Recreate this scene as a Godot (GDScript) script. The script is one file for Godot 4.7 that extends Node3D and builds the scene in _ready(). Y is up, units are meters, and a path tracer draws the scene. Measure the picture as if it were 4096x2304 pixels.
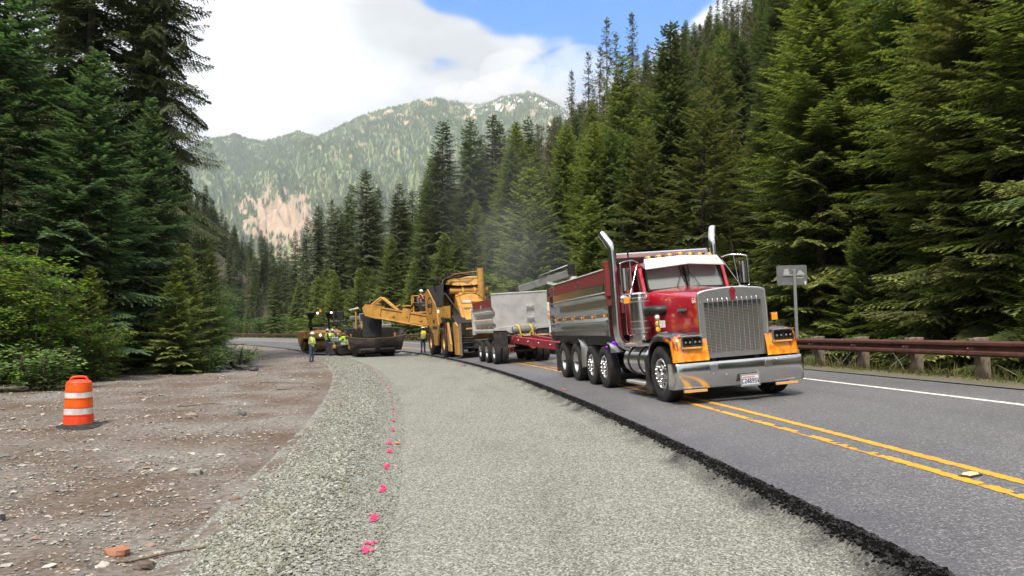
extends Node3D
# A mountain highway under repair: dump truck and pup trailer, transfer vehicle, paver, roller, crew, forest.

var rng := RandomNumberGenerator.new()
var nz := FastNoiseLite.new()
var nf := FastNoiseLite.new()
var M := {}
const EYE := 1.62

func _ready() -> void:
	rng.seed = 11
	nz.seed = 5; nz.frequency = 1.0; nz.fractal_octaves = 4
	nf.seed = 9; nf.frequency = 1.0; nf.fractal_octaves = 2
	# ---- camera
	var cam := Camera3D.new(); cam.name = "camera"; add_child(cam)
	cam.position = Vector3(0, EYE, 0)
	cam.rotation_degrees = Vector3(3.36, 0, 0)
	cam.fov = 41.05; cam.near = 0.05; cam.far = 12000.0; cam.current = true
	# ---- sky, air, exposure
	var we := WorldEnvironment.new(); we.name = "world"; add_child(we)
	var e := Environment.new(); we.environment = e
	e.background_mode = Environment.BG_SKY
	e.sky = Sky.new(); e.sky.sky_material = make_sky()
	e.tonemap_mode = Environment.TONE_MAPPER_LINEAR
	e.tonemap_exposure = 3.3
	e.sdfgi_enabled = true; e.ssao_enabled = true; e.ssil_enabled = true
	e.fog_enabled = true; e.fog_density = 0.000075; e.fog_light_color = Color(0.84, 0.91, 1.0)
	e.volumetric_fog_enabled = true; e.volumetric_fog_density = 0.0
	# ---- sun behind thin cloud
	var sun := DirectionalLight3D.new(); sun.name = "sun"; add_child(sun)
	sun.light_energy = 1.1; sun.light_angular_distance = 12.0; sun.light_color = Color(1.0, 0.96, 0.88); sun.shadow_enabled = true
	sun.look_at_from_position(Vector3.ZERO, Vector3(0.2, -0.8, -0.55), Vector3.UP)
	make_materials()
	build_ground()
	build_mountain()
	build_forest()
	build_truck()
	build_trailer()
	build_service_truck()
	build_transfer_vehicle()
	build_paver()
	build_roller()
	build_people()
	build_small()
	build_stones()

# ---------------------------------------------------------------- naming
var used := {}
func numbered(n: String) -> String:
	if not used.has(n):
		used[n] = 0
		return n
	used[n] += 1
	return "%s_%03d" % [n, used[n]]

func thing(called: String, label: String, category: String, xf := Transform3D(), group := "") -> Node3D:
	var o := Node3D.new(); o.name = numbered(called); add_child(o)
	o.transform = xf
	tag(o, label, category, group)
	return o

func tag(o: Node, label := "", category := "", group := "", kind := "") -> void:
	if label: o.set_meta("label", label)
	if category: o.set_meta("category", category)
	if group: o.set_meta("group", group)
	if kind: o.set_meta("kind", kind)

func put(m: Mesh, called: String, mt: Material, parent: Node = self, xf := Transform3D()) -> MeshInstance3D:
	var o := MeshInstance3D.new()
	o.name = numbered(called) if parent == self else called
	o.mesh = m
	if mt: o.material_override = mt
	o.transform = xf
	parent.add_child(o, true)
	return o

func com(st: SurfaceTool, called: String, mt: Material, parent: Node = self, xf := Transform3D()) -> MeshInstance3D:
	st.generate_normals()
	return put(st.commit(), called, mt, parent, xf)

func structure(st: SurfaceTool, called: String, mt: Material) -> MeshInstance3D:
	var o := com(st, called, mt)
	o.set_meta("kind", "structure")
	return o

# ---------------------------------------------------------------- shapes
func S() -> SurfaceTool:
	var st := SurfaceTool.new(); st.begin(Mesh.PRIMITIVE_TRIANGLES)
	st.set_smooth_group(-1)
	return st

func tri(st: SurfaceTool, a: Vector3, b: Vector3, c: Vector3) -> void:
	st.add_vertex(a); st.add_vertex(b); st.add_vertex(c)

func quad(st: SurfaceTool, a: Vector3, b: Vector3, c: Vector3, d: Vector3) -> void:
	st.add_vertex(a); st.add_vertex(b); st.add_vertex(c)
	st.add_vertex(a); st.add_vertex(c); st.add_vertex(d)

func v3(x: float, y: float, z: float) -> Vector3:
	return Vector3(x, y, z)

func at(x: float, y: float, z: float, rx := 0.0, ry := 0.0, rz := 0.0) -> Transform3D:
	return Transform3D(Basis.from_euler(Vector3(deg_to_rad(rx), deg_to_rad(ry), deg_to_rad(rz))), Vector3(x, y, z))

# chamfered box: centre, size
func bx(st: SurfaceTool, c: Vector3, s: Vector3, bev := 0.0, xf := Transform3D()) -> void:
	var h := s * 0.5
	st.set_smooth_group(-1)
	var b: float = minf(bev, minf(h.x, minf(h.y, h.z)) * 0.9)
	if b <= 0.0:
		var p := []
		for i in 8:
			p.append(xf * (c + Vector3(h.x if i & 1 else -h.x, h.y if i & 2 else -h.y, h.z if i & 4 else -h.z)))
		for f in [[0, 2, 3, 1], [4, 5, 7, 6], [0, 1, 5, 4], [2, 6, 7, 3], [0, 4, 6, 2], [1, 3, 7, 5]]:
			quad(st, p[f[3]], p[f[2]], p[f[1]], p[f[0]])
		return
	var q := []   # per corner three points: on x, y, z faces
	for i in 8:
		var sg := Vector3(1 if i & 1 else -1, 1 if i & 2 else -1, 1 if i & 4 else -1)
		q.append([
			xf * (c + sg * Vector3(h.x, h.y - b, h.z - b)),
			xf * (c + sg * Vector3(h.x - b, h.y, h.z - b)),
			xf * (c + sg * Vector3(h.x - b, h.y - b, h.z))])
	for f in [[2, 0, 2, 3, 1], [2, 4, 5, 7, 6], [1, 0, 1, 5, 4], [1, 2, 6, 7, 3], [0, 0, 4, 6, 2], [0, 1, 3, 7, 5]]:
		quad(st, q[f[4]][f[0]], q[f[3]][f[0]], q[f[2]][f[0]], q[f[1]][f[0]])
	for e in [[0, 1, 1, 2], [2, 3, 1, 2], [4, 5, 1, 2], [6, 7, 1, 2], [0, 2, 0, 2], [1, 3, 0, 2], [4, 6, 0, 2], [5, 7, 0, 2], [0, 4, 0, 1], [1, 5, 0, 1], [2, 6, 0, 1], [3, 7, 0, 1]]:
		var a: Array = q[e[0]]
		var d: Array = q[e[1]]
		var mid: Vector3 = (a[e[2]] + d[e[3]]) * 0.5
		var n: Vector3 = (d[e[2]] - a[e[2]]).cross(a[e[3]] - a[e[2]])
		if n.dot(mid - xf * c) > 0:
			quad(st, a[e[2]], a[e[3]], d[e[3]], d[e[2]])
		else:
			quad(st, a[e[2]], d[e[2]], d[e[3]], a[e[3]])
	for i in 8:
		var flip: bool = ((i & 1) + ((i >> 1) & 1) + ((i >> 2) & 1)) % 2 == 1
		if flip: tri(st, q[i][0], q[i][2], q[i][1])
		else: tri(st, q[i][0], q[i][1], q[i][2])

func side_of(d: Vector3) -> Vector3:
	var t := Vector3.UP if absf(d.y) < 0.9 else Vector3.RIGHT
	return d.cross(t).normalized()

# swept tube through points
func tube(st: SurfaceTool, pts: Array, r, n := 10, caps := true) -> void:
	var k := pts.size()
	var rings := []
	var s := Vector3.ZERO
	for i in k:
		var t: Vector3 = (pts[mini(i + 1, k - 1)] - pts[maxi(i - 1, 0)]).normalized()
		if i == 0: s = side_of(t)
		else:
			s = (s - t * s.dot(t))
			s = s.normalized() if s.length() > 0.001 else side_of(t)
		var w := t.cross(s)
		var rr: float = r[i] if r is Array else r
		var ring := []
		for j in n:
			var a := TAU * j / n
			ring.append(pts[i] + (s * cos(a) + w * sin(a)) * rr)
		rings.append(ring)
	st.set_smooth_group(1)
	for i in k - 1:
		for j in n:
			var j2 := (j + 1) % n
			quad(st, rings[i][j], rings[i][j2], rings[i + 1][j2], rings[i + 1][j])
	st.set_smooth_group(-1)
	if caps:
		for j in range(1, n - 1):
			tri(st, rings[0][0], rings[0][j + 1], rings[0][j])
			tri(st, rings[k - 1][0], rings[k - 1][j], rings[k - 1][j + 1])

func cyl(st: SurfaceTool, a: Vector3, b: Vector3, r: float, r2 := -1.0, n := 14) -> void:
	tube(st, [a, b], [r, r if r2 < 0 else r2], n)

# smooth path through control points
func path(c: Array, steps := 6) -> Array:
	var cu := Curve3D.new()
	for i in c.size():
		var t: Vector3 = (c[mini(i + 1, c.size() - 1)] - c[maxi(i - 1, 0)]) / 6.0
		cu.add_point(c[i], -t, t)
	var out := []
	for i in c.size() - 1:
		for s in steps:
			out.append(cu.sample(i, float(s) / steps))
	out.append(c[c.size() - 1])
	return out

# lathe: profile [Vector2(r, y)] about local y
func lathe(st: SurfaceTool, prof: Array, n := 24, xf := Transform3D(), smooth := false) -> void:
	for i in prof.size() - 1:
		st.set_smooth_group(1 if smooth else i + 2)
		for j in n:
			var a := TAU * j / n
			var b := TAU * (j + 1) / n
			var p: Vector2 = prof[i]
			var q: Vector2 = prof[i + 1]
			var p0 := xf * Vector3(p.x * cos(a), p.y, p.x * sin(a))
			var p1 := xf * Vector3(p.x * cos(b), p.y, p.x * sin(b))
			var q0 := xf * Vector3(q.x * cos(a), q.y, q.x * sin(a))
			var q1 := xf * Vector3(q.x * cos(b), q.y, q.x * sin(b))
			if p.x > 0.0001: tri(st, p0, p1, q1) if q.x > 0.0001 else tri(st, p0, p1, q0)
			if q.x > 0.0001: tri(st, p0, q1, q0)
	st.set_smooth_group(-1)

# extrude a polygon (local xy) by depth along local z, centred
func prism(st: SurfaceTool, poly: Array, depth: float, xf := Transform3D()) -> void:
	var pp := PackedVector2Array(poly)
	if Geometry2D.is_polygon_clockwise(pp): pp.reverse()
	var idx := Geometry2D.triangulate_polygon(pp)
	var h := depth * 0.5
	st.set_smooth_group(-1)
	for i in range(0, idx.size(), 3):
		var a := pp[idx[i]]; var b := pp[idx[i + 1]]; var c := pp[idx[i + 2]]
		if (b - a).cross(c - a) < 0:
			var t := b; b = c; c = t
		tri(st, xf * Vector3(a.x, a.y, h), xf * Vector3(c.x, c.y, h), xf * Vector3(b.x, b.y, h))
		tri(st, xf * Vector3(a.x, a.y, -h), xf * Vector3(b.x, b.y, -h), xf * Vector3(c.x, c.y, -h))
	for i in pp.size():
		var a := pp[i]; var b := pp[(i + 1) % pp.size()]
		quad(st, xf * Vector3(a.x, a.y, h), xf * Vector3(b.x, b.y, h), xf * Vector3(b.x, b.y, -h), xf * Vector3(a.x, a.y, -h))

# extrude a side-view outline given as [z, y] pairs, from x0 to x1
func slab(st: SurfaceTool, zy: Array, x0: float, x1: float) -> void:
	var poly := []
	for p in zy: poly.append(Vector2(p[0], p[1]))
	# local x -> world z, local y -> world y, local z -> world -x
	var b := Basis(Vector3(0, 0, 1), Vector3(0, 1, 0), Vector3(-1, 0, 0))
	prism(st, poly, absf(x1 - x0), Transform3D(b, Vector3((x0 + x1) * 0.5, 0, 0)))

# front-view outline given as [x, y] pairs, from z0 to z1
func plate(st: SurfaceTool, xy: Array, z0: float, z1: float) -> void:
	var poly := []
	for p in xy: poly.append(Vector2(p[0], p[1]))
	prism(st, poly, absf(z1 - z0), Transform3D(Basis(), Vector3(0, 0, (z0 + z1) * 0.5)))

# plan outline given as [x, z] pairs, from y0 to y1
func deck(st: SurfaceTool, xz: Array, y0: float, y1: float) -> void:
	var poly := []
	for p in xz: poly.append(Vector2(p[0], p[1]))
	var b := Basis(Vector3(1, 0, 0), Vector3(0, 0, 1), Vector3(0, -1, 0))
	prism(st, poly, absf(y1 - y0), Transform3D(b, Vector3(0, (y0 + y1) * 0.5, 0)))

# loft through rows of points
func loft(st: SurfaceTool, rows: Array, smooth := true, uvs = null) -> void:
	st.set_smooth_group(1 if smooth else -1)
	for i in rows.size() - 1:
		for j in rows[i].size() - 1:
			var id := [[i, j], [i, j + 1], [i + 1, j + 1], [i, j], [i + 1, j + 1], [i + 1, j]]
			for k in id:
				if uvs: st.set_uv(uvs[k[0]][k[1]])
				st.add_vertex(rows[k[0]][k[1]])
	st.set_smooth_group(-1)

func ball(st: SurfaceTool, c: Vector3, r: Vector3, nu := 12, nv := 8, xf := Transform3D()) -> void:
	var prof := []
	for i in nv + 1:
		var a := PI * i / nv - PI / 2
		prof.append(Vector2(cos(a), sin(a)))
	lathe(st, prof, nu, xf * Transform3D(Basis.from_scale(r), c), true)

# ---------------------------------------------------------------- materials
func mat(r: float, g: float, b: float, rough := 0.7, metal := 0.0) -> StandardMaterial3D:
	var m := StandardMaterial3D.new()
	m.albedo_color = Color(r, g, b).linear_to_srgb()
	m.roughness = rough; m.metallic = metal
	return m

func noise_tex(freq: float, size: int, ramp: Array, type := FastNoiseLite.TYPE_SIMPLEX_SMOOTH, oct := 4, sd := 1, cell := -1) -> NoiseTexture2D:
	var n := FastNoiseLite.new()
	n.noise_type = type; n.frequency = freq; n.fractal_octaves = oct; n.seed = sd
	if cell >= 0: n.cellular_return_type = cell
	if oct <= 1: n.fractal_type = FastNoiseLite.FRACTAL_NONE
	var t := NoiseTexture2D.new()
	t.width = size; t.height = size; t.seamless = true; t.noise = n; t.generate_mipmaps = false
	if ramp.size():
		var g := Gradient.new()
		g.offsets = PackedFloat32Array(); g.colors = PackedColorArray()
		var off := PackedFloat32Array(); var col := PackedColorArray()
		for r in ramp:
			off.append(r[0]); col.append(Color(r[1], r[2], r[3]).linear_to_srgb())
		g.offsets = off; g.colors = col
		t.color_ramp = g
	return t

func tri_world(m: StandardMaterial3D, per_metre: float) -> void:
	m.uv1_triplanar = true; m.uv1_world_triplanar = true
	m.uv1_scale = Vector3.ONE * per_metre

func bumpy(m: StandardMaterial3D, t: Texture2D, cm: float) -> void:
	m.heightmap_enabled = true; m.heightmap_texture = t; m.heightmap_scale = cm

func worn(r: float, g: float, b: float, rough: float, dirt: Array, amount: float, per_metre := 0.6, metal := 0.0, sd := 3) -> StandardMaterial3D:
	# paint with grime patches
	var m := mat(1, 1, 1, rough, metal)
	var a := Color(r, g, b); var d := Color(dirt[0], dirt[1], dirt[2])
	var x := a.lerp(d, amount * 0.5); var y := a.lerp(d, amount)
	m.albedo_texture = noise_tex(0.012, 256, [[0.0, a.r * 1.05, a.g * 1.05, a.b * 1.05], [0.45, a.r, a.g, a.b], [0.62, x.r, x.g, x.b], [0.8, y.r, y.g, y.b]], FastNoiseLite.TYPE_SIMPLEX_SMOOTH, 5, sd)
	m.uv1_triplanar = true; m.uv1_scale = Vector3.ONE * per_metre
	return m

func make_materials() -> void:
	# foliage: base colour in vertex colours
	var f := mat(1, 1, 1, 0.6); f.vertex_color_use_as_albedo = true
	f.backlight_enabled = true; f.backlight = Color(0.62, 0.72, 0.4).linear_to_srgb()
	f.metallic_specular = 0.3
	M.leaf = f
	var bark := mat(0.085, 0.065, 0.05, 0.95); bark.vertex_color_use_as_albedo = false
	bark.albedo_color = Color.WHITE
	bark.albedo_texture = noise_tex(0.03, 256, [[0.2, 0.05, 0.038, 0.03], [0.55, 0.1, 0.08, 0.062], [0.8, 0.17, 0.15, 0.125]], FastNoiseLite.TYPE_SIMPLEX_SMOOTH, 4, 21)
	bark.uv1_triplanar = true; bark.uv1_scale = Vector3(1.2, 0.35, 1.2)
	M.bark = bark
	M.snag = mat(0.26, 0.24, 0.22, 0.9)
	# ground
	var speck := noise_tex(0.11, 1024, [], FastNoiseLite.TYPE_CELLULAR, 1, 4, FastNoiseLite.RETURN_DISTANCE2_SUB)
	var fine := noise_tex(0.25, 1024, [], FastNoiseLite.TYPE_SIMPLEX_SMOOTH, 3, 8)
	var g := mat(1, 1, 1, 0.95); g.vertex_color_use_as_albedo = true
	g.albedo_texture = noise_tex(0.055, 2048, [[0.0, 0.07, 0.07, 0.062], [0.3, 0.162, 0.165, 0.145], [0.62, 0.228, 0.233, 0.211], [0.85, 0.4, 0.412, 0.395]], FastNoiseLite.TYPE_CELLULAR, 1, 14, FastNoiseLite.RETURN_CELL_VALUE)
	bumpy(g, speck, 0.9); tri_world(g, 0.62)
	M.gravel = g
	var d := mat(1, 1, 1, 0.97); d.vertex_color_use_as_albedo = true
	d.albedo_texture = noise_tex(0.02, 1024, [[0.15, 0.55, 0.5, 0.46], [0.45, 0.8, 0.8, 0.8], [0.6, 1.0, 1.0, 1.0], [0.8, 1.35, 1.35, 1.35]], FastNoiseLite.TYPE_SIMPLEX_SMOOTH, 6, 31)
	bumpy(d, fine, 1.6); tri_world(d, 0.4)
	M.dirt = d
	var a := mat(1, 1, 1, 0.62); a.vertex_color_use_as_albedo = true
	a.albedo_texture = noise_tex(0.055, 2048, [[0.0, 0.26, 0.26, 0.27], [0.5, 0.42, 0.42, 0.43], [0.84, 0.52, 0.52, 0.53], [0.92, 0.85, 0.85, 0.83]], FastNoiseLite.TYPE_CELLULAR, 1, 41, FastNoiseLite.RETURN_CELL_VALUE)
	bumpy(a, speck, 0.35); tri_world(a, 0.6)
	M.asphalt = a
	var na := a.duplicate(); na.roughness = 0.34
	M.new_asphalt = na
	var tar := mat(0.004, 0.004, 0.0045, 0.85); tar.metallic_specular = 0.25
	bumpy(tar, fine, 1.0); tri_world(tar, 1.2)
	M.tar = tar
	var so := mat(0.06, 0.05, 0.035, 0.98)
	M.soil = so
	var veg := mat(1, 1, 1, 0.98); veg.vertex_color_use_as_albedo = true
	M.verge = veg
	var stn := mat(1, 1, 1, 0.92); stn.vertex_color_use_as_albedo = true
	M.stone = stn
	# machines
	M.chrome = mat(0.66, 0.66, 0.665, 0.16, 1.0)
	M.satin = mat(0.6, 0.6, 0.6, 0.36, 1.0)
	var al := mat(0.55, 0.55, 0.555, 0.2, 1.0)
	al.roughness_texture = noise_tex(0.02, 256, [[0.2, 0.55, 0.55, 0.55], [0.8, 1, 1, 1]], FastNoiseLite.TYPE_SIMPLEX_SMOOTH, 4, 51)
	al.roughness = 0.2; al.uv1_triplanar = true; al.uv1_scale = Vector3(0.6, 0.6, 0.6)
	M.alu = al
	var dull := mat(1, 1, 1, 0.48, 0.75)
	dull.albedo_texture = noise_tex(0.012, 512, [[0.2, 0.56, 0.56, 0.56], [0.5, 0.64, 0.64, 0.64], [0.8, 0.69, 0.69, 0.69]], FastNoiseLite.TYPE_SIMPLEX_SMOOTH, 5, 52)
	dull.uv1_triplanar = true; dull.uv1_scale = Vector3(0.25, 0.25, 0.25)
	M.dull = dull
	var red := mat(0.4, 0.007, 0.028, 0.35); red.clearcoat_enabled = true; red.clearcoat = 1.0; red.clearcoat_roughness = 0.04
	M.red = red
	M.board = worn(0.23, 0.022, 0.028, 0.55, [0.1, 0.06, 0.05], 0.5)
	M.hitch = worn(0.32, 0.014, 0.03, 0.5, [0.06, 0.04, 0.04], 0.6, 0.8)
	M.black = mat(0.012, 0.012, 0.013, 0.5)
	M.frame = worn(0.018, 0.018, 0.02, 0.6, [0.07, 0.06, 0.05], 0.5, 0.8)
	M.rubber = worn(0.017, 0.017, 0.018, 0.8, [0.06, 0.055, 0.05], 0.6, 1.0)
	M.amber = mat(0.85, 0.32, 0.01, 0.15); M.amber.emission_enabled = true; M.amber.emission = Color(1.0, 0.62, 0.1); M.amber.emission_energy_multiplier = 0.12
	M.lamp = mat(0.85, 0.85, 0.82, 0.1); M.lamp.emission_enabled = true; M.lamp.emission = Color(1, 0.97, 0.9); M.lamp.emission_energy_multiplier = 0.8
	M.purple = mat(0.4, 0.05, 0.7, 0.2); M.purple.emission_enabled = true; M.purple.emission = Color(0.65, 0.1, 1.0); M.purple.emission_energy_multiplier = 0.35
	M.clear = mat(0.75, 0.75, 0.74, 0.12)
	var gl := mat(0.03, 0.04, 0.04, 0.03); gl.transparency = BaseMaterial3D.TRANSPARENCY_ALPHA; gl.albedo_color.a = 0.3
	M.glass = gl
	var sc := mat(0.32, 0.36, 0.36, 0.05); sc.transparency = BaseMaterial3D.TRANSPARENCY_ALPHA; sc.albedo_color.a = 0.6; sc.metallic_specular = 0.9  # windscreen: reflected sky painted in as a pale, part-opaque grey
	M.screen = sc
	M.dark_glass = mat(0.006, 0.007, 0.007, 0.05)
	M.yellow = worn(0.5, 0.265, 0.055, 0.45, [0.18, 0.1, 0.045], 0.5, 0.45)
	M.tan = worn(0.5, 0.3, 0.17, 0.6, [0.25, 0.15, 0.09], 0.6, 0.6, 0.0, 6)
	M.drum = worn(0.2, 0.12, 0.055, 0.5, [0.08, 0.05, 0.03], 0.6, 0.5, 0.4, 7)
	M.sooty = worn(0.014, 0.013, 0.013, 0.5, [0.07, 0.042, 0.03], 0.55, 0.5, 0.2, 9)
	M.cloth_black = mat(0.02, 0.022, 0.027, 0.9)
	M.grey = worn(0.16, 0.165, 0.17, 0.5, [0.08, 0.08, 0.08], 0.5)
	M.white = worn(0.68, 0.68, 0.67, 0.45, [0.35, 0.33, 0.3], 0.4, 0.5)
	M.orange = worn(0.95, 0.075, 0.018, 0.42, [0.4, 0.06, 0.03], 0.45, 1.2, 0.0, 12)
	M.orange_sheet = worn(0.9, 0.13, 0.008, 0.3, [0.45, 0.12, 0.05], 0.5, 1.5, 0.0, 13)
	M.white_sheet = worn(0.72, 0.72, 0.72, 0.3, [0.35, 0.33, 0.32], 0.6, 1.5, 0.0, 14)
	M.rust = worn(0.085, 0.032, 0.025, 0.7, [0.14, 0.055, 0.04], 0.8, 0.8, 0.25, 15)
	var wd := mat(1, 1, 1, 0.9)
	wd.albedo_texture = noise_tex(0.03, 256, [[0.2, 0.09, 0.065, 0.05], [0.5, 0.18, 0.14, 0.11], [0.8, 0.26, 0.22, 0.18]], FastNoiseLite.TYPE_SIMPLEX_SMOOTH, 5, 16)
	wd.uv1_triplanar = true; wd.uv1_scale = Vector3(6, 0.7, 6)
	M.wood = wd
	M.steel = mat(0.42, 0.44, 0.46, 0.42, 0.8)
	M.hose = mat(0.012, 0.012, 0.013, 0.45)
	M.pink = mat(0.85, 0.04, 0.19, 0.8)
	M.orange_mark = mat(0.9, 0.18, 0.06, 0.8)
	M.line_yellow = worn(0.72, 0.33, 0.02, 0.7, [0.3, 0.2, 0.08], 0.5, 2.0, 0.0, 17)
	M.line_white = worn(0.7, 0.7, 0.66, 0.7, [0.4, 0.4, 0.4], 0.5, 2.0, 0.0, 18)
	var vc := mat(1, 1, 1, 0.85); vc.vertex_color_use_as_albedo = true
	M.body = vc
	M.lime = mat(0.5, 0.88, 0.02, 0.65)
	M.hivis_orange = mat(0.9, 0.12, 0.02, 0.65)
	M.reflective = mat(0.6, 0.61, 0.58, 0.4)
	M.hat = mat(0.72, 0.74, 0.76, 0.35)

# ---------------------------------------------------------------- sky
func make_sky() -> PanoramaSkyMaterial:
	var w := 2048; var h := 1024
	var im := Image.create(w, h, false, Image.FORMAT_RGBF)
	var n := FastNoiseLite.new(); n.seed = 77; n.frequency = 1.0; n.fractal_octaves = 6; n.fractal_gain = 0.52
	var n2 := FastNoiseLite.new(); n2.seed = 12; n2.frequency = 1.0; n2.fractal_octaves = 3
	im.fill(Color(0.2, 0.205, 0.21))
	for y in h / 2 + 12:
		var el := (0.5 - (y + 0.5) / h) * PI
		var ce := cos(el); var se := sin(el)
		for x in w:
			var azm := wrapf((x + 0.5) / w * TAU, -PI, PI)      # 0 = -z, the left edge of Godot's panorama
			var dx := sin(azm) * ce; var dz := -cos(azm) * ce
			# clouds on a low dome: stretch towards the horizon
			var k := 1.0 / (maxf(se, 0.0) + 0.32)
			var px := dx * k * 1.5; var pz := dz * k * 1.5
			var v := n.get_noise_3d(px * 1.3, se * 2.6, pz * 1.3)
			var big := n2.get_noise_3d(px * 0.55 + 3.1, se, pz * 0.55)
			# the open gap of blue to the right of the white bank
			var gv := el - 0.353 - 1.6 * (azm - 0.085) * (azm - 0.085) + v * 0.05
			var gap := smoothstep(-0.03, 0.035, gv) * smoothstep(0.8, 0.6, el)
			var wisp := n.get_noise_3d(px * 3.7 + 2.0, se * 7.0, pz * 3.7)
			var cover := 0.74 + big * 0.6 - gap * 1.3 + v * 0.8 + wisp * 0.8 + smoothstep(0.34, 0.2, el) * 0.42
			# more breaks elsewhere on the dome
			cover -= clampf(n2.get_noise_3d(dx * 1.4 - 7.0, se * 1.4, dz * 1.4) - 0.12, 0.0, 1.0) * 1.2 * clampf((absf(azm) - 0.7) * 2.0, 0.0, 1.0)
			var c := smoothstep(0.06, 0.5, cover)
			var blue := Color(0.018, 0.092, 0.28).lerp(Color(0.07, 0.18, 0.34), clampf(1.0 - se * 1.9, 0.0, 1.0))
			var thick := n.get_noise_3d(px * 0.9 + 11.0, se * 3.5, pz * 0.9)
			var lum := 0.31 + thick * 0.24 + v * 0.08 + wisp * 0.05
			lum = clampf(lum, 0.22, 0.42) * (1.0 + 2.0 * maxf(se, 0.0)) / 1.6      # an overcast sky is three times brighter overhead than at the horizon
			var cl := Color(lum * 0.985, lum * 0.995, lum * 1.01)
			im.set_pixel(x, y, blue.lerp(cl, c))
	var sm := PanoramaSkyMaterial.new()
	sm.panorama = ImageTexture.create_from_image(im)
	return sm

# ================================================================ the place: road curve and ground
# d = metres ahead along the line of sight, u = metres to the right of the cut edge of the asphalt
func lipx(d: float) -> float:
	if d > 230.0: return lipx(230.0) - (d - 230.0) * 1.149
	return 2.72 - 0.045 * d - 0.0024 * d * d

func nrm(d: float) -> Vector2:
	var tx := -0.045 - 0.0048 * clampf(d, -30, 230)
	return Vector2(1, tx).normalized()

func shoulder(d: float) -> float:
	return 3.4 + 0.03 * clampf(d - 5.0, 0.0, 50.0)

func dirt_level(d: float) -> float:
	return minf(-0.37 + 0.009 * maxf(0.0, d - 10.0), -0.06)

func E(d: float, u: float) -> float:
	if u >= 0.0:
		if u < 7.6: return 0.235 + 0.07 * u
		if u < 11.6: return 0.767 - (u - 7.6) * 0.32
		return maxf(-0.513, -0.513)
	var wl := shoulder(d)
	if u > -wl: return 0.035 * (u + 3.0)
	var w := -u - wl
	var top := 0.035 * (3.0 - wl)
	var low := dirt_level(d) - 0.012 * maxf(0.0, w - 3.0) * clampf(1.0 - d / 30.0, 0.0, 1.0) + 0.004 * maxf(0.0, w - 8.0)
	var bank := top + 0.07 * sin(clampf(w / 0.9, 0.0, 1.0) * PI)
	return lerpf(bank, low, smoothstep(0.55, 1.75, w))

func P(d: float, u: float, up := 0.0) -> Vector3:
	var n := nrm(d)
	return Vector3(lipx(d) + n.x * u, E(d, u) + up, -d + n.y * u)

# frame standing on the road at (d, u): z towards the camera along the road, x to the right, y off the surface
func on_road(d: float, u: float, yaw := 0.0, roll_slope := 0.07) -> Transform3D:
	var n := nrm(d)
	var rx := Vector3(n.x, roll_slope, n.y).normalized()
	var fz := Vector3(-n.y, 0, n.x)
	var up := fz.cross(rx).normalized()
	fz = rx.cross(up).normalized()
	var b := Basis(rx, up, fz)
	return Transform3D(b.rotated(up, deg_to_rad(yaw)), P(d, u))

# world point -> (d, u)
func road_at(x: float, z: float) -> Vector2:
	var d := clampf(-z, -30.0, 230.0)
	for i in 5:
		var n := nrm(d)
		var rel := Vector2(x - lipx(d), z + d)
		d = clampf(d + rel.dot(Vector2(n.y, -n.x)), -30.0, 230.0)
	var n2 := nrm(d)
	return Vector2(d, Vector2(x - lipx(d), z + d).dot(n2))

func ground_y(x: float, z: float) -> float:
	var q := road_at(x, z)
	var y := E(q.x, q.y) + rough(x, z, q.y, q.x)
	return maxf(y, hill_y(x, z))

func rough(x: float, z: float, u: float, d: float) -> float:
	if u > 7.6: return nz.get_noise_2d(x * 0.4, z * 0.4) * 0.12
	if u > -shoulder(d) - 0.6: return 0.0
	var k := smoothstep(0.6, 2.2, -u - shoulder(d))
	# pit scraped out beside the trees
	var pit := exp(-(pow((x + 14.5) / 4.0, 2) + pow((z + 41.0) / 4.5, 2))) * 0.22
	return k * (nz.get_noise_2d(x * 0.25, z * 0.25) * 0.10 + nz.get_noise_2d(x * 1.1 + 9, z * 1.1) * 0.035 - pit)

func hill_y(x: float, z: float) -> float:
	var d := -z
	var foot := minf(26.0, 40.0 - 0.4 * d)
	var h := 0.75 * (x - foot) * 0.93
	h = minf(h, 170.0) * smoothstep(330.0, 250.0, d)
	var y := h - 1.0 + nz.get_noise_2d(x * 0.03, z * 0.03) * 5.0 * clampf(h / 20.0, 0.0, 1.0) if h > 0.0 else -3.0
	# slope on the far left
	var fl := -84.0 - (d - 330.0) * 0.3
	if d > 230.0:
		var h2 := 0.86 * (fl - x) * smoothstep(232.0, 310.0, d) * smoothstep(760.0, 560.0, d)
		if h2 > 0.0: y = maxf(y, minf(h2, 150.0) - 1.0)
	return y

func strip(called: String, d0: float, d1: float, us: Callable, mt: Material, col: Callable, step := 0.5, lift := 0.0, kind := true) -> MeshInstance3D:
	var st := S()
	var rows := []; var cols := []
	var d := d0
	while true:
		var row := []; var cr := []
		for u in us.call(d):
			var p := P(d, u, lift)
			p.y += rough(p.x, p.z, u, d)
			row.append(p)
			cr.append(col.call(d, u, p))
		rows.append(row); cols.append(cr)
		if d >= d1: break
		d = minf(d1, d + step * clampf(d / 14.0, 1.0, 8.0))
	st.set_smooth_group(1)
	for i in rows.size() - 1:
		for j in rows[i].size() - 1:
			for k in [[i, j], [i + 1, j], [i + 1, j + 1], [i, j], [i + 1, j + 1], [i, j + 1]]:
				st.set_color(cols[k[0]][k[1]]); st.add_vertex(rows[k[0]][k[1]])
	var o := com(st, called, mt)
	if kind: o.set_meta("kind", "structure")
	return o

func lin(a: float, b: float, n: int) -> Array:
	var o := []
	for i in n + 1: o.append(lerpf(a, b, float(i) / n))
	return o

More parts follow.
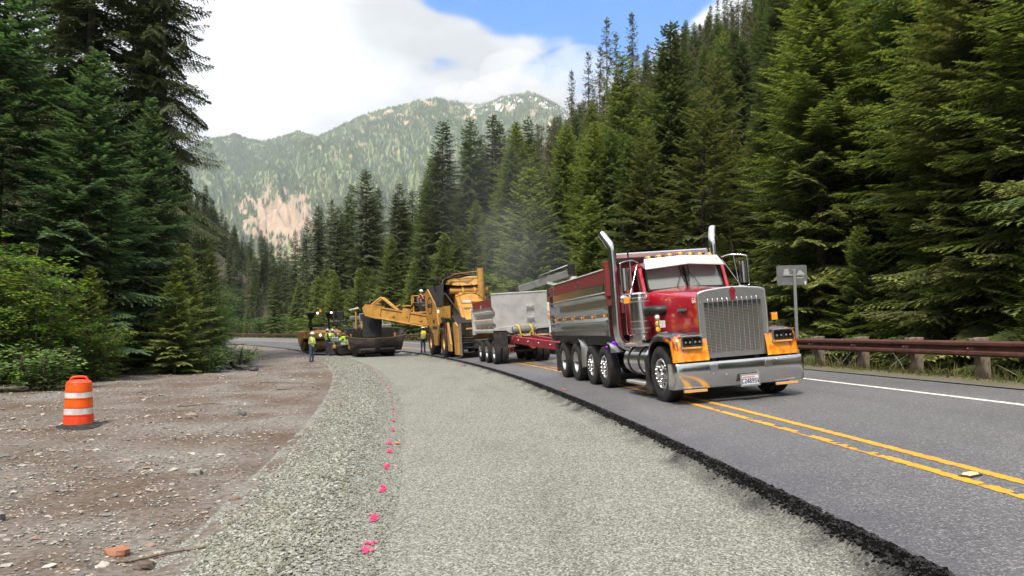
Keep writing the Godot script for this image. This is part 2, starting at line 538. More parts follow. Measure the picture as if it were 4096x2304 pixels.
func dirt_col(d: float, u: float, p: Vector3) -> Color:
	var a := nz.get_noise_2d(p.x * 0.35, p.z * 0.35)
	var b := nz.get_noise_2d(p.x * 1.6 + 40.0, p.z * 1.6)
	var brown := Color(0.155, 0.112, 0.088); var grey := Color(0.27, 0.255, 0.243)
	var t := clampf(0.42 + a * 1.1 + b * 0.4, 0.0, 1.0)
	return brown.lerp(grey, t)

func build_ground() -> void:
	strip("ground", -24.0, 200.0, func(d): return lin(-95.0, -26.0, 8) + lin(-25.0, -shoulder(d) - 1.2, 60), M.dirt, dirt_col, 0.35)
	strip("gravel_shoulder", -24.0, 70.0, func(d): return lin(-shoulder(d) - 1.9, -shoulder(d) + 0.02, 16), M.gravel, func(_d, _u, p):
		var a := nz.get_noise_2d(p.x * 0.8, p.z * 0.8) * 0.2 + 1.08
		return Color(a, a, a * 0.99), 0.25, 0.004)
	strip("gravel_lane", -24.0, 62.0, func(d): return lin(-shoulder(d), 0.08, 14), M.gravel, func(d, u, p):
		var a := 1.02 + nz.get_noise_2d(p.x * 0.5, p.z * 0.22) * 0.26 + nz.get_noise_2d(u * 2.2, d * 0.05 + 5.0) * 0.2
		var spill: float = clampf((u + 0.3 + nz.get_noise_2d(p.x * 2.0, p.z * 2.0) * 0.4) / 0.3, 0.0, 1.0)   # tack coat spilled along the cut edge
		return Color(a, a * 1.005, a * 0.97).lerp(Color(0.12, 0.115, 0.14), spill * 0.92), 0.3, 0.002)
	strip("road", -24.0, 226.0, func(_d): return [0.0, 0.1, 0.25, 0.4, 0.6, 0.85] + lin(1.1, 6.55, 14), M.asphalt, func(d, u, p):
		var a: float = 0.285 + nz.get_noise_2d(p.x * 0.25, p.z * 0.12) * 0.06 + nz.get_noise_2d(u * 3.0, d * 0.08) * 0.045
		var c := Color(a * 0.985, a * 0.985, a * 1.055)
		var tack: float = clampf((0.75 + nz.get_noise_2d(p.x * 1.2, p.z * 0.9) * 0.5 - u) / 0.6, 0.0, 1.0)  # tack coat along the edge; its lavender colour also paints the wet sky sheen
		return c.lerp(Color(0.195, 0.19, 0.22), tack * 0.75), 0.3)
	strip("new_asphalt_mat", 59.5, 226.0, func(_d): return lin(-6.6, -0.003, 8), M.new_asphalt, func(_d, _u, p):
		var a := 0.15 + nz.get_noise_2d(p.x * 0.2, p.z * 0.2) * 0.03
		return Color(a, a, a * 1.15), 0.5, 0.13)
	# ragged fresh edge of the asphalt: crumbled black face
	var st := S()
	var rows := []
	var d := -24.0
	while d < 60.0:
		var row := []
		for k in 7:
			var t := k / 6.0
			var j := nz.get_noise_3d(d * 9.0, k * 2.3, 1.0)
			var u := -0.10 + 0.14 * t + j * 0.035
			var y := lerpf(0.10, 0.262, smoothstep(0.0, 0.8, t)) + nz.get_noise_3d(d * 13.0, k * 3.1, 6.0) * 0.035
			if k == 6: y = 0.232; u = 0.06 + j * 0.05
			if k == 0: y = 0.075
			var n := nrm(d)
			row.append(Vector3(lipx(d) + n.x * u, y, -d + n.y * u))
		rows.append(row)
		d += 0.035 if d > 3.0 and d < 22.0 else 0.12
	st.set_smooth_group(-1)
	for i in rows.size() - 1:
		for k in 6:
			quad(st, rows[i][k], rows[i + 1][k], rows[i + 1][k + 1], rows[i][k + 1])
	structure(st, "asphalt_edge", M.tar)
	# verge and forest floor on the right
	strip("verge", -24.0, 230.0, func(_d): return lin(6.5, 9.0, 8) + lin(9.6, 34.0, 12), M.verge, func(_d, u, p):
		var a := nz.get_noise_2d(p.x * 1.4, p.z * 1.4)
		var c := Color(0.13, 0.105, 0.075).lerp(Color(0.085, 0.095, 0.035), clampf(0.5 + a * 1.6, 0.0, 1.0))
		return c.lerp(Color(0.12, 0.115, 0.115), clampf((6.9 - u) / 0.5, 0.0, 1.0)) if u < 9.0 else Color(0.05, 0.042, 0.028), 0.5, 0.02)
	# painted lines
	line("centre_line", 1.62, 0.11, 2.0, 220.0, M.line_yellow, true)
	line("centre_line", 1.95, 0.11, 2.0, 220.0, M.line_yellow, false)
	line("edge_line", 5.27, 0.11, 2.0, 220.0, M.line_white, false)
	# hill on the right, slope on the far left, valley floor
	var hs := S(); hs.set_smooth_group(1)
	grid_to(hs, -70.0, 240.0, -330.0, 40.0, 62, 74, func(x, z): return hill_y(x, z))
	structure(hs, "hill", M.soil)
	var ls := S(); ls.set_smooth_group(1)
	grid_to(ls, -420.0, -60.0, -760.0, -232.0, 50, 60, func(x, z): return hill_y(x, z))
	structure(ls, "far_slope", M.soil)
	var vs := S(); vs.set_smooth_group(1)
	grid_to(vs, -2900.0, 2500.0, -4300.0, 400.0, 24, 24, func(_x, _z): return -4.0)
	structure(vs, "valley_floor", M.soil)

func grid_to(st: SurfaceTool, x0: float, x1: float, z0: float, z1: float, nx: int, nzz: int, f: Callable) -> void:
	var pts := []
	for i in nx + 1:
		var r := []
		for j in nzz + 1:
			var x := lerpf(x0, x1, float(i) / nx); var z := lerpf(z0, z1, float(j) / nzz)
			r.append(Vector3(x, f.call(x, z), z))
		pts.append(r)
	for i in nx:
		for j in nzz:
			quad(st, pts[i][j], pts[i + 1][j], pts[i + 1][j + 1], pts[i][j + 1])

func line(called: String, u: float, w: float, d0: float, d1: float, mt: Material, ragged: bool) -> void:
	var st := S()
	var d := d0
	while d < d1:
		var dd := 0.035 * clampf(d / 8.0, 1.0, 40.0)
		var wear := nz.get_noise_2d(d * 1.9, u * 7.0)
		var n1 := nf.get_noise_2d(d * 8.0, u * 3.0) * 0.02; var n2 := nf.get_noise_2d((d + dd) * 8.0, u * 3.0) * 0.02
		var e1 := nf.get_noise_2d(d * 8.0, u * 3.0 + 50.0) * 0.02; var e2 := nf.get_noise_2d((d + dd) * 8.0, u * 3.0 + 50.0) * 0.02
		var cut := 0.0
		if ragged and d < 40.0:
			cut = clampf((nz.get_noise_2d(d * 1.4, 3.0) + nf.get_noise_2d(d * 6.0, 9.0) * 0.5 - 0.05) * 0.3, 0.0, 0.075)
		if wear > -0.75:
			quad(st, P(d, u - w / 2 + n1, 0.005), P(d + dd, u - w / 2 + n2, 0.005), P(d + dd, u + w / 2 + e2 - cut, 0.005), P(d, u + w / 2 + e1 - cut, 0.005))
		d += dd
	structure(st, called, mt)

# ================================================================ the mountain
const RIDGE := [[-0.7, 0.2], [-0.52, 0.225], [-0.438, 0.239], [-0.40, 0.25], [-0.366, 0.257], [-0.33, 0.252], [-0.283, 0.269], [-0.257, 0.26], [-0.221, 0.274], [-0.175, 0.291], [-0.128, 0.303], [-0.097, 0.306], [-0.045, 0.300], [-0.004, 0.309], [0.022, 0.314], [0.058, 0.30], [0.12, 0.27], [0.3, 0.23], [0.5, 0.2]]

func ridge(t: float) -> float:
	for i in RIDGE.size() - 1:
		if t <= RIDGE[i + 1][0]:
			var k: float = (t - RIDGE[i][0]) / (RIDGE[i + 1][0] - RIDGE[i][0])
			return lerpf(RIDGE[i][1], RIDGE[i + 1][1], clampf(k, 0, 1))
	return 0.2

# t = x / distance, s = 0 at the foot .. 1 at the crest
func mountain_p(t: float, s: float) -> Vector3:
	var dist := lerpf(2300.0, 4200.0, s) + nz.get_noise_2d(t * 6.0, s * 2.0) * 130.0
	var crest := ridge(t) * 4200.0
	var rib := absf(nz.get_noise_2d(t * 13.0 + s * 0.9, s * 1.3 + 4.0))
	var gul := nz.get_noise_2d(t * 34.0 + s * 1.5, s * 2.4)
	var h := crest * pow(s, 0.86)
	h += (rib * 640.0 - 130.0 + gul * 170.0) * s * (1.0 - s) * 1.7
	h += nz.get_noise_2d(t * 120.0, s * 30.0) * 16.0 * (1.0 - absf(s - 0.5))
	return Vector3(t * dist, h, -dist)

func mountain_kind(t: float, s: float, p: Vector3) -> float:
	# >0 bare rock. The tan cliff, and thin cover near the crest
	var e := p.y / -p.z
	var cx := (t + 0.305) / 0.06; var cy := (e - 0.148) / 0.045
	var cl := 1.0 - sqrt(cx * cx + cy * cy) + nz.get_noise_2d(t * 60.0, e * 60.0) * 0.7
	var scat := nz.get_noise_2d(t * 45.0 + 9.0, e * 70.0) - 0.42
	if t > -0.2: scat += 0.22 * smoothstep(0.2, 0.3, e)
	return maxf(cl, scat * 2.0)

func build_mountain() -> void:
	var st := S(); st.set_smooth_group(1)
	var na := 300; var ns := 110
	var pts := []; var cols := []
	for i in na + 1:
		var r := []; var cr := []
		var t := lerpf(-0.62, 0.42, float(i) / na)
		for j in ns + 1:
			var s := float(j) / ns
			var p := mountain_p(t, s)
			r.append(p)
			var k := mountain_kind(t, s, p)
			var g := Color(0.085, 0.1, 0.042).lerp(Color(0.14, 0.165, 0.055), clampf(nz.get_noise_2d(t * 90.0, s * 40.0) * 1.5 + 0.3, 0, 1))
			var gully := absf(nz.get_noise_2d(t * 16.0 + s * 0.8 + 30.0, s * 0.9))
			if gully < 0.022 and s < 0.75: g = Color(0.085, 0.125, 0.035)
			var rock := Color(0.17, 0.115, 0.075).lerp(Color(0.25, 0.19, 0.14), clampf(nz.get_noise_2d(t * 200.0, s * 60.0) + 0.5, 0, 1))
			var c := g.lerp(rock, smoothstep(0.0, 0.25, k))
			if s > 0.9 and t > -0.06 and t < 0.1 and nz.get_noise_2d(t * 130.0, s * 160.0) > 0.18: c = Color(0.8, 0.82, 0.85)
			cr.append(c)
		pts.append(r); cols.append(cr)
	for i in na:
		for j in ns:
			for k in [[i, j], [i + 1, j], [i + 1, j + 1], [i, j], [i + 1, j + 1], [i, j + 1]]:
				st.set_color(cols[k[0]][k[1]]); st.add_vertex(pts[k[0]][k[1]])
	structure(st, "mountain", M.verge)
	# the wood that covers it: one mass of small conifers
	var tm := far_tree()
	var xs := []; var cs := []
	rng.seed = 301
	while xs.size() < 80000:
		var t := rng.randf_range(-0.5, 0.12)
		var s := rng.randf_range(0.2, 1.0)
		var p := mountain_p(t, s)
		if p.y / -p.z < 0.06: continue
		if mountain_kind(t, s, p) > 0.12 + rng.randf() * 0.25: continue
		if absf(nz.get_noise_2d(t * 16.0 + s * 0.8 + 30.0, s * 0.9)) < 0.018 and s < 0.75: continue
		var sc := rng.randf_range(11.0, 23.0) * (1.0 if s < 0.9 else 0.75)
		xs.append(Transform3D(Basis.from_euler(Vector3(0, rng.randf() * TAU, 0)).scaled(Vector3(sc * 0.95, sc, sc * 0.95)), p - Vector3(0, 1.5, 0)))
		var q := rng.randf()
		cs.append(Color(0.045, 0.07, 0.026).lerp(Color(0.14, 0.165, 0.05), q))
	scatter("mountain_wood", tm, M.leaf, xs, cs, "conifer wood covering the sunlit mountain in the distance", "wood")

func scatter(called: String, mesh: Mesh, mt: Material, xs: Array, cs: Array, label := "", category := "") -> MultiMeshInstance3D:
	var mm := MultiMesh.new()
	mm.transform_format = MultiMesh.TRANSFORM_3D
	mm.use_colors = cs.size() > 0
	mm.mesh = mesh
	mm.instance_count = xs.size()
	for i in xs.size():
		mm.set_instance_transform(i, xs[i])
		if cs.size(): mm.set_instance_color(i, cs[i])
	var o := MultiMeshInstance3D.new()
	o.name = numbered(called); o.multimesh = mm
	if mt: o.material_override = mt
	add_child(o)
	tag(o, label, category, "", "stuff")
	return o

func far_tree() -> ArrayMesh:
	var st := S()
	st.set_color(Color.WHITE)
	for k in 5:
		var y0 := 0.06 + k * 0.17
		var r := 0.17 * (1.0 - k * 0.18)
		for j in 6:
			var a := TAU * (j + k * 0.5) / 6; var b := a + TAU / 6 * 0.95
			tri(st, Vector3(0, y0 + 0.34, 0), Vector3(cos(a) * r, y0, sin(a) * r), Vector3(cos(b) * r * 0.8, y0 + 0.04, sin(b) * r * 0.8))
	st.generate_normals()
	return st.commit()

# ================================================================ trees
var tv := PackedVector3Array(); var tn := PackedVector3Array(); var tc := PackedColorArray()

func leaf3(a: Vector3, b: Vector3, c: Vector3, col: Color) -> void:
	var n := (c - a).cross(b - a).normalized()
	tv.append(a); tv.append(b); tv.append(c)
	tn.append(n); tn.append(n); tn.append(n)
	tc.append(col); tc.append(col); tc.append(col)

func leaf_mesh() -> ArrayMesh:
	var arr := []; arr.resize(Mesh.ARRAY_MAX)
	arr[Mesh.ARRAY_VERTEX] = tv; arr[Mesh.ARRAY_NORMAL] = tn; arr[Mesh.ARRAY_COLOR] = tc
	var m := ArrayMesh.new()
	m.add_surface_from_arrays(Mesh.PRIMITIVE_TRIANGLES, arr)
	tv = PackedVector3Array(); tn = PackedVector3Array(); tc = PackedColorArray()
	return m

# one spray of needles: flat fan of narrow leaflets along an axis
func spray(p: Vector3, dir: Vector3, side: Vector3, length: float, width: float, gap: float, col: Color, tip: Color, tipk: float) -> void:
	var n := maxi(2, int(length / gap))
	var up := side.cross(dir)
	for i in n:
		var t := (i + 0.5) / n
		var c := p + dir * length * t - Vector3(0, length * t * t * 0.18, 0)
		var w := width * 1.35 * (1.0 - 0.5 * t) * rng.randf_range(0.7, 1.25)
		var cc := tip if t > tipk else col
		cc = cc * rng.randf_range(0.82, 1.2)
		var lift := up * rng.randf_range(-0.25, 0.35) * w
		var fw := dir * gap * 1.0
		leaf3(c - fw * 0.6, c + side * w + dir * w * 0.65 + lift, c + fw * 0.7, cc)
		leaf3(c - fw * 0.6, c - side * w + dir * w * 0.65 + lift, c + fw * 0.7, cc)
	leaf3(p + dir * length * 0.8 - side * gap * 0.5 - Vector3(0, length * 0.12, 0), p + dir * (length + gap) - Vector3(0, length * 0.2, 0), p + dir * length * 0.8 + side * gap * 0.5 - Vector3(0, length * 0.12, 0), tip)

# conifer of height h; returns [trunk mesh, crown mesh]
func conifer(sd: int, o: Dictionary) -> Array:
	rng.seed = sd
	var h: float = o.h; var r: float = o.r; var base: float = o.get("base", 0.04) * h
	var bark := S()
	var tr: float = h * o.get("trunk", 0.012)
	var lean := Vector3(rng.randf_range(-1, 1), 0, rng.randf_range(-1, 1)) * 0.008 * h
	var tp := []; var rad := []
	for i in 9:
		var t := i / 8.0
		tp.append(Vector3(lean.x * t * t + rng.randf_range(-0.02, 0.02), h * t - 0.3 * (1 - t), lean.z * t * t))
		rad.append(tr * (1.0 - t) + 0.015 + (tr * 0.5 if i == 0 else 0.0))
	tube(bark, tp, rad, 8)
	var y := base
	var gap: float = o.get("gap", 0.1)
	var col: Color = o.col; var tip: Color = o.tip
	var wh: float = o.get("whorl", 0.36)
	while y < h * 0.985:
		var rel := (h - y) / (h - base)
		var prof: float = pow(rel, o.get("power", 0.75))
		if rel > 0.85: prof *= lerpf(1.0, o.get("skirt", 0.8), (rel - 0.85) / 0.15)
		var nb := int(o.get("nb", 6)) if rel > 0.12 else 5
		for b in nb:
			if rng.randf() < o.get("loss", 0.08): continue
			var az := TAU * (b + rng.randf_range(-0.4, 0.4)) / nb + y * 2.4
			var L := r * prof * rng.randf_range(0.62, 1.12) * (1.0 + 0.7 * nz.get_noise_3d(cos(az) * 0.9 + sd, y * 0.22, sin(az) * 0.9)) + 0.12
			var elv: float = lerpf(o.get("low", -0.12), o.get("high", 0.75), pow(1.0 - rel, 1.3)) + rng.randf_range(-0.14, 0.14)
			var out := Vector3(cos(az), 0, sin(az))
			var dir := (out * cos(elv) + Vector3.UP * sin(elv)).normalized()
			var side := dir.cross(Vector3.UP).normalized()
			var sag: float = o.get("sag", 0.22) * L
			var p0 := Vector3(lean.x * (y / h) * (y / h), y + rng.randf_range(-0.12, 0.12), lean.z * (y / h) * (y / h))
			var n := maxi(2, int(L / o.get("step", 0.24)))
			var bc := col * rng.randf_range(0.75, 1.25)
			bc.g *= rng.randf_range(0.94, 1.06)
			var s0: float = o.get("inner", 0.16)
			var prev := p0
			for k in n + 1:
				var s := lerpf(s0, 1.0, float(k) / n)
				var q := p0 + dir * L * s + Vector3(0, -sag * s * s + sag * 0.45 * s * s * s * s, 0)
				if L > 1.2 and k % 3 == 0:
					var th := 0.012 + 0.012 * (1.0 - s)
					leaf3(prev + Vector3(0, th, 0), prev - Vector3(0, th, 0), q, Color(0.06, 0.045, 0.03))
					leaf3(prev + side * th, prev - side * th, q, Color(0.06, 0.045, 0.03))
				prev = q
				if rng.randf() < o.get("thin", 0.0): continue
				var sl: float = clampf((1.0 - s) * L * 0.5 + 0.16, 0.14, o.get("twig", 0.75)) * rng.randf_range(0.7, 1.15)
				var droop: float = o.get("droop", 0.15)
				for sg in [-1.0, 1.0]:
					var dd: Vector3 = (dir * 0.75 + side * sg * 0.8 + Vector3(0, -droop + rng.randf_range(-0.18, 0.18), 0)).normalized()
					var ss: Vector3 = dd.cross(Vector3.UP + dir * 0.3).normalized()
					spray(q, dd, ss, sl, gap * 1.15, gap, bc, tip * rng.randf_range(0.8, 1.15), o.get("tipk", 0.72))
			spray(p0 + dir * L * 0.92 + Vector3(0, -sag * 0.5, 0), (dir + Vector3(0, 0.1, 0)).normalized(), side, minf(0.45, L * 0.4), gap * 1.2, gap, bc, tip, 0.35)
			if o.has("moss") and rng.randf() < o.moss:
				for k in 4:
					var s := rng.randf_range(0.3, 0.95)
					var q := p0 + dir * L * s + Vector3(0, -sag * s * s, 0)
					var w := rng.randf_range(0.04, 0.1)
					leaf3(q - side * w, q + side * w, q - Vector3(rng.randf_range(-0.1, 0.1), rng.randf_range(0.3, 0.8), 0), Color(0.2, 0.19, 0.12) * rng.randf_range(0.7, 1.2))
		y += wh * lerpf(0.55, 1.1, rel) * rng.randf_range(0.8, 1.2)
	spray(Vector3(lean.x, h * 0.96, lean.z), Vector3.UP, Vector3.RIGHT, h * 0.045, gap, gap, col, tip, 0.5)
	bark.generate_normals()
	var lm := leaf_mesh()
	return [bark.commit(), lm]

# broadleaf bush or small tree: stems, twigs, pointed leaves
func broadleaf(sd: int, h: float, r: float, stems: int, leaves: int, size: float, cols: Array) -> Array:
	rng.seed = sd
	var st := S()
	for i in stems:
		var az := TAU * i / stems + rng.randf() * 0.8
		var sp := rng.randf_range(0.3, 0.95) * r
		var top := Vector3(cos(az) * sp, h * rng.randf_range(0.6, 0.98), sin(az) * sp)
		var b := Vector3(cos(az) * 0.12, -0.15, sin(az) * 0.12)
		var pts := path([b, b.lerp(top, 0.45) + Vector3(0, h * 0.12, 0), top], 4)
		var rad := []
		for k in pts.size(): rad.append(lerpf(0.03 + h * 0.004, 0.008, float(k) / (pts.size() - 1)))
		tube(st, pts, rad, 5)
		for c in int(leaves / float(stems) / 14.0):
			var s := rng.randf_range(0.22, 1.0)
			var q: Vector3 = pts[int(s * (pts.size() - 1))]
			var o2 := Vector3(rng.randf_range(-1, 1), rng.randf_range(-0.55, 0.5), rng.randf_range(-1, 1)) * r * 0.42
			var cc: Vector3 = q + o2
			if cc.y < 0.06: cc.y = 0.06 + rng.randf() * 0.2
			tube(st, [q, cc], [0.007, 0.004], 3, false)
			var base: Color = cols[rng.randi() % cols.size()]
			var flat := Vector3(rng.randf_range(-0.4, 0.4), 1, rng.randf_range(-0.4, 0.4)).normalized()
			for l in 14:
				var a := rng.randf() * TAU
				var f := Vector3(cos(a), rng.randf_range(-0.35, 0.15), sin(a)).normalized()
				var p := cc + f * rng.randf_range(0.04, 0.3) * maxf(0.6, r * 0.35) + Vector3(0, rng.randf_range(-0.08, 0.08), 0)
				var w := f.cross(flat).normalized() * size * rng.randf_range(0.35, 0.55)
				var ln := f * size * rng.randf_range(0.8, 1.3)
				var col := base * rng.randf_range(0.75, 1.3)
				leaf3(p, p + ln * 0.45 + w, p + ln, col)
				leaf3(p, p + ln, p + ln * 0.45 - w, col)
				leaf3(p, p + ln * 0.15 + w * 1.1, p + ln * 0.6 + w * 0.9, col)
				leaf3(p, p + ln * 0.6 - w * 0.9, p + ln * 0.15 - w * 1.1, col)
	st.generate_normals()
	return [st.commit(), leaf_mesh()]

func snag(sd: int, h: float) -> Array:
	rng.seed = sd
	var st := S()
	tube(st, [v3(0, -0.3, 0), v3(0.05, h * 0.5, 0), v3(0.1, h, 0)], [h * 0.011, h * 0.007, 0.02], 7)
	var b := S()
	var y := h * 0.25
	while y < h * 0.97:
		var az := rng.randf() * TAU
		var L := rng.randf_range(0.4, 1.6) * (1.0 - y / h * 0.7)
		tube(b, [v3(0.08, y, 0), v3(cos(az) * L, y - L * 0.15, sin(az) * L)], [0.03, 0.008], 4, false)
		y += rng.randf_range(0.15, 0.5)
	st.generate_normals(); b.generate_normals()
	return [st.commit(), b.commit()]

var kinds := {}

func plant(kind: String, called: String, label: String, category: String, pos: Vector3, h: float, group := "", spread := 1.0, turn := -1.0) -> Node3D:
	var k: Dictionary = kinds[kind]
	var s: float = h / k.h
	var b := Basis.from_euler(Vector3(rng.randf_range(-0.02, 0.02), rng.randf() * TAU if turn < 0 else turn, rng.randf_range(-0.02, 0.02))).scaled(Vector3(s * spread, s, s * spread))
	var o := thing(called, label, category, Transform3D(b, pos), group)
	put(k.m[0], k.stem, k.bark, o)
	put(k.m[1], k.top, k.leaf, o)
	return o

func kind(n: String, h: float, m: Array, stem := "trunk", top := "crown", bk: Material = null, lf: Material = null) -> void:
	kinds[n] = {"h": h, "m": m, "stem": stem, "top": top, "bark": bk if bk else M.bark, "leaf": lf if lf else M.leaf}

func make_kinds() -> void:
	var dk := Color(0.09, 0.112, 0.06); var dkt := Color(0.14, 0.17, 0.08)
	kind("fir", 15.0, conifer(101, {"h": 15.0, "r": 3.9, "gap": 0.08, "step": 0.2, "col": Color(0.1, 0.165, 0.09), "tip": Color(0.19, 0.275, 0.14), "low": -0.1, "sag": 0.16, "twig": 0.8, "whorl": 0.34, "nb": 7, "base": 0.02, "power": 0.8, "skirt": 0.9}))
	kind("young", 9.0, conifer(102, {"h": 9.0, "r": 2.5, "step": 0.2, "col": Color(0.16, 0.2, 0.07), "tip": Color(0.34, 0.38, 0.12), "low": 0.0, "sag": 0.12, "twig": 0.6, "whorl": 0.3, "nb": 7, "base": 0.01, "gap": 0.07, "tipk": 0.62, "power": 0.8}))
	kind("spruce", 28.0, conifer(103, {"h": 28.0, "r": 5.0, "col": dk, "tip": dkt, "low": -0.35, "high": 0.6, "sag": 0.2, "droop": 0.35, "twig": 0.85, "whorl": 0.5, "nb": 7, "gap": 0.11, "step": 0.27, "base": 0.06, "loss": 0.15, "power": 0.62, "skirt": 0.7}))
	kind("hemlock", 24.0, conifer(104, {"h": 24.0, "r": 4.6, "col": Color(0.115, 0.16, 0.066), "tip": Color(0.2, 0.25, 0.092), "low": -0.2, "high": 0.55, "sag": 0.3, "droop": 0.4, "twig": 0.85, "whorl": 0.44, "nb": 7, "gap": 0.095, "step": 0.25, "base": 0.05, "loss": 0.12, "power": 0.7}))
	kind("tall", 32.0, conifer(105, {"h": 32.0, "r": 4.4, "col": Color(0.085, 0.105, 0.06), "tip": Color(0.13, 0.15, 0.075), "low": -0.3, "high": 0.5, "sag": 0.2, "droop": 0.3, "twig": 0.8, "whorl": 0.56, "nb": 7, "gap": 0.15, "step": 0.34, "base": 0.16, "loss": 0.2, "power": 0.55, "skirt": 0.55}))
	kind("mossy", 24.0, conifer(106, {"h": 24.0, "r": 3.1, "col": Color(0.15, 0.145, 0.095), "tip": Color(0.2, 0.185, 0.12), "low": -0.4, "high": 0.45, "sag": 0.25, "droop": 0.5, "twig": 0.6, "whorl": 0.6, "nb": 5, "gap": 0.11, "step": 0.3, "base": 0.12, "loss": 0.22, "thin": 0.22, "power": 0.6, "moss": 0.55}))
	kind("bright", 20.0, conifer(107, {"h": 20.0, "r": 4.6, "col": Color(0.135, 0.165, 0.06), "tip": Color(0.33, 0.36, 0.11), "low": -0.08, "high": 0.6, "sag": 0.2, "droop": 0.2, "twig": 0.8, "whorl": 0.4, "nb": 7, "gap": 0.08, "step": 0.22, "base": 0.04, "tipk": 0.68, "power": 0.72}))
	kind("brown", 17.0, conifer(108, {"h": 17.0, "r": 4.0, "col": Color(0.12, 0.135, 0.06), "tip": Color(0.23, 0.225, 0.085), "low": 0.0, "high": 0.6, "sag": 0.15, "droop": 0.2, "twig": 0.7, "whorl": 0.5, "nb": 6, "gap": 0.08, "step": 0.22, "base": 0.03, "thin": 0.06, "inner": 0.25, "power": 0.7, "tipk": 0.6}))
	kind("maple", 5.0, broadleaf(111, 5.0, 2.3, 12, 7000, 0.125, [Color(0.232, 0.343, 0.070), Color(0.174, 0.302, 0.060), Color(0.326, 0.403, 0.081), Color(0.140, 0.242, 0.056)]), "stems", "foliage")
	kind("shrub", 1.3, broadleaf(112, 1.3, 0.8, 9, 1800, 0.075, [Color(0.164, 0.282, 0.081), Color(0.232, 0.343, 0.101), Color(0.140, 0.222, 0.081)]), "stems", "foliage")
	kind("alder", 7.0, broadleaf(113, 7.0, 2.6, 10, 8000, 0.15, [Color(0.174, 0.282, 0.091), Color(0.209, 0.322, 0.101), Color(0.140, 0.231, 0.077)]), "stems", "foliage")
	kind("snag", 14.0, snag(114, 14.0), "trunk", "branches", M.snag, M.snag)

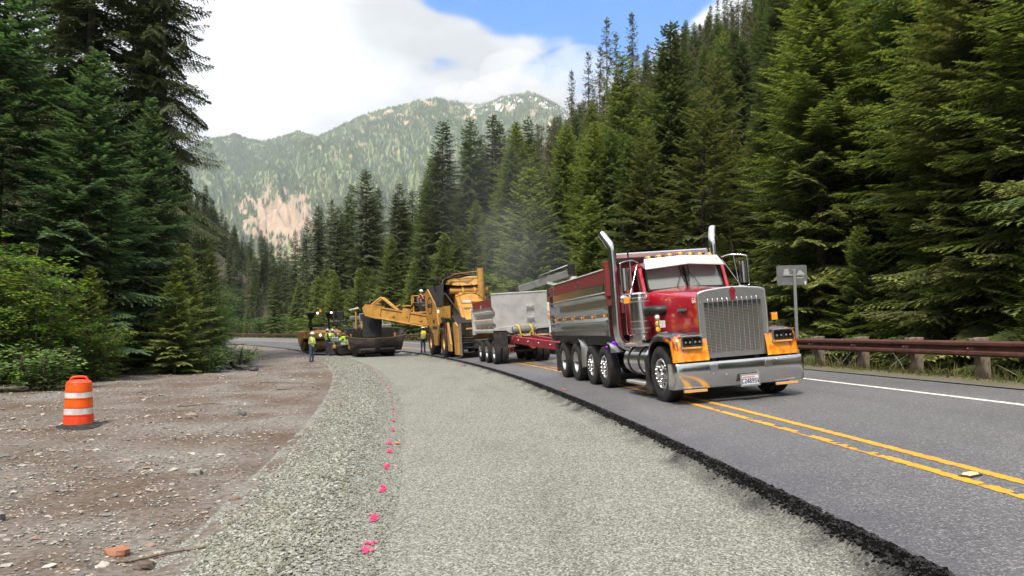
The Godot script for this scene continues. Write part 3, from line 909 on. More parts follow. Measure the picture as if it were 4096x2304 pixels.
func build_forest() -> void:
	make_kinds()
	rng.seed = 900
	# ---- left side, placed by what shows in the photograph: [kind, d, x, height, spread]
	var y := func(x, z): return ground_y(x, z) - 0.1
	var L := [
		["fir", 33.0, -18.6, 14.2, 1.12, "fir_tree", "broad fir with layered blue-green branches behind the orange barrel", "fir"],
		["fir", 39.0, -18.4, 14.0, 0.9, "fir_tree", "narrower fir just right of the broad layered fir", "fir"],
		["fir", 37.0, -25.0, 22.0, 1.0, "fir_tree", "tall fir behind the maple bush on the left bank", "fir"],
		["hemlock", 30.0, -22.5, 19.0, 1.0, "hemlock_tree", "pale green hemlock rising over the maple bush", "hemlock"],
		["spruce", 45.0, -20.7, 36.0, 0.62, "spruce_tree", "very tall dark spruce whose ragged edge stands against the sky", "spruce"],
		["spruce", 51.0, -24.6, 36.0, 0.75, "spruce_tree", "very tall dark spruce behind the ragged sky-edge spruce", "spruce"],
		["tall", 42.0, -23.8, 33.0, 1.0, "spruce_tree", "tall spruce with a bare trunk showing between the left firs", "spruce"],
		["spruce", 58.0, -28.0, 33.0, 0.75, "spruce_tree", "dark spruce third back along the left tree line", "spruce"],
		["hemlock", 66.0, -32.0, 26.0, 0.85, "hemlock_tree", "hemlock low on the left tree line beyond the spruces", "hemlock"],
		["bright", 50.0, -20.3, 9.5, 0.9, "young_fir", "bright young fir at the foot of the tall dark spruces", "fir"],
		["young", 57.0, -22.9, 9.5, 1.0, "young_fir", "small light green fir beside the bare dirt bank", "fir"],
		["young", 44.0, -17.2, 6.5, 1.0, "young_fir", "short fir with low spreading branches by the dark rocks", "fir"],
		["young", 35.0, -15.2, 4.2, 1.1, "young_fir", "little fir nearest the scraped pit", "fir"],
		["young", 31.0, -17.0, 4.6, 1.2, "young_fir", "low fir with yellow-green tips behind the barrel", "fir"],
		["young", 29.5, -20.2, 3.4, 1.2, "young_fir", "low bright fir under the maple bush", "fir"],
		["alder", 66.0, -26.6, 6.5, 1.0, "alder_bush", "leafy alder at the far end of the left tree line", "bush"],
		["alder", 76.0, -31.5, 6.0, 1.0, "alder_bush", "rounded alder where the left trees meet the road", "bush"],
		["alder", 62.0, -24.6, 4.0, 1.1, "alder_bush", "low alder in front of the light green young fir", "bush"],
		["maple", 28.0, -18.4, 5.6, 1.1, "maple_bush", "broad light green maple bush at the edge of the gravel lot", "bush"],
		["maple", 26.5, -20.5, 5.0, 1.0, "maple_bush", "yellow-green maple bush cut by the picture's edge", "bush"],
		["maple", 30.5, -17.3, 3.2, 1.0, "maple_bush", "small maple bush between the barrel and the broad fir", "bush"],
		["spruce", 46.0, -27.5, 34.0, 0.9, "spruce_tree", "tall dark spruce behind the bare-trunked spruce", "spruce"],
		["maple", 27.2, -16.7, 4.6, 0.9, "maple_bush", "bright maple bush reaching out over the fresh green shrub", "bush"],
		["maple", 29.0, -15.6, 2.6, 1.0, "maple_bush", "waist-high maple bush at the foot of the low yellow-tipped fir", "bush"],
		["young", 33.5, -14.6, 4.6, 1.3, "young_fir", "young fir with sweeping low boughs beside the dark glossy shrub", "fir"],
		["young", 36.5, -15.6, 6.2, 1.2, "young_fir", "young fir filling the gap under the narrower fir", "fir"],
		["alder", 41.0, -16.4, 4.8, 1.0, "alder_bush", "bright alder above the scraped pit", "bush"],
		["alder", 47.0, -18.6, 4.6, 1.1, "alder_bush", "bright alder standing under the ragged sky-edge spruce", "bush"],
		["alder", 52.5, -20.6, 4.2, 1.2, "alder_bush", "bright alder in front of the bright young fir", "bush"],
		["alder", 58.0, -22.2, 4.6, 1.1, "alder_bush", "bright alder beside the small light green fir", "bush"],
		["alder", 71.0, -28.2, 5.6, 1.1, "alder_bush", "bright alder leaning towards the new asphalt", "bush"],
		["shrub", 25.0, -15.2, 1.7, 1.2, "leafy_shrub", "small fresh green shrub in the gravel left of the barrel", "shrub"],
		["shrub", 24.0, -16.6, 1.2, 1.2, "leafy_shrub", "low pale shrub beside the fresh green shrub", "shrub"],
		["shrub", 34.5, -13.6, 1.4, 1.2, "leafy_shrub", "dark glossy shrub at the foot of the narrower fir", "shrub"],
		["shrub", 42.0, -14.9, 1.5, 1.4, "leafy_shrub", "leafy shrub above the dark rocks", "shrub"],
	]
	for a in L:
		plant(a[0], a[5], a[6], a[7], Vector3(a[2], y.call(a[2], -a[1]), -a[1]), a[3], "left bank trees and shrubs", a[4])
	# more forest standing behind the left edge and beside the camera (mirrored in the truck's polished sides)
	for i in 34:
		var d := 8.0 + i * 3.0 if i < 22 else -26.0 + (i - 22) * 3.0
		var u := -27.0 - rng.randf_range(2.0, 16.0)
		if d < 26.0: u = -24.0 - rng.randf_range(0.0, 12.0)
		var p := P(d, u)
		var kk: String = ["spruce", "hemlock", "fir", "tall"][rng.randi() % 4]
		plant(kk, "forest_tree", "dark conifer in the thick forest behind the left bank", "conifer", Vector3(p.x, y.call(p.x, p.z), p.z), rng.randf_range(19.0, 30.0), "conifers behind the left bank")
	# forest along the road behind the camera (mirrored in the truck's bright front)
	for i in 26:
		var d := -6.0 - i * 2.0
		for sd in [-1, 1]:
			var u := rng.randf_range(-34.0, -24.0) if sd < 0 else rng.randf_range(14.0, 24.0)
			var x := 2.72 - 0.045 * d + u
			plant(["spruce", "hemlock", "bright", "fir"][rng.randi() % 4], "forest_tree", "conifer of the forest along the road behind the viewer", "conifer", Vector3(x, -0.3, -d), rng.randf_range(13.0, 19.0), "conifers behind the viewer")
	# ---- right side row behind the guardrail
	rng.seed = 910
	var R := [
		["bright", 26.0, 15.3, 17.0, 1.1, "bright tipped fir with a clear straight trunk behind the road sign"],
		["brown", 21.5, 13.6, 15.0, 1.1, "thin brownish fir with bare inner branches behind the guardrail"],
		["bright", 18.0, 12.8, 15.0, 1.05, "bright tipped fir cut by the picture's edge behind the guardrail"],
		["hemlock", 23.5, 17.4, 22.0, 1.0, "dark hemlock between the brownish fir and the clear trunked fir"],
		["spruce", 30.0, 19.5, 24.0, 1.0, "dark spruce deep behind the road sign"],
		["bright", 33.0, 13.6, 18.0, 1.1, "broad fir with lime tips rising over the dump truck"],
		["young", 27.0, 12.3, 6.0, 1.2, "small fir leaning over the guardrail near the sign"],
		["young", 17.0, 11.7, 4.2, 1.2, "low fir with feathery branches behind the nearest rail posts"],
		["young", 21.0, 11.6, 3.6, 1.2, "low feathery fir behind the middle rail posts"],
	]
	for a in R:
		plant(a[0], "fir_tree", a[5], "fir", Vector3(a[2], y.call(a[2], -a[1]), -a[1]), a[3], "trees close behind the guardrail", a[4])
	for i in 66:
		var d := 14.0 + i * 3.2
		var row := i % 3
		var u := 11.5 + row * 4.2 + rng.randf_range(-1.0, 1.6)
		if d < 38.0 and row == 0: continue
		var p := P(d, u)
		var kk: String = ["bright", "hemlock", "bright", "spruce", "brown"][rng.randi() % 5]
		var hh := rng.randf_range(12.0, 18.0) if row == 0 else rng.randf_range(17.0, 25.0)
		if d > 90.0: kk = ["hemlock", "spruce", "tall", "tall", "hemlock"][rng.randi() % 5]
		if d > 90.0 and row > 0: hh = rng.randf_range(24.0, 33.0)
		if d > 150.0: hh = rng.randf_range(8.0, 14.0)
		if d > 185.0: hh = rng.randf_range(6.0, 10.0)
		var lb := {"bright": "lime tipped fir in the row behind the guardrail", "hemlock": "drooping green hemlock in the row behind the guardrail", "fir": "layered blue-green fir in the row behind the guardrail", "spruce": "dark spruce in the row behind the guardrail", "brown": "thin brownish fir in the row behind the guardrail", "tall": "tall dark spruce with bare lower trunk beyond the paving machines"}
		plant(kk, "roadside_tree", lb[kk], "conifer", Vector3(p.x, y.call(p.x, p.z), p.z), hh, lb[kk])
	for i in 44:
		var d := 13.0 + i * 1.55
		var u := 13.0 + (i % 5) * 3.1 + rng.randf_range(-1.2, 1.2)
		var p := P(d, u)
		var kk: String = ["bright", "hemlock", "bright", "hemlock", "bright", "brown"][rng.randi() % 6]
		plant(kk, "roadside_tree", {"bright": "lime tipped fir filling the forest wall above the guardrail", "hemlock": "soft green hemlock filling the forest wall above the guardrail", "fir": "blue-green fir filling the forest wall above the guardrail", "brown": "thin brownish fir filling the forest wall above the guardrail"}[kk], "conifer", Vector3(p.x, y.call(p.x, p.z), p.z), rng.randf_range(12.0, 21.0), "forest wall above the guardrail", 1.1)
	# light green young growth and alders along the outside of the bend
	for i in 46:
		var d := 46.0 + i * 3.6
		var u := 9.8 + rng.randf_range(-0.4, 2.6)
		var p := P(d, u)
		var kk: String = ["alder", "young", "alder", "young", "bright"][i % 5]
		var lb := {"alder": "leafy green alder along the outside of the bend", "young": "small light green fir along the outside of the bend", "bright": "young lime tipped fir along the outside of the bend"}
		plant(kk, "young_tree", lb[kk], "tree", Vector3(p.x, y.call(p.x, p.z) - 0.2, p.z), rng.randf_range(4.5, 8.0) * (1.5 if kk != "alder" and d < 130.0 else 1.0), lb[kk])
	for i in 54:
		var d := 58.0 + i * 1.7
		var u := 11.0 + (i % 4) * 4.0 + rng.randf_range(-1.4, 1.4)
		var p := P(d, u)
		var kk: String = ["bright", "hemlock", "young", "hemlock"][rng.randi() % 4]
		plant(kk, "slope_tree", {"bright": "lime tipped fir low on the slope behind the paving machines", "hemlock": "soft green hemlock low on the slope behind the paving machines", "young": "small bright fir low on the slope behind the paving machines"}[kk], "conifer", Vector3(p.x, y.call(p.x, p.z), p.z), rng.randf_range(8.0, 15.0), "trees low on the slope behind the machines", 1.15)
	# tall dark trees that make the skyline of the bend: [d, x view, top y view]
	for a in [[108.0, 1240, 272], [112.0, 1262, 292], [104.0, 1300, 300], [100.0, 1340, 285], [118.0, 1175, 335], [122.0, 1215, 330], [128.0, 1100, 372], [130.0, 1075, 400], [126.0, 1128, 395], [150.0, 1040, 470], [160.0, 985, 480], [165.0, 945, 462], [168.0, 915, 500], [172.0, 885, 455], [178.0, 832, 495], [182.0, 850, 530], [190.0, 770, 545], [195.0, 742, 575], [200.0, 760, 600], [205.0, 715, 625], [206.0, 690, 640], [140.0, 1060, 450], [146.0, 1010, 510], [175.0, 865, 540], [186.0, 800, 590]]:
		var x: float = (a[1] - 1288.0) / 1935.0 * a[0]
		var gy := ground_y(x, -a[0])
		var top: float = EYE + (838.0 - a[2]) / 1935.0 * a[0]
		plant(["tall", "tall", "spruce"][rng.randi() % 3], "skyline_spruce", "tall dark spruce standing against the mountain at the bend", "spruce", Vector3(x, gy - 0.2, -a[0]), top - gy, "tall spruces against the mountain", 0.85)
	# ---- hillside on the right
	rng.seed = 920
	var n := 0
	var rest := {"mossy": [], "hemlock": [], "spruce": [], "bright": []}
	while n < 900:
		var d := rng.randf_range(20.0, 285.0)
		var x := rng.randf_range(-70.0, 150.0)
		var foot := minf(26.0, 40.0 - 0.4 * d)
		if x < foot + 1.0 or x > d * 0.72 + 20.0: continue
		var hy := hill_y(x, -d)
		if hy < 0.5: continue
		if x - foot > 140.0: continue
		n += 1
		var high := hy > 22.0
		var kk: String = ["mossy", "mossy", "mossy", "hemlock"][rng.randi() % 4] if high else ["hemlock", "bright", "spruce", "mossy", "bright"][rng.randi() % 5]
		var hh := rng.randf_range(14.0, 24.0) if high else rng.randf_range(16.0, 25.0)
		if n <= 170:
			var lb := {"mossy": "grey-brown moss-hung conifer on the steep right hillside", "hemlock": "green hemlock on the steep right hillside", "bright": "lime tipped fir low on the steep right hillside", "spruce": "dark spruce low on the steep right hillside"}
			plant(kk, "hillside_tree", lb[kk], "conifer", Vector3(x, hy - 0.4, -d), hh, lb[kk])
		else:
			var s: float = hh / kinds[kk].h
			rest[kk].append(Transform3D(Basis.from_euler(Vector3(0, rng.randf() * TAU, 0)).scaled(Vector3(s, s, s)), Vector3(x, hy - 0.4, -d)))
	for kk in rest:
		scatter("hillside_wood", kinds[kk].m[1], M.leaf, rest[kk], [], {"mossy": "mass of mossy grey-brown conifers filling the right hillside", "hemlock": "mass of green hemlocks filling the right hillside", "spruce": "mass of dark spruces filling the right hillside", "bright": "mass of lime tipped firs filling the right hillside"}[kk], "wood")
		scatter("hillside_trunks", kinds[kk].m[0], M.bark, rest[kk], [], "trunks of the " + {"mossy": "mossy", "hemlock": "hemlock", "spruce": "spruce", "bright": "lime tipped"}[kk] + " wood on the right hillside", "wood")
	# the thin dead-topped trees on the ridge
	for a in [[190.0, 1530, 20], [196.0, 1485, 110], [200.0, 1510, 95], [205.0, 1440, 160], [185.0, 1560, 60], [180.0, 1600, 5]]:
		var x: float = (a[1] - 1288.0) / 1935.0 * a[0]
		var gy := ground_y(x, -a[0])
		var top: float = EYE + (838.0 - a[2]) / 1935.0 * a[0]
		plant("mossy", "ridge_tree", "thin ragged conifer standing on the right ridge against the sky", "conifer", Vector3(x, gy - 0.3, -a[0]), maxf(8.0, top - gy), "ragged trees on the ridge", 0.8)
	# ---- slope on the far left: wood, with a few pale snags
	var fx := []
	rng.seed = 930
	while fx.size() < 1500:
		var d := rng.randf_range(245.0, 600.0)
		var x := rng.randf_range(-360.0, -70.0)
		var hy := hill_y(x, -d)
		if hy < -0.9: continue
		var s := rng.randf_range(16.0, 26.0) / 32.0
		fx.append(Transform3D(Basis.from_euler(Vector3(0, rng.randf() * TAU, 0)).scaled(Vector3(s, s, s)), Vector3(x, hy - 0.4, -d)))
	scatter("far_wood", kinds.tall.m[1], M.leaf, fx.slice(0, 700), [], "dark conifer wood on the far left slope", "wood")
	scatter("far_wood", kinds.hemlock.m[1], M.leaf, fx.slice(700, 1100), [], "mid green conifers mixed into the far left slope", "wood")
	scatter("far_wood", kinds.mossy.m[1], M.leaf, fx.slice(1100), [], "grey-brown mossy conifers mixed into the far left slope", "wood")
	for a in [[240.0, 498, 640], [246.0, 508, 665], [250.0, 516, 655], [244.0, 488, 650]]:
		var x: float = (a[1] - 1288.0) / 1935.0 * a[0]
		var gy := maxf(hill_y(x, -a[0]), -1.0)
		plant("snag", "dead_snag", "pale dead tree trunk at the foot of the far left slope", "snag", Vector3(x, gy, -a[0]), maxf(10.0, EYE + (838.0 - a[2]) / 1935.0 * a[0] - gy), "pale dead snags")

# ================================================================ vehicles: shared pieces
# text standing on a face; xf places its centre, text reads along local x, faces local +z
func letters(s: String, size: float, mt: Material, parent: Node, xf: Transform3D, called := "lettering", depth := 0.006, wide := 1.0, font := "Droid Sans") -> MeshInstance3D:
	var t := TextMesh.new()
	t.text = s
	var f := SystemFont.new(); f.font_names = PackedStringArray([font]); f.font_weight = 700
	t.font = f; t.font_size = 64; t.pixel_size = size / 46.0; t.depth = depth
	t.curve_step = 4.0
	return put(t, called, mt, parent, xf * Transform3D(Basis.from_scale(Vector3(wide, 1, 1)), Vector3.ZERO))

# wheel with its axle along local x; side = +1 faces +x, -1 faces -x
func wheel(parent: Node, pos: Vector3, side: float, r: float, w: float, style: String, rim_mat: Material, steer := 0.0) -> Node3D:
	var o := Node3D.new(); o.name = "wheel"; parent.add_child(o, true)
	var b := Basis(Vector3(0, 0, -1), Vector3(side, 0, 0), Vector3(0, -side, 0)) if side > 0 else Basis(Vector3(0, 0, 1), Vector3(-1, 0, 0), Vector3(0, -1, 0))
	# local y of the lathe = outward
	o.transform = Transform3D(Basis.from_euler(Vector3(0, steer, 0)) * b, pos)
	var h := w * 0.5
	var ri := r * 0.56
	var st := S()
	var prof := [Vector2(ri, -h * 0.8), Vector2(r * 0.8, -h), Vector2(r * 0.93, -h * 0.92), Vector2(r * 0.985, -h * 0.8)]
	for g in 4:
		var y0 := -h * 0.8 + g * h * 0.4
		prof += [Vector2(r, y0 + 0.012), Vector2(r, y0 + h * 0.4 - 0.012), Vector2(r - 0.014, y0 + h * 0.4 - 0.01), Vector2(r - 0.014, y0 + h * 0.4 + 0.004)]
	prof += [Vector2(r * 0.985, h * 0.8), Vector2(r * 0.93, h * 0.92), Vector2(r * 0.8, h), Vector2(r * 0.7, h * 0.98), Vector2(ri + 0.02, h * 0.86), Vector2(ri, h * 0.78)]
	lathe(st, prof, 40)
	if style == "loader":   # big lugs
		for k in 22:
			for s in [-1.0, 1.0]:
				var a: float = TAU * (k + (0.5 if s > 0 else 0.0)) / 22
				bx(st, Vector3.ZERO, Vector3(0.12, h * 0.85, 0.09), 0.01, Transform3D(Basis.from_euler(Vector3(0, -a, 0)), Vector3.ZERO) * Transform3D(Basis.from_euler(Vector3(0.5 * s, 0, 0)), Vector3(r - 0.02, s * h * 0.45, 0)))
	com(st, "tyre", M.rubber, o)
	st = S()
	if style == "dish":
		lathe(st, [Vector2(ri, h * 0.8), Vector2(ri - 0.02, h * 0.84), Vector2(ri - 0.035, h * 0.7), Vector2(ri - 0.04, -h * 0.2), Vector2(ri - 0.09, -h * 0.42), Vector2(0.13, -h * 0.35), Vector2(0.12, h * 0.05), Vector2(0.08, h * 0.18), Vector2(0.0, h * 0.2)], 32, Transform3D(), true)
		com(st, "rim", rim_mat, o)
		st = S()
		cyl(st, Vector3(0, -h * 0.42, 0), Vector3(0, -h * 0.2, 0), 0.018, 0.014, 6)
		st.generate_normals()
		nuts(st.commit(), 0.17, rim_mat, o)
	elif style == "loader":
		lathe(st, [Vector2(ri, h * 0.78), Vector2(ri - 0.04, h * 0.8), Vector2(ri - 0.06, h * 0.45), Vector2(ri * 0.72, h * 0.3), Vector2(ri * 0.62, h * 0.36), Vector2(ri * 0.3, h * 0.36), Vector2(ri * 0.28, h * 0.55), Vector2(0, h * 0.56)], 28)
		com(st, "rim", rim_mat, o)
	else:
		# polished wheel with ten hand holes, hub and spiked nut covers
		lathe(st, [Vector2(ri, h * 0.78), Vector2(ri - 0.015, h * 0.86), Vector2(ri - 0.035, h * 0.84), Vector2(ri - 0.045, h * 0.62), Vector2(ri - 0.06, h * 0.6)], 40)
		lathe(st, [Vector2(ri - 0.12, h * 0.72), Vector2(0.15, h * 0.86), Vector2(0.12, h * 0.9), Vector2(0.11, h * 1.12), Vector2(0.07, h * 1.22), Vector2(0, h * 1.24)], 32)
		for k in 10:
			var a0 := TAU * (k + 0.24) / 10; var a1 := TAU * (k + 0.76) / 10
			var row := []
			for q in [[ri - 0.055, h * 0.6], [ri - 0.09, h * 0.66], [ri - 0.125, h * 0.72]]:
				var rr := []
				for m in 4:
					var a := lerpf(a0, a1, m / 3.0)
					rr.append(Vector3(cos(a) * q[0], q[1], sin(a) * q[0]))
				row.append(rr)
			loft(st, row)
		com(st, "rim", rim_mat, o)
		st = S()
		lathe(st, [Vector2(0.024, h * 0.8), Vector2(0.026, h * 1.05), Vector2(0.014, h * 1.22), Vector2(0.0, h * 1.34)], 8, Transform3D(), true)
		st.generate_normals()
		nuts(st.commit(), 0.145, rim_mat, o)
	# brake drum behind
	st = S()
	lathe(st, [Vector2(0, -h * 0.9), Vector2(ri * 0.85, -h * 0.9), Vector2(ri * 0.85, h * 0.3 if style == "hub" else -h * 0.5), Vector2(0, h * 0.3 if style == "hub" else -h * 0.5)], 20)
	com(st, "brake_drum", M.black, o)
	return o

func nuts(m: Mesh, r: float, mt: Material, o: Node) -> void:
	for k in 10:
		var a := TAU * k / 10
		put(m, "lug_nut", mt, o, Transform3D(Basis(), Vector3(cos(a) * r, 0, sin(a) * r)))

func flame_image(w: int, h: int, base: Color, f: Callable) -> ImageTexture:
	# painted flames: f(u, v) gives how far into the fire a point lies (0 = outside .. 1 = heart)
	var n := FastNoiseLite.new(); n.seed = 61; n.frequency = 1.0; n.fractal_octaves = 4; n.domain_warp_enabled = true; n.domain_warp_amplitude = 0.6; n.domain_warp_frequency = 2.0
	var im := Image.create(w, h, false, Image.FORMAT_RGB8)
	for y in h:
		for x in w:
			var u := (x + 0.5) / w; var v := (y + 0.5) / h
			var k: float = f.call(u, v, n)
			var c := base
			if k > 0.0:
				c = base.lerp(Color(0.55, 0.1, 0.01), clampf(k * 5.0, 0, 1))
				c = c.lerp(Color(0.72, 0.2, 0.008), clampf((k - 0.12) * 4.0, 0, 1))
				c = c.lerp(Color(0.85, 0.42, 0.03), clampf((k - 0.42) * 2.2, 0, 1) * (0.45 + 0.9 * n.get_noise_2d(u * 9.0, v * 9.0)))
			im.set_pixel(x, y, c.linear_to_srgb())
	return ImageTexture.create_from_image(im)

func coat(t: Texture2D) -> StandardMaterial3D:
	var m := mat(1, 1, 1, 0.35); m.albedo_texture = t
	m.clearcoat_enabled = true; m.clearcoat = 1.0; m.clearcoat_roughness = 0.04
	m.texture_repeat = false
	return m

# LED panel: black tray, rows of lens cells
func led(parent: Node, called: String, xf: Transform3D, w: float, h: float, nx: int, ny: int, lens: Material) -> void:
	var o := Node3D.new(); o.name = called; parent.add_child(o, true); o.transform = xf
	var st := S()
	bx(st, Vector3(0, 0, -0.02), Vector3(w + 0.02, h + 0.02, 0.04), 0.006)
	com(st, "housing", M.chrome, o)
	st = S()
	for i in nx:
		for j in ny:
			bx(st, Vector3((i + 0.5) / nx * w - w / 2, (j + 0.5) / ny * h - h / 2, 0.004), Vector3(w / nx * 0.8, h / ny * 0.8, 0.012), 0.003)
	com(st, "lens", lens, o)

func build_truck() -> void:
	var q := road_at(3.99, -14.95)
	var T := thing("dump_truck", "red and chrome dump truck with flame painted fenders, facing us on the road", "truck", on_road(q.x, q.y, 2.1, 0.075))
	var st := S()
	# ---- chassis
	for s in [-1.0, 1.0]:
		bx(st, v3(0.42 * s, 0.86, -4.0), v3(0.1, 0.28, 9.8), 0.01)
	for z in [0.7, -0.6, -2.0, -3.0, -4.2, -5.4, -6.8, -8.2]: bx(st, v3(0, 0.86, z), v3(0.84, 0.2, 0.12))
	com(st, "chassis", M.frame, T)
	for z in [0.15, -3.78, -5.0, -6.67, -8.21]:
		st = S()
		cyl(st, v3(-1.0, 0.52, z), v3(1.0, 0.52, z), 0.07, -1, 10)
		if z < -5: ball(st, v3(0, 0.52, z), v3(0.24, 0.22, 0.26))
		com(st, "axle", M.frame, T)
	# underbody: engine block, transmission, tanks: the dark mass between the wheels
	st = S()
	bx(st, v3(0, 0.8, 0.1), v3(0.7, 0.7, 1.4), 0.08)
	bx(st, v3(0, 0.75, -1.2), v3(0.5, 0.5, 1.3), 0.08)
	com(st, "engine", M.frame, T)
	# ---- wheels
	for s in [-1.0, 1.0]:
		wheel(T, v3(1.03 * s, 0.53, 0.15), s, 0.53, 0.33, "hub", M.chrome, 0.03)
		for z in [-3.78, -5.0]: wheel(T, v3(1.06 * s, 0.5 if z < -4 else 0.5, z), s, 0.5, 0.3, "hub", M.chrome)
		for z in [-6.67, -8.21]:
			wheel(T, v3(1.08 * s, 0.525, z), s, 0.525, 0.27, "dish", M.chrome)
			wheel(T, v3(0.76 * s, 0.525, z), s, 0.525, 0.27, "dish", M.frame)
	# ---- bumper
	st = S()
	var rows := []
	for k in 5:
		var y: float = [0.285, 0.32, 0.5, 0.70, 0.745][k]
		var inset: float = [0.1, 0.062, 0.03, 0.004, 0.03][k]
		var row := []
		for i in 33:
			var t := i / 32.0 * 2.0 - 1.0
			var a := absf(t)
			var x: float
			var z: float
			if a < 0.84:
				x = t / 0.84 * 1.2; z = 1.14 - 0.05 * pow(a / 0.84, 2)
			else:
				var w := (a - 0.84) / 0.16
				x = signf(t) * (1.2 + 0.05 * sin(minf(w * 2.0, 1.0) * PI / 2)); z = 1.09 - 0.05 * (1.0 - cos(minf(w * 2.0, 1.0) * PI / 2)) - maxf(0.0, w - 0.5) * 0.5
			row.append(v3(x, y, z - inset))
		rows.append(row)
	loft(st, rows)
	var back := []
	for r in [rows[4], rows[0]]:
		var row := []
		for p in r: row.append(v3(p.x * 0.97, p.y, p.z - 0.05))
		back.append(row)
	loft(st, [rows[4], back[0]], false); loft(st, [back[1], rows[0]], false); loft(st, back, false)
	com(st, "bumper", M.chrome, T)
	for s in [-1.0, 1.0]:
		st = S()
		bx(st, v3(0.52 * s, 0.63, 1.135), v3(0.14, 0.13, 0.02), 0.005)
		com(st, "tow_flap", M.chrome, T)
		led(T, "led_bar", at(0.87 * s, 0.25, 1.07), 0.42, 0.035, 22, 2, M.amber)
	for p in [[-0.3, 0.5], [0.3, 0.5], [-0.55, 0.53], [0.66, 0.7]]:
		st = S(); ball(st, v3(p[0], p[1], 1.14), v3(0.016, 0.016, 0.012), 8, 6); com(st, "bolt", M.chrome, T)
	# licence plate
	st = S(); bx(st, v3(0.12, 0.37, 1.16), v3(0.37, 0.22, 0.02), 0.004)
	var lp := com(st, "licence_plate", mat(0.25, 0.25, 0.25, 0.4), T)
	st = S(); bx(st, v3(0.12, 0.37, 1.17), v3(0.31, 0.16, 0.006), 0.002)
	com(st, "plate_face", mat(0.62, 0.66, 0.7, 0.5), lp)
	var navy := mat(0.012, 0.03, 0.12, 0.5)
	letters("C24895V", 0.085, navy, lp, at(0.12, 0.355, 1.1745), "plate_number", 0.004, 0.72)
	letters("WASHINGTON", 0.024, mat(0.5, 0.02, 0.03, 0.5), lp, at(0.09, 0.425, 1.1745), "plate_state", 0.004)
	# ---- grille
	st = S()
	var outer := [[-0.62, 0.80], [-0.64, 1.90], [-0.60, 1.985], [-0.3, 2.03], [0.0, 2.045], [0.3, 2.03], [0.60, 1.985], [0.64, 1.90], [0.62, 0.80]]
	var inner := [[-0.54, 0.88], [-0.55, 1.75], [0.55, 1.75], [0.54, 0.88]]
	# shell as four pieces round the opening, with a rounded crown
	for s in [-1.0, 1.0]:
		plate(st, [[0.62 * s, 0.80], [0.64 * s, 1.90], [0.55 * s, 1.82], [0.54 * s, 0.88]], 0.86, 0.97)
	plate(st, [[-0.62, 0.80], [-0.54, 0.88], [0.54, 0.88], [0.62, 0.80]], 0.86, 0.965)
	plate(st, [[-0.64, 1.90], [-0.60, 1.985], [-0.3, 2.03], [0, 2.045], [0.3, 2.03], [0.60, 1.985], [0.64, 1.90], [0.55, 1.80], [-0.55, 1.80]], 0.86, 0.968)
	tube(st, path([v3(-0.625, 0.8, 0.955), v3(-0.645, 1.4, 0.955), v3(-0.642, 1.88, 0.955), v3(-0.6, 1.985, 0.955), v3(-0.3, 2.028, 0.955), v3(0, 2.044, 0.955), v3(0.3, 2.028, 0.955), v3(0.6, 1.985, 0.955), v3(0.642, 1.88, 0.955), v3(0.645, 1.4, 0.955), v3(0.625, 0.8, 0.955)], 3), 0.028, 8)
	var gr := com(st, "grille", M.satin, T)
	st = S(); bx(st, v3(0, 1.33, 0.86), v3(1.12, 0.98, 0.03)); com(st, "radiator", mat(0.07, 0.066, 0.065, 0.6), gr)
	st = S()
	for k in 34: bx(st, v3(0, 0.895 + k * 0.0268, 0.9), v3(1.1, 0.014, 0.02), 0.003)
	com(st, "grille_screen", mat(0.5, 0.49, 0.48, 0.4, 0.9), gr)
	for k in 11:
		st = S()
		var x := -0.47 + k * 0.094
		tube(st, path([v3(x, 0.87, 0.955), v3(x, 1.3, 0.97), v3(x, 1.8, 0.975), v3(x, 1.87, 0.95)], 3), 0.014, 6)
		com(st, "grille_bar", M.chrome, gr)
	for s in [-1.0, 1.0]:
		for k in 6:
			st = S(); ball(st, v3(0.595 * s, 0.92 + k * 0.18, 0.972), v3(0.009, 0.009, 0.006), 6, 4); com(st, "rivet", M.chrome, gr)
	# emblem
	st = S()
	var em := []
	for k in 20:
		var a := TAU * k / 20
		em.append([cos(a) * 0.062, 1.985 + sin(a) * 0.07])
	plate(st, em, 0.975, 1.0)
	plate(st, [[-0.05, 1.97], [-0.038, 1.82], [0.038, 1.82], [0.05, 1.97]], 0.975, 0.998)
	var emb := com(st, "emblem", M.chrome, T)
	st = S()
	em = []
	for k in 20:
		var a := TAU * k / 20
		em.append([cos(a) * 0.05, 1.985 + sin(a) * 0.058])
	plate(st, em, 0.998, 1.004)
	for k in 3: bx(st, v3(-0.024 + k * 0.024, 1.875, 1.0), v3(0.016, 0.09, 0.006))
	com(st, "emblem_enamel", mat(0.35, 0.01, 0.03, 0.25), emb)
	letters("KW", 0.05, M.chrome, emb, at(0, 1.985, 1.006), "emblem_letters", 0.004, 0.8)
	# ---- hood, painted flames at its front edge
	var hood_tex := flame_image(384, 192, Color(0.42, 0.007, 0.028), func(u, v, n):
		var edge: float = (u - 0.82) / 0.18
		var low: float = clampf((0.38 - v) / 0.38, 0, 1) * clampf((u - 0.66) / 0.3, 0, 1)
		var lick: float = n.get_noise_2d(u * 7.0, v * 3.2 + u * 2.0)
		return clampf(maxf(edge * 0.75, low * 0.9) + lick * 0.9 - 0.3, 0, 1) * 0.7)
	st = S()
	rows = []; var uvs := []
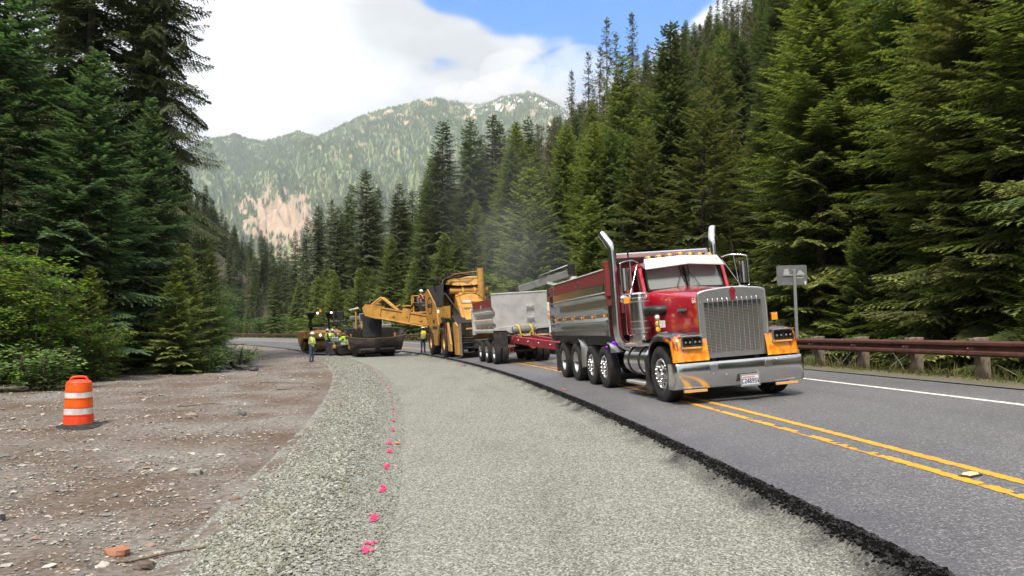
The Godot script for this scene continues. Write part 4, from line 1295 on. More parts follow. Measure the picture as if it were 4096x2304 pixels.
	for i in 13:
		var t := i / 12.0                        # 0 rear .. 1 front
		var z := lerpf(-1.18, 0.90, t)
		var w := lerpf(0.86, 0.605, pow(t, 0.8))
		var yt := lerpf(2.17, 1.985, t)
		var yb := lerpf(1.2, 1.0, t)
		var half := [[w - 0.02, yb], [w + 0.01, lerpf(yb, yt, 0.35)], [w, lerpf(yb, yt, 0.7)], [w - 0.01, yt - 0.13], [w - 0.035, yt - 0.06], [w - 0.09, yt - 0.018], [w - 0.2, yt + 0.002], [0.12, yt + 0.04], [0, yt + 0.05]]
		var row := []; var uv := []
		for k in half.size():
			row.append(v3(-half[k][0], half[k][1], z)); uv.append(Vector2(t, (half[k][1] - 1.0) / 1.15))
		for k in range(half.size() - 2, -1, -1):
			row.append(v3(half[k][0], half[k][1], z)); uv.append(Vector2(t, (half[k][1] - 1.0) / 1.15))
		rows.append(row); uvs.append(uv)
	loft(st, rows, true, uvs)
	var hood := com(st, "hood", coat(hood_tex), T)
	st = S()
	tube(st, [v3(0, 2.045, 0.9), v3(0, 2.185, -1.15)], 0.012, 6); com(st, "hood_hinge", M.chrome, hood)
	for s in [-1.0, 1.0]:
		# name plate and unit number on the hood side
		var face := at(0.697 * s, 1.70, 0.28, 0, 90 * s - 6.0 * s, 0)
		st = S(); bx(st, v3(0, 0, 0), v3(0.34, 0.085, 0.012), 0.004); bx(st, v3(0, -0.05, 0), v3(0.06, 0.04, 0.01), 0.002)
		var np := com(st, "name_plate", M.black, hood, face)
		letters("KENWORTH", 0.05, M.steel, np, at(0, 0.008, 0.008), "name_letters", 0.006, 1.0)
		letters("G4", 0.1, mat(0.75, 0.75, 0.75, 0.5), hood, at(0.634 * s, 1.86, 0.72, 0, 90 * s - 7.0 * s, 0), "unit_number", 0.004, 0.8)
		st = S(); bx(st, v3(0.77 * s, 1.93, -0.35), v3(0.012, 0.018, 0.07), 0.003); com(st, "marker_lamp", M.amber, hood)
	# ---- fenders
	var fend_tex := flame_image(384, 128, Color(0.012, 0.011, 0.012), func(u, v, n):
		var body: float = clampf((u - 0.62) / 0.16, 0, 1.15)
		var rim: float = clampf((v - 0.72) / 0.3, 0, 1) * clampf((u - 0.3) * 3.0, 0, 1)
		var lick: float = n.get_noise_2d(u * 5.0, v * 5.0)
		return clampf(maxf(body, rim * 0.8) * (0.75 + lick * 0.75) + lick * 0.35 - 0.18, 0, 1) if u > 0.28 else 0.0)
	var fc := coat(fend_tex)
	for s in [-1.0, 1.0]:
		var prof := [[-0.56, 0.62], [-0.55, 0.80], [-0.48, 1.0], [-0.33, 1.18], [-0.1, 1.295], [0.18, 1.335], [0.5, 1.325], [0.78, 1.29], [0.92, 1.235], [0.985, 1.14], [1.01, 1.0], [1.03, 0.88], [1.045, 0.775]]
		rows = []; uvs = []; var lin2 := []
		for i in prof.size():
			var p := Vector2(prof[i][0], prof[i][1])
			var a := Vector2(prof[maxi(i - 1, 0)][0], prof[maxi(i - 1, 0)][1]); var b := Vector2(prof[mini(i + 1, prof.size() - 1)][0], prof[mini(i + 1, prof.size() - 1)][1])
			var tg := (b - a).normalized()
			var nr := Vector2(-tg.y, tg.x)        # outward
			var row := []; var uv := []; var l2 := []
			var t := float(i) / (prof.size() - 1)
			var flare := 1.0 if i < 9 else lerpf(1.0, 0.6, (i - 8) / 4.0)
			var xs := [[0.56, 0.0], [0.8, 0.0], [1.0, 0.0], [1.10, -0.012], [1.165, -0.04], [1.2, -0.085], [1.21, -0.15 * flare]]
			for k in xs.size():
				var c: Vector2 = p + nr * xs[k][1]
				row.append(v3(xs[k][0] * s, c.y, c.x)); uv.append(Vector2(t, float(k) / (xs.size() - 1)))
			for k in [0, 6]:
				var c: Vector2 = p + nr * (xs[k][1] - 0.03)
				l2.append(v3(xs[k][0] * s, c.y, c.x))
			rows.append(row); uvs.append(uv); lin2.append(l2)
		st = S(); loft(st, rows, true, uvs)
		var fe := com(st, "fender", fc, T)
		st = S(); loft(st, lin2); 
		for i in rows.size() - 1: quad(st, rows[i][6], rows[i + 1][6], lin2[i + 1][1], lin2[i][1])
		com(st, "wheel_arch", M.black, fe)
		# raised lower panel on the fender's face
		# headlamps
		st = S()
		bx(st, v3(0.87 * s, 1.11, 1.0), v3(0.40, 0.22, 0.16), 0.03)
		bx(st, v3(0.87 * s, 1.225, 1.02), v3(0.42, 0.02, 0.2), 0.005)
		var hl := com(st, "headlight", M.chrome, T)
		st = S(); bx(st, v3(0.87 * s, 1.125, 1.075), v3(0.36, 0.14, 0.02), 0.008); com(st, "lamp_recess", M.black, hl)
		for k in 2:
			st = S()
			bx(st, v3(0.87 * s - 0.09 + k * 0.18, 1.125, 1.088), v3(0.155, 0.12, 0.02), 0.01)
			var ln := com(st, "lamp_lens", M.dark_glass, hl)
		for k in 4:
			st = S(); ball(st, v3(0.87 * s - 0.128 + k * 0.08 + (0.02 if k > 1 else 0.0), 1.115, 1.094), v3(0.024, 0.024, 0.01), 12, 6); com(st, "projector", M.grey, hl)
		st = S()
		for k in 16: bx(st, v3(0.87 * s - 0.15 + k * 0.02, 1.02, 1.085), v3(0.013, 0.018, 0.015), 0.002)
		com(st, "led_strip", M.amber, hl)
		st = S(); cyl(st, v3(1.0 * s, 1.28, 0.55 if s > 0 else -0.1), v3(1.0 * s, 1.4, 0.55 if s > 0 else -0.1), 0.012, -1, 6); com(st, "lamp_stalk", M.black, T)
		led(T, "signal_lamp", at(1.0 * s if s > 0 else -0.98, 1.46, 0.57 if s > 0 else -0.08), 0.12, 0.13, 4, 5, M.amber if s > 0 else M.clear)
	# ---- cab
	cab(T)
	stacks(T)
	dump_box(T)
	# ---- fuel tanks, steps
	for s in [-1.0, 1.0]:
		st = S()
		lathe(st, [Vector2(0, -0.72), Vector2(0.28, -0.72), Vector2(0.32, -0.68), Vector2(0.32, 0.68), Vector2(0.28, 0.72), Vector2(0, 0.72)], 28, at(0.87 * s, 0.72, -1.45, 90, 0, 0))
		var tk := com(st, "fuel_tank", M.chrome, T)
		for z in [-1.1, -1.8]:
			st = S(); lathe(st, [Vector2(0.324, -0.03), Vector2(0.334, -0.03), Vector2(0.334, 0.03), Vector2(0.324, 0.03)], 28, at(0.87 * s, 0.72, z, 90, 0, 0)); com(st, "strap", M.rubber, tk)
		for y in [0.28, 1.06]:
			st = S(); bx(st, v3(1.08 * s, y, -1.42), v3(0.26, 0.06, 1.15 if y < 1 else 0.95), 0.01); com(st, "step", M.dull, T)
		st = S(); bx(st, v3(0.9 * s, 1.14, -1.7), v3(0.24, 0.22, 0.85), 0.01); com(st, "kick_panel", M.alu, T)
		for z in [-1.4, -1.8, -2.05]:
			st = S(); ball(st, v3(1.03 * s, 1.09, z), v3(0.014, 0.02, 0.03), 8, 6); com(st, "marker_lamp", M.amber, T)
		# fender plates ahead of the lift axle and between the axle pairs
		st = S(); rows = []
		for e in [[-3.02, 0.86], [-3.02, 0.95], [-3.1, 1.06], [-3.3, 1.1]]: rows.append([v3(0.92 * s, e[1], e[0]), v3(1.2 * s, e[1], e[0]), v3(1.21 * s, e[1] - 0.02, e[0] - 0.03)])
		loft(st, rows); com(st, "fender_plate", M.satin, T)
		st = S(); rows = []
		for e in [[-5.86, 0.42], [-5.86, 0.9], [-5.94, 1.08], [-6.1, 1.16]]: rows.append([v3(0.92 * s, e[1], e[0]), v3(1.2 * s, e[1], e[0]), v3(1.21 * s, e[1] - 0.02, e[0] - 0.03)])
		loft(st, rows); com(st, "fender_plate", M.satin, T)
		st = S(); bx(st, v3(0.95 * s, 0.6, -8.95), v3(0.6, 0.85, 0.02)); com(st, "mud_flap", M.rubber, T)
		st = S(); bx(st, v3(0.98 * s, 0.45, -0.58), v3(0.5, 0.7, 0.02)); com(st, "mud_flap", M.rubber, T)
	st = S(); ball(st, v3(-1.1, 1.1, -3.1), v3(0.05, 0.02, 0.06), 8, 6); com(st, "glow_lamp", M.purple, T)
	st = S(); bx(st, v3(-1.225, 1.0, -3.3), v3(0.012, 0.025, 0.12), 0.004); com(st, "glow_lamp", M.purple, T)
	var pl := OmniLight3D.new(); pl.name = "glow_light"; T.add_child(pl); pl.position = v3(-1.22, 1.02, -3.3); pl.light_color = Color(0.6, 0.15, 1.0); pl.light_energy = 0.012; pl.light_size = 0.05; pl.shadow_enabled = true; pl.omni_range = 3.0

func cab(T: Node3D) -> void:
	var st := S()
	# floor, firewall, back wall, roof: closed shell with real openings
	for s in [-1.0, 1.0]:
		slab(st, [[-1.16, 1.18], [-1.16, 2.1], [-2.24, 2.1], [-2.24, 1.18]], 0.9 * s, 0.95 * s)       # door skin
		slab(st, [[-1.14, 2.1], [-1.38, 2.68], [-1.46, 2.68], [-1.24, 2.1]], 0.88 * s, 0.945 * s)     # front pillar
		slab(st, [[-2.0, 2.1], [-2.0, 2.68], [-2.24, 2.68], [-2.24, 2.1]], 0.88 * s, 0.95 * s)        # rear pillar
		slab(st, [[-1.38, 2.62], [-1.38, 2.7], [-2.24, 2.7], [-2.24, 2.62]], 0.86 * s, 0.952 * s)
	bx(st, v3(0, 1.94, -2.22), v3(1.86, 1.5, 0.05), 0.01)
	bx(st, v3(0, 1.65, -1.17), v3(1.8, 0.9, 0.04))
	bx(st, v3(0, 1.19, -1.7), v3(1.86, 0.05, 1.06))
	var rows := []
	for i in 9:
		var t := i / 8.0
		var z := lerpf(-1.34, -2.27, t)
		var lift: float = sin(clampf(t * 1.2, 0, 1) * PI * 0.5) * 0.1
		var row := []
		for k in 13:
			var a := k / 12.0 * 2.0 - 1.0
			row.append(v3(a * 0.955, 2.68 + lift * (1.0 - pow(absf(a), 5)) + 0.07 * (1.0 - pow(absf(a), 4)), z))
		rows.append(row)
	loft(st, rows)
	var c := com(st, "cab", M.red, T)
	# door seams, handle, window rubber
	for s in [-1.0, 1.0]:
		st = S()
		for b in [[-1.27, 1.65, 0.012, 0.9], [-2.12, 1.65, 0.012, 0.9]]: bx(st, v3(0.952 * s, b[1], b[0]), v3(0.006, b[3], b[2]))
		bx(st, v3(0.952 * s, 1.2, -1.7), v3(0.006, 0.012, 0.85))
		var w := [v3(0.953 * s, 2.12, -1.3), v3(0.953 * s, 2.6, -1.46), v3(0.953 * s, 2.63, -1.9), v3(0.953 * s, 2.14, -1.98), v3(0.953 * s, 2.12, -1.3)]
		tube(st, w, 0.016, 6)
		com(st, "door_seal", M.black, c)
		st = S(); tube(st, [v3(0.96 * s, 1.95, -2.0), v3(1.0 * s, 1.95, -1.98), v3(1.0 * s, 1.95, -1.86), v3(0.96 * s, 1.95, -1.84)], 0.012, 6); com(st, "door_handle", M.chrome, c)
		if s > 0:
			st = S(); quad(st, v3(0.93, 2.1, -1.26), v3(0.93, 2.65, -1.45), v3(0.93, 2.65, -2.0), v3(0.93, 2.1, -2.0)); com(st, "side_window", M.glass, c)
		# grab rail
		st = S(); tube(st, path([v3(0.96 * s, 1.25, -2.2), v3(1.03 * s, 1.3, -2.2), v3(1.03 * s, 1.7, -2.2), v3(1.03 * s, 2.1, -2.2), v3(0.96 * s, 2.15, -2.2)], 3), 0.014, 6); com(st, "grab_rail", M.chrome, c)
	# windscreen: two panes in a black gasket
	for s in [-1.0, 1.0]:
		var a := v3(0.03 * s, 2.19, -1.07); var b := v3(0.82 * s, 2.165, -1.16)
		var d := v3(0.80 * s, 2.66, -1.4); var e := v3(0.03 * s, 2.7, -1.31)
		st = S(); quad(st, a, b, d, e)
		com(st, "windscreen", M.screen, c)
		st = S(); tube(st, [a, b.lerp(a, 0.06), b.lerp(d, 0.08), d.lerp(b, 0.08), d.lerp(e, 0.06), e, a], 0.02, 6); com(st, "gasket", M.black, c)
		st = S()
		var piv := v3(0.16 * s, 2.17, -1.03)
		tube(st, [piv + v3(0.12 * s, -0.04, 0.02), piv + v3(0.0, 0.22, -0.07)], 0.008, 5)
		tube(st, [v3(0.05 * s, 2.32, -1.1), v3(0.1 * s, 2.64, -1.24)], 0.014, 5)
		tube(st, [piv + v3(0.0, 0.2, -0.07), v3(0.08 * s, 2.52, -1.18)], 0.008, 5)
		com(st, "wiper", M.black, c)
	# interior: dashboard, seats, wheel
	st = S()
	bx(st, v3(0, 2.0, -1.28), v3(1.74, 0.16, 0.24), 0.04)
	for s in [-1.0, 1.0]:
		bx(st, v3(0.5 * s, 1.75, -1.8), v3(0.5, 0.2, 0.5), 0.06)
		bx(st, v3(0.5 * s, 2.1, -2.08), v3(0.48, 0.8, 0.14), 0.06)
	tube(st, path([v3(0.28, 2.06, -1.48), v3(0.45, 2.2, -1.42), v3(0.62, 2.06, -1.48), v3(0.45, 1.94, -1.54), v3(0.28, 2.06, -1.48)], 4), 0.016, 6)
	com(st, "interior", mat(0.05, 0.05, 0.052, 0.8), c)
	# sun visor: bright folded plate with bolts
	st = S()
	for s in [-1.0, 1.0]:
		var p := [v3(0, 2.87, -1.24), v3(0.81 * s, 2.84, -1.34), v3(0.87 * s, 2.61, -1.12), v3(0, 2.67, -0.98)]
		var q := []
		for k in p: q.append(k - v3(0, 0.012, 0.006))
		quad(st, p[0], p[1], p[2], p[3]); quad(st, q[3], q[2], q[1], q[0])
		for k in 4: quad(st, p[k], p[(k + 1) % 4], q[(k + 1) % 4], q[k])
		tri(st, p[1], v3(0.86 * s, 2.68, -1.36), p[2])
	var vz := com(st, "sun_visor", M.dull, T)
	for s in [-1.0, 1.0]:
		for k in 4:
			st = S(); ball(st, v3((0.1 + k * 0.21) * s, 2.80 - k * 0.01, -1.163 - k * 0.024), v3(0.012, 0.012, 0.012), 6, 4); com(st, "bolt", M.chrome, vz)
	# roof marker lamps
	for k in 7:
		var x := -0.68 + k * 0.227
		var y := 2.875 - 0.06 * absf(x)
		st = S()
		ball(st, v3(0, 0, -0.07), v3(0.05, 0.05, 0.15), 12, 8)
		var ml := com(st, "roof_lamp", M.chrome, T, at(x, y + 0.03, -1.38 - absf(x) * 0.1))
		st = S(); ball(st, v3(0, 0, 0.03), v3(0.044, 0.044, 0.045), 12, 8); com(st, "lens", M.amber, ml)
	# mirrors on tube brackets
	for s in [-1.0, 1.0]:
		st = S()
		tube(st, path([v3(0.93 * s, 2.78, -1.4), v3(1.1 * s, 2.82, -1.3), v3(1.36 * s, 2.78, -1.18), v3(1.4 * s, 2.7, -1.16), v3(1.4 * s, 2.3, -1.16), v3(1.38 * s, 2.13, -1.16), v3(1.1 * s, 2.12, -1.18), v3(0.93 * s, 2.12, -1.25)], 4), 0.016, 6)
		tube(st, [v3(0.95 * s, 2.74, -1.42), v3(1.22 * s, 2.13, -1.17)], 0.011, 6)
		tube(st, [v3(1.15 * s, 2.8, -1.27), v3(1.18 * s, 2.13, -1.17)], 0.009, 6)
		var mr := com(st, "mirror_bracket", M.chrome, T)
		st = S()
		var pr := []
		for k in 16:
			var a := PI * k / 15
			pr.append([1.31 * s + cos(a) * 0.1, -1.2 + sin(a) * 0.09])
		deck(st, pr, 2.2, 2.66)
		com(st, "mirror", M.alu, mr)
		led(T, "side_signal", at(1.34 * s, 1.99, -1.06), 0.15, 0.12, 6, 4, M.amber)
		st = S(); ball(st, v3(1.38 * s, 2.02, -1.12), v3(0.1, 0.09, 0.04), 10, 6); com(st, "signal_shell", M.chrome, T)
		# whip antenna
		st = S()
		var ax: float = 1.16 * s
		tube(st, [v3(ax, 2.78, -1.28), v3(ax - 0.02, 3.05, -1.28)], 0.018, 6)
		tube(st, [v3(ax - 0.02, 3.05, -1.28), v3(ax - 0.08, 3.9 + 0.2 * s, -1.32)], [0.006, 0.004], 5)
		com(st, "antenna", M.black, T)
		# air cleaner, rubber elbow, lamp cluster
		st = S()
		lathe(st, [Vector2(0, 1.17), Vector2(0.17, 1.17), Vector2(0.17, 1.28), Vector2(0.205, 1.3), Vector2(0.205, 1.98), Vector2(0.215, 1.985), Vector2(0.215, 2.02), Vector2(0.2, 2.03), Vector2(0.2, 2.1), Vector2(0.18, 2.13), Vector2(0.0, 2.14)], 28, at(1.1 * s, 0, -0.98))
		var ac := com(st, "air_cleaner", M.chrome, T)
		for y in [1.4, 1.55, 1.95]:
			st = S()
			lathe(st, [Vector2(0.206, y - 0.012), Vector2(0.214, y - 0.012), Vector2(0.214, y + 0.012), Vector2(0.206, y + 0.012)], 28, at(1.1 * s, 0, -0.98))
			com(st, "band", M.steel, ac)
		st = S()
		tube(st, path([v3(1.0 * s, 1.74, -0.84), v3(0.98 * s, 1.74, -0.66), v3(0.93 * s, 1.74, -0.57), v3(0.86 * s, 1.74, -0.52), v3(0.72 * s, 1.74, -0.5)], 3), 0.1, 14)
		com(st, "intake_elbow", M.black, ac)
		st = S(); bx(st, v3(0.92 * s, 1.5, -0.5), v3(0.1, 0.34, 0.03), 0.005)
		var lb := com(st, "lamp_bracket", M.chrome, T)
		for k in 3:
			st = S(); ball(st, v3(0.93 * s, 1.6 - k * 0.12, -0.48), v3(0.05, 0.05, 0.03), 12, 6); com(st, "lamp", M.clear if k == 0 else M.amber, lb)

func stacks(T: Node3D) -> void:
	for s in [-1.0, 1.0]:
		var st := S()
		var pts := path([v3(0.62 * s, 0.98, -2.36), v3(0.95 * s, 1.0, -2.36), v3(1.14 * s, 1.12, -2.36), v3(1.19 * s, 1.35, -2.36), v3(1.19 * s, 1.8, -2.36), v3(1.19 * s, 2.5, -2.36), v3(1.19 * s, 3.05, -2.36), v3(1.2 * s, 3.24, -2.38), v3(1.25 * s, 3.38, -2.48), v3(1.33 * s, 3.56, -2.6)], 5)
		var rad := []
		for k in pts.size(): rad.append(0.105 if pts[k].y < 2.45 else 0.093)
		tube(st, pts, rad, 20, false)
		var pipe := com(st, "exhaust_stack", M.chrome, T)
		st = S()
		var b := []
		for p in pts.slice(pts.size() - 6): b.append(p)
		tube(st, b, 0.088, 16, false); com(st, "pipe_bore", M.black, pipe)
		st = S(); lathe(st, [Vector2(0.106, 2.43), Vector2(0.112, 2.43), Vector2(0.112, 2.46), Vector2(0.106, 2.46)], 20, at(1.19 * s, 0, -2.36)); com(st, "clamp", M.chrome, pipe)
		# heat shield plate beside the stack
		st = S(); bx(st, v3(1.08 * s, 2.05, -2.42), v3(0.26, 0.6, 0.02), 0.005); com(st, "shield", M.chrome, T)

func rib_side(z0: float, z1: float, s: float, prof: Array, flat: float) -> SurfaceTool:
	# pressed side: the ribs run out to a flat edge at both ends
	var st := S()
	var rows := []
	for e in [[z0, 0.0], [z0 - 0.02, 0.0], [z0 - 0.32, 1.0], [z1 + 0.32, 1.0], [z1 + 0.02, 0.0], [z1, 0.0]]:
		var row := []
		for p in prof: row.append(v3(lerpf(flat, p[0], e[1]) * s, p[1], e[0]))
		rows.append(row)
	loft(st, rows, false)
	return st

func dump_box(T: Node3D) -> void:
	var z0 := -2.85; var z1 := -9.2
	var B := Node3D.new(); B.name = "dump_box"; T.add_child(B)
	var prof := [[1.24, 2.46], [1.24, 2.27], [1.27, 2.24], [1.27, 2.20], [1.13, 2.1], [1.13, 1.93], [1.25, 1.88], [1.26, 1.86], [1.2, 1.76], [1.2, 1.68], [1.25, 1.6], [1.25, 1.585], [1.13, 1.5], [1.13, 1.43], [1.25, 1.38], [1.25, 1.26], [1.1, 1.24]]
	for s in [-1.0, 1.0]:
		com(rib_side(z0, z1, s, prof, 1.15), "side", M.alu, B)
		var st := S(); bx(st, v3(1.1 * s, 1.86, (z0 + z1) / 2), v3(0.03, 1.2, z0 - z1 - 0.05)); com(st, "inner_wall", M.dull, B)
		st = S(); bx(st, v3(1.2 * s, 2.62, (z0 + z1) / 2 + 0.25), v3(0.05, 0.32, z0 - z1 - 0.6), 0.005); com(st, "side_board", M.board, B)
		st = S(); bx(st, v3(1.2 * s, 2.79, (z0 + z1) / 2 + 0.25), v3(0.08, 0.03, z0 - z1 - 0.6), 0.008); com(st, "board_cap", M.white, B)
		st = S(); bx(st, v3(1.2 * s, 2.58, z1 + 0.18), v3(0.07, 0.3, 0.5), 0.01); com(st, "side_board", M.board, B)
		for z in [-3.0, -5.6, -8.7]:
			st = S(); bx(st, v3(1.235 * s, 2.56, z), v3(0.03, 0.2, 0.12), 0.006); com(st, "board_bracket", M.alu, B)
		# end posts
		st = S(); slab(st, [[z0 + 0.0, 1.95], [z0 + 0.0, 2.46], [z0 + 0.1, 2.46], [z0 + 0.1, 1.95]], 1.0 * s, 1.27 * s); com(st, "corner_post", M.board, B)
		st = S(); slab(st, [[z0 + 0.0, 1.24], [z0 + 0.0, 1.94], [z0 + 0.1, 1.94], [z0 + 0.1, 1.24]], 1.0 * s, 1.27 * s); com(st, "corner_post", M.alu, B)
		st = S(); slab(st, [[z1 - 0.12, 1.1], [z1 - 0.12, 2.5], [z1, 2.5], [z1, 1.1]], 1.05 * s, 1.28 * s); com(st, "corner_post", M.alu, B)
		for k in 6:
			st = S(); ball(st, v3(1.225 * s, 1.72, lerpf(-3.3, -8.8, k / 5.0)), v3(0.02, 0.032, 0.032), 10, 6); com(st, "side_marker", M.amber, B)
		st = S()
		ball(st, v3(1.24 * s, 2.36, z1 - 0.12), v3(0.06, 0.09, 0.09), 10, 6); com(st, "tail_lamp", mat(0.5, 0.01, 0.01, 0.2), B)
		st = S(); bx(st, v3(1.0 * s, 1.12, (z0 + z1) / 2), v3(0.1, 0.24, z0 - z1), 0.01); bx(st, v3(0.5 * s, 1.12, (z0 + z1) / 2), v3(0.12, 0.22, z0 - z1)); com(st, "sill", M.black, B)
	var st := S()
	bx(st, v3(0, 1.28, (z0 + z1) / 2), v3(2.2, 0.06, z0 - z1 - 0.04)); com(st, "floor", M.dull, B)
	st = S(); bx(st, v3(0, 1.95, z0 + 0.06), v3(2.4, 1.4, 0.06)); bx(st, v3(0, 2.7, z0 + 0.06), v3(2.36, 0.34, 0.07), 0.01)
	for s in [-1.0, 1.0]: bx(st, v3(1.2 * s, 2.55, z0 + 0.05), v3(0.16, 0.8, 0.2), 0.01)
	com(st, "bulkhead", M.board, B)
	st = S(); bx(st, v3(0, 1.85, z1 - 0.06), v3(2.1, 1.3, 0.06)); com(st, "tailgate", M.alu, B)
	# tarp housing over the bulkhead
	st = S()
	slab(st, [[z0 + 0.42, 2.98], [z0 + 0.44, 3.06], [z0 + 0.3, 3.1], [z0 - 0.05, 3.06], [z0 - 0.1, 2.9], [z0 + 0.0, 2.86]], -1.08, 1.08)
	com(st, "tarp_housing", M.dull, B)

# ================================================================ pup trailer behind the dump truck
func one(T: Node, called: String, mt: Material, f: Callable) -> MeshInstance3D:
	var st := S()
	f.call(st)
	return com(st, called, mt, T)

func box(T: Node, called: String, mt: Material, c: Vector3, s: Vector3, bev := 0.01, xf := Transform3D()) -> MeshInstance3D:
	var st := S(); bx(st, c, s, bev, xf)
	return com(st, called, mt, T)

func rod(T: Node, called: String, mt: Material, pts: Array, r, n := 8) -> MeshInstance3D:
	var st := S(); tube(st, pts, r, n)
	return com(st, called, mt, T)

func build_trailer() -> void:
	var q := road_at(0.5, -33.0)
	var X := on_road(q.x, q.y, 1.2, 0.07)
	var T := thing("pup_trailer", "silver pup dump trailer with red drawbar, hitched behind the dump truck", "trailer", X)
	for s in [-1.0, 1.0]: box(T, "frame_rail", M.frame, v3(0.45 * s, 0.95, -2.5), v3(0.1, 0.3, 5.2))
	for z in [-0.45, -2.1, -3.7]:
		rod(T, "axle", M.frame, [v3(-1.0, 0.51, z), v3(1.0, 0.51, z)], 0.07)
		for s in [-1.0, 1.0]:
			wheel(T, v3(1.07 * s, 0.51, z), s, 0.51, 0.27, "dish", M.chrome)
			wheel(T, v3(0.75 * s, 0.51, z), s, 0.51, 0.27, "dish", M.frame)
	var B := Node3D.new(); B.name = "dump_box"; T.add_child(B)
	var prof := [[1.22, 2.44], [1.22, 2.3], [1.24, 2.28], [1.08, 2.18], [1.08, 1.98], [1.22, 1.92], [1.22, 1.82], [1.08, 1.74], [1.08, 1.52], [1.22, 1.46], [1.22, 1.36], [1.05, 1.33]]
	for s in [-1.0, 1.0]:
		com(rib_side(-0.06, -5.0, s, prof, 1.12), "side", M.dull, B)
		box(B, "inner_wall", M.dull, v3(1.04 * s, 1.9, -2.5), v3(0.03, 1.1, 4.8))
		box(B, "side_board", M.board, v3(1.18 * s, 2.63, -2.55), v3(0.05, 0.38, 4.85))
		box(B, "rub_rail", M.wood, v3(1.2 * s, 2.43, -2.5), v3(0.07, 0.05, 4.9))
		box(B, "board_bracket", M.dull, v3(1.22 * s, 2.5, -2.6), v3(0.03, 0.2, 0.1))
		box(B, "corner_post", M.dull, v3(1.17 * s, 1.95, -5.0), v3(0.2, 1.4, 0.12))
		for k in 5:
			one(B, "side_marker", M.amber, func(st): ball(st, v3(1.225 * s, 1.87, lerpf(-0.5, -4.7, k / 4.0)), v3(0.02, 0.03, 0.03), 8, 6))
		for k in 8: box(B, "reflector", mat(0.5, 0.03, 0.03, 0.4) if k % 2 else M.reflective, v3(1.09 * s, 1.57, lerpf(-0.6, -4.4, k / 7.0)), v3(0.01, 0.06, 0.4), 0.0)
	# tall front sheet with stepped outline
	one(B, "front_wall", M.dull, func(st): plate(st, [[-1.23, 1.5], [1.23, 1.5], [1.24, 1.75], [1.2, 1.9], [1.24, 2.05], [1.2, 2.35], [1.23, 2.5], [1.23, 3.0], [-1.23, 3.0], [-1.23, 2.5], [-1.18, 2.35], [-1.1, 2.2], [-1.12, 2.05], [-1.22, 1.95], [-1.22, 1.8], [-1.1, 1.7], [-1.1, 1.58]], -0.06, 0.0))
	box(B, "top_rail", M.dull, v3(0, 3.0, -0.02), v3(2.5, 0.06, 0.1))
	box(B, "floor", M.dull, v3(0, 1.36, -2.5), v3(2.1, 0.06, 4.9))
	box(B, "tailgate", M.dull, v3(0, 1.9, -5.0), v3(2.1, 1.1, 0.06))
	for y in [2.42, 1.93]:
		one(B, "grab_step", M.dull, func(st):
			bx(st, v3(0.42, y, 0.1), v3(0.32, 0.03, 0.1), 0.006)
			for s in [-1.0, 1.0]: bx(st, v3(0.42 + 0.15 * s, y - 0.07, 0.06), v3(0.02, 0.16, 0.1), 0.004))
	one(T, "apron", M.dull, func(st): plate(st, [[-1.25, 1.44], [-1.25, 1.52], [-0.62, 1.58], [0.62, 1.58], [1.25, 1.52], [1.25, 1.44], [0.7, 1.42], [0.55, 1.3], [-0.5, 1.3], [-0.66, 1.42]], 0.0, 0.05))
	for s in [-1.0, 1.0]:
		box(T, "mud_flap", M.rubber, v3(0.93 * s, 1.06, 0.0), v3(0.6, 0.76, 0.02))
	# air tank with yellow straps and hoses
	one(T, "air_tank", M.grey, func(st): lathe(st, [Vector2(0, -0.52), Vector2(0.16, -0.5), Vector2(0.18, -0.42), Vector2(0.18, 0.42), Vector2(0.16, 0.5), Vector2(0, 0.52)], 20, at(0.05, 1.42, 0.28, 0, 0, 90)))
	var yl := mat(0.75, 0.5, 0.02, 0.6)
	for x in [-0.22, 0.32]:
		rod(T, "strap", yl, path([v3(x - 0.1, 1.55, 0.16), v3(x - 0.04, 1.62, 0.3), v3(x + 0.02, 1.5, 0.47), v3(x + 0.08, 1.2, 0.46), v3(x + 0.1, 1.05, 0.42)], 3), 0.03, 6)
	rod(T, "hose", yl, path([v3(-0.2, 1.3, 0.48), v3(0.0, 1.16, 0.5), v3(0.2, 1.22, 0.5), v3(0.55, 1.56, 0.4)], 4), 0.015, 5)
	rod(T, "hose", M.hose, path([v3(-0.3, 1.2, 0.4), v3(0.1, 0.98, 0.7), v3(0.6, 1.02, 1.2)], 4), 0.02, 5)
	# drawbar reaching to the truck's pintle
	var tq := road_at(3.99, -14.95)
	var hitch: Vector3 = X.affine_inverse() * (on_road(tq.x, tq.y, 2.1, 0.075) * v3(0, 0.72, -9.35))
	var D := Node3D.new(); D.name = "drawbar"; T.add_child(D)
	for s in [-1.0, 1.0]:
		var a := v3(0.42 * s, 1.02, 0.1); var e := hitch + v3(0.1 * s, 0, -0.3)
		one(D, "beam", M.hitch, func(st):
			var dir := (e - a).normalized(); var sd := dir.cross(Vector3.UP).normalized(); var up := sd.cross(dir)
			bx(st, Vector3.ZERO, v3(0.12, 0.3, (e - a).length()), 0.015, Transform3D(Basis(sd, up, -dir), (a + e) * 0.5)))
		for k in 5:
			var p := a.lerp(e, 0.12 + k * 0.16)
			one(D, "marker_lamp", M.amber if k == 4 else M.clear, func(st): ball(st, p + v3(-0.07 if s < 0 else 0.07, 0.02, 0.03), v3(0.03, 0.025, 0.05), 8, 6))
	rod(D, "cross_member", M.hitch, [v3(-0.5, 1.02, 0.2), v3(0.5, 1.02, 0.2)], 0.1)
	box(D, "gusset", M.tan, (v3(0, 1.2, 0.1) + hitch * 0.35 * v3(1, 0, 1)), v3(0.3, 0.05, 1.0), 0.01, Transform3D())
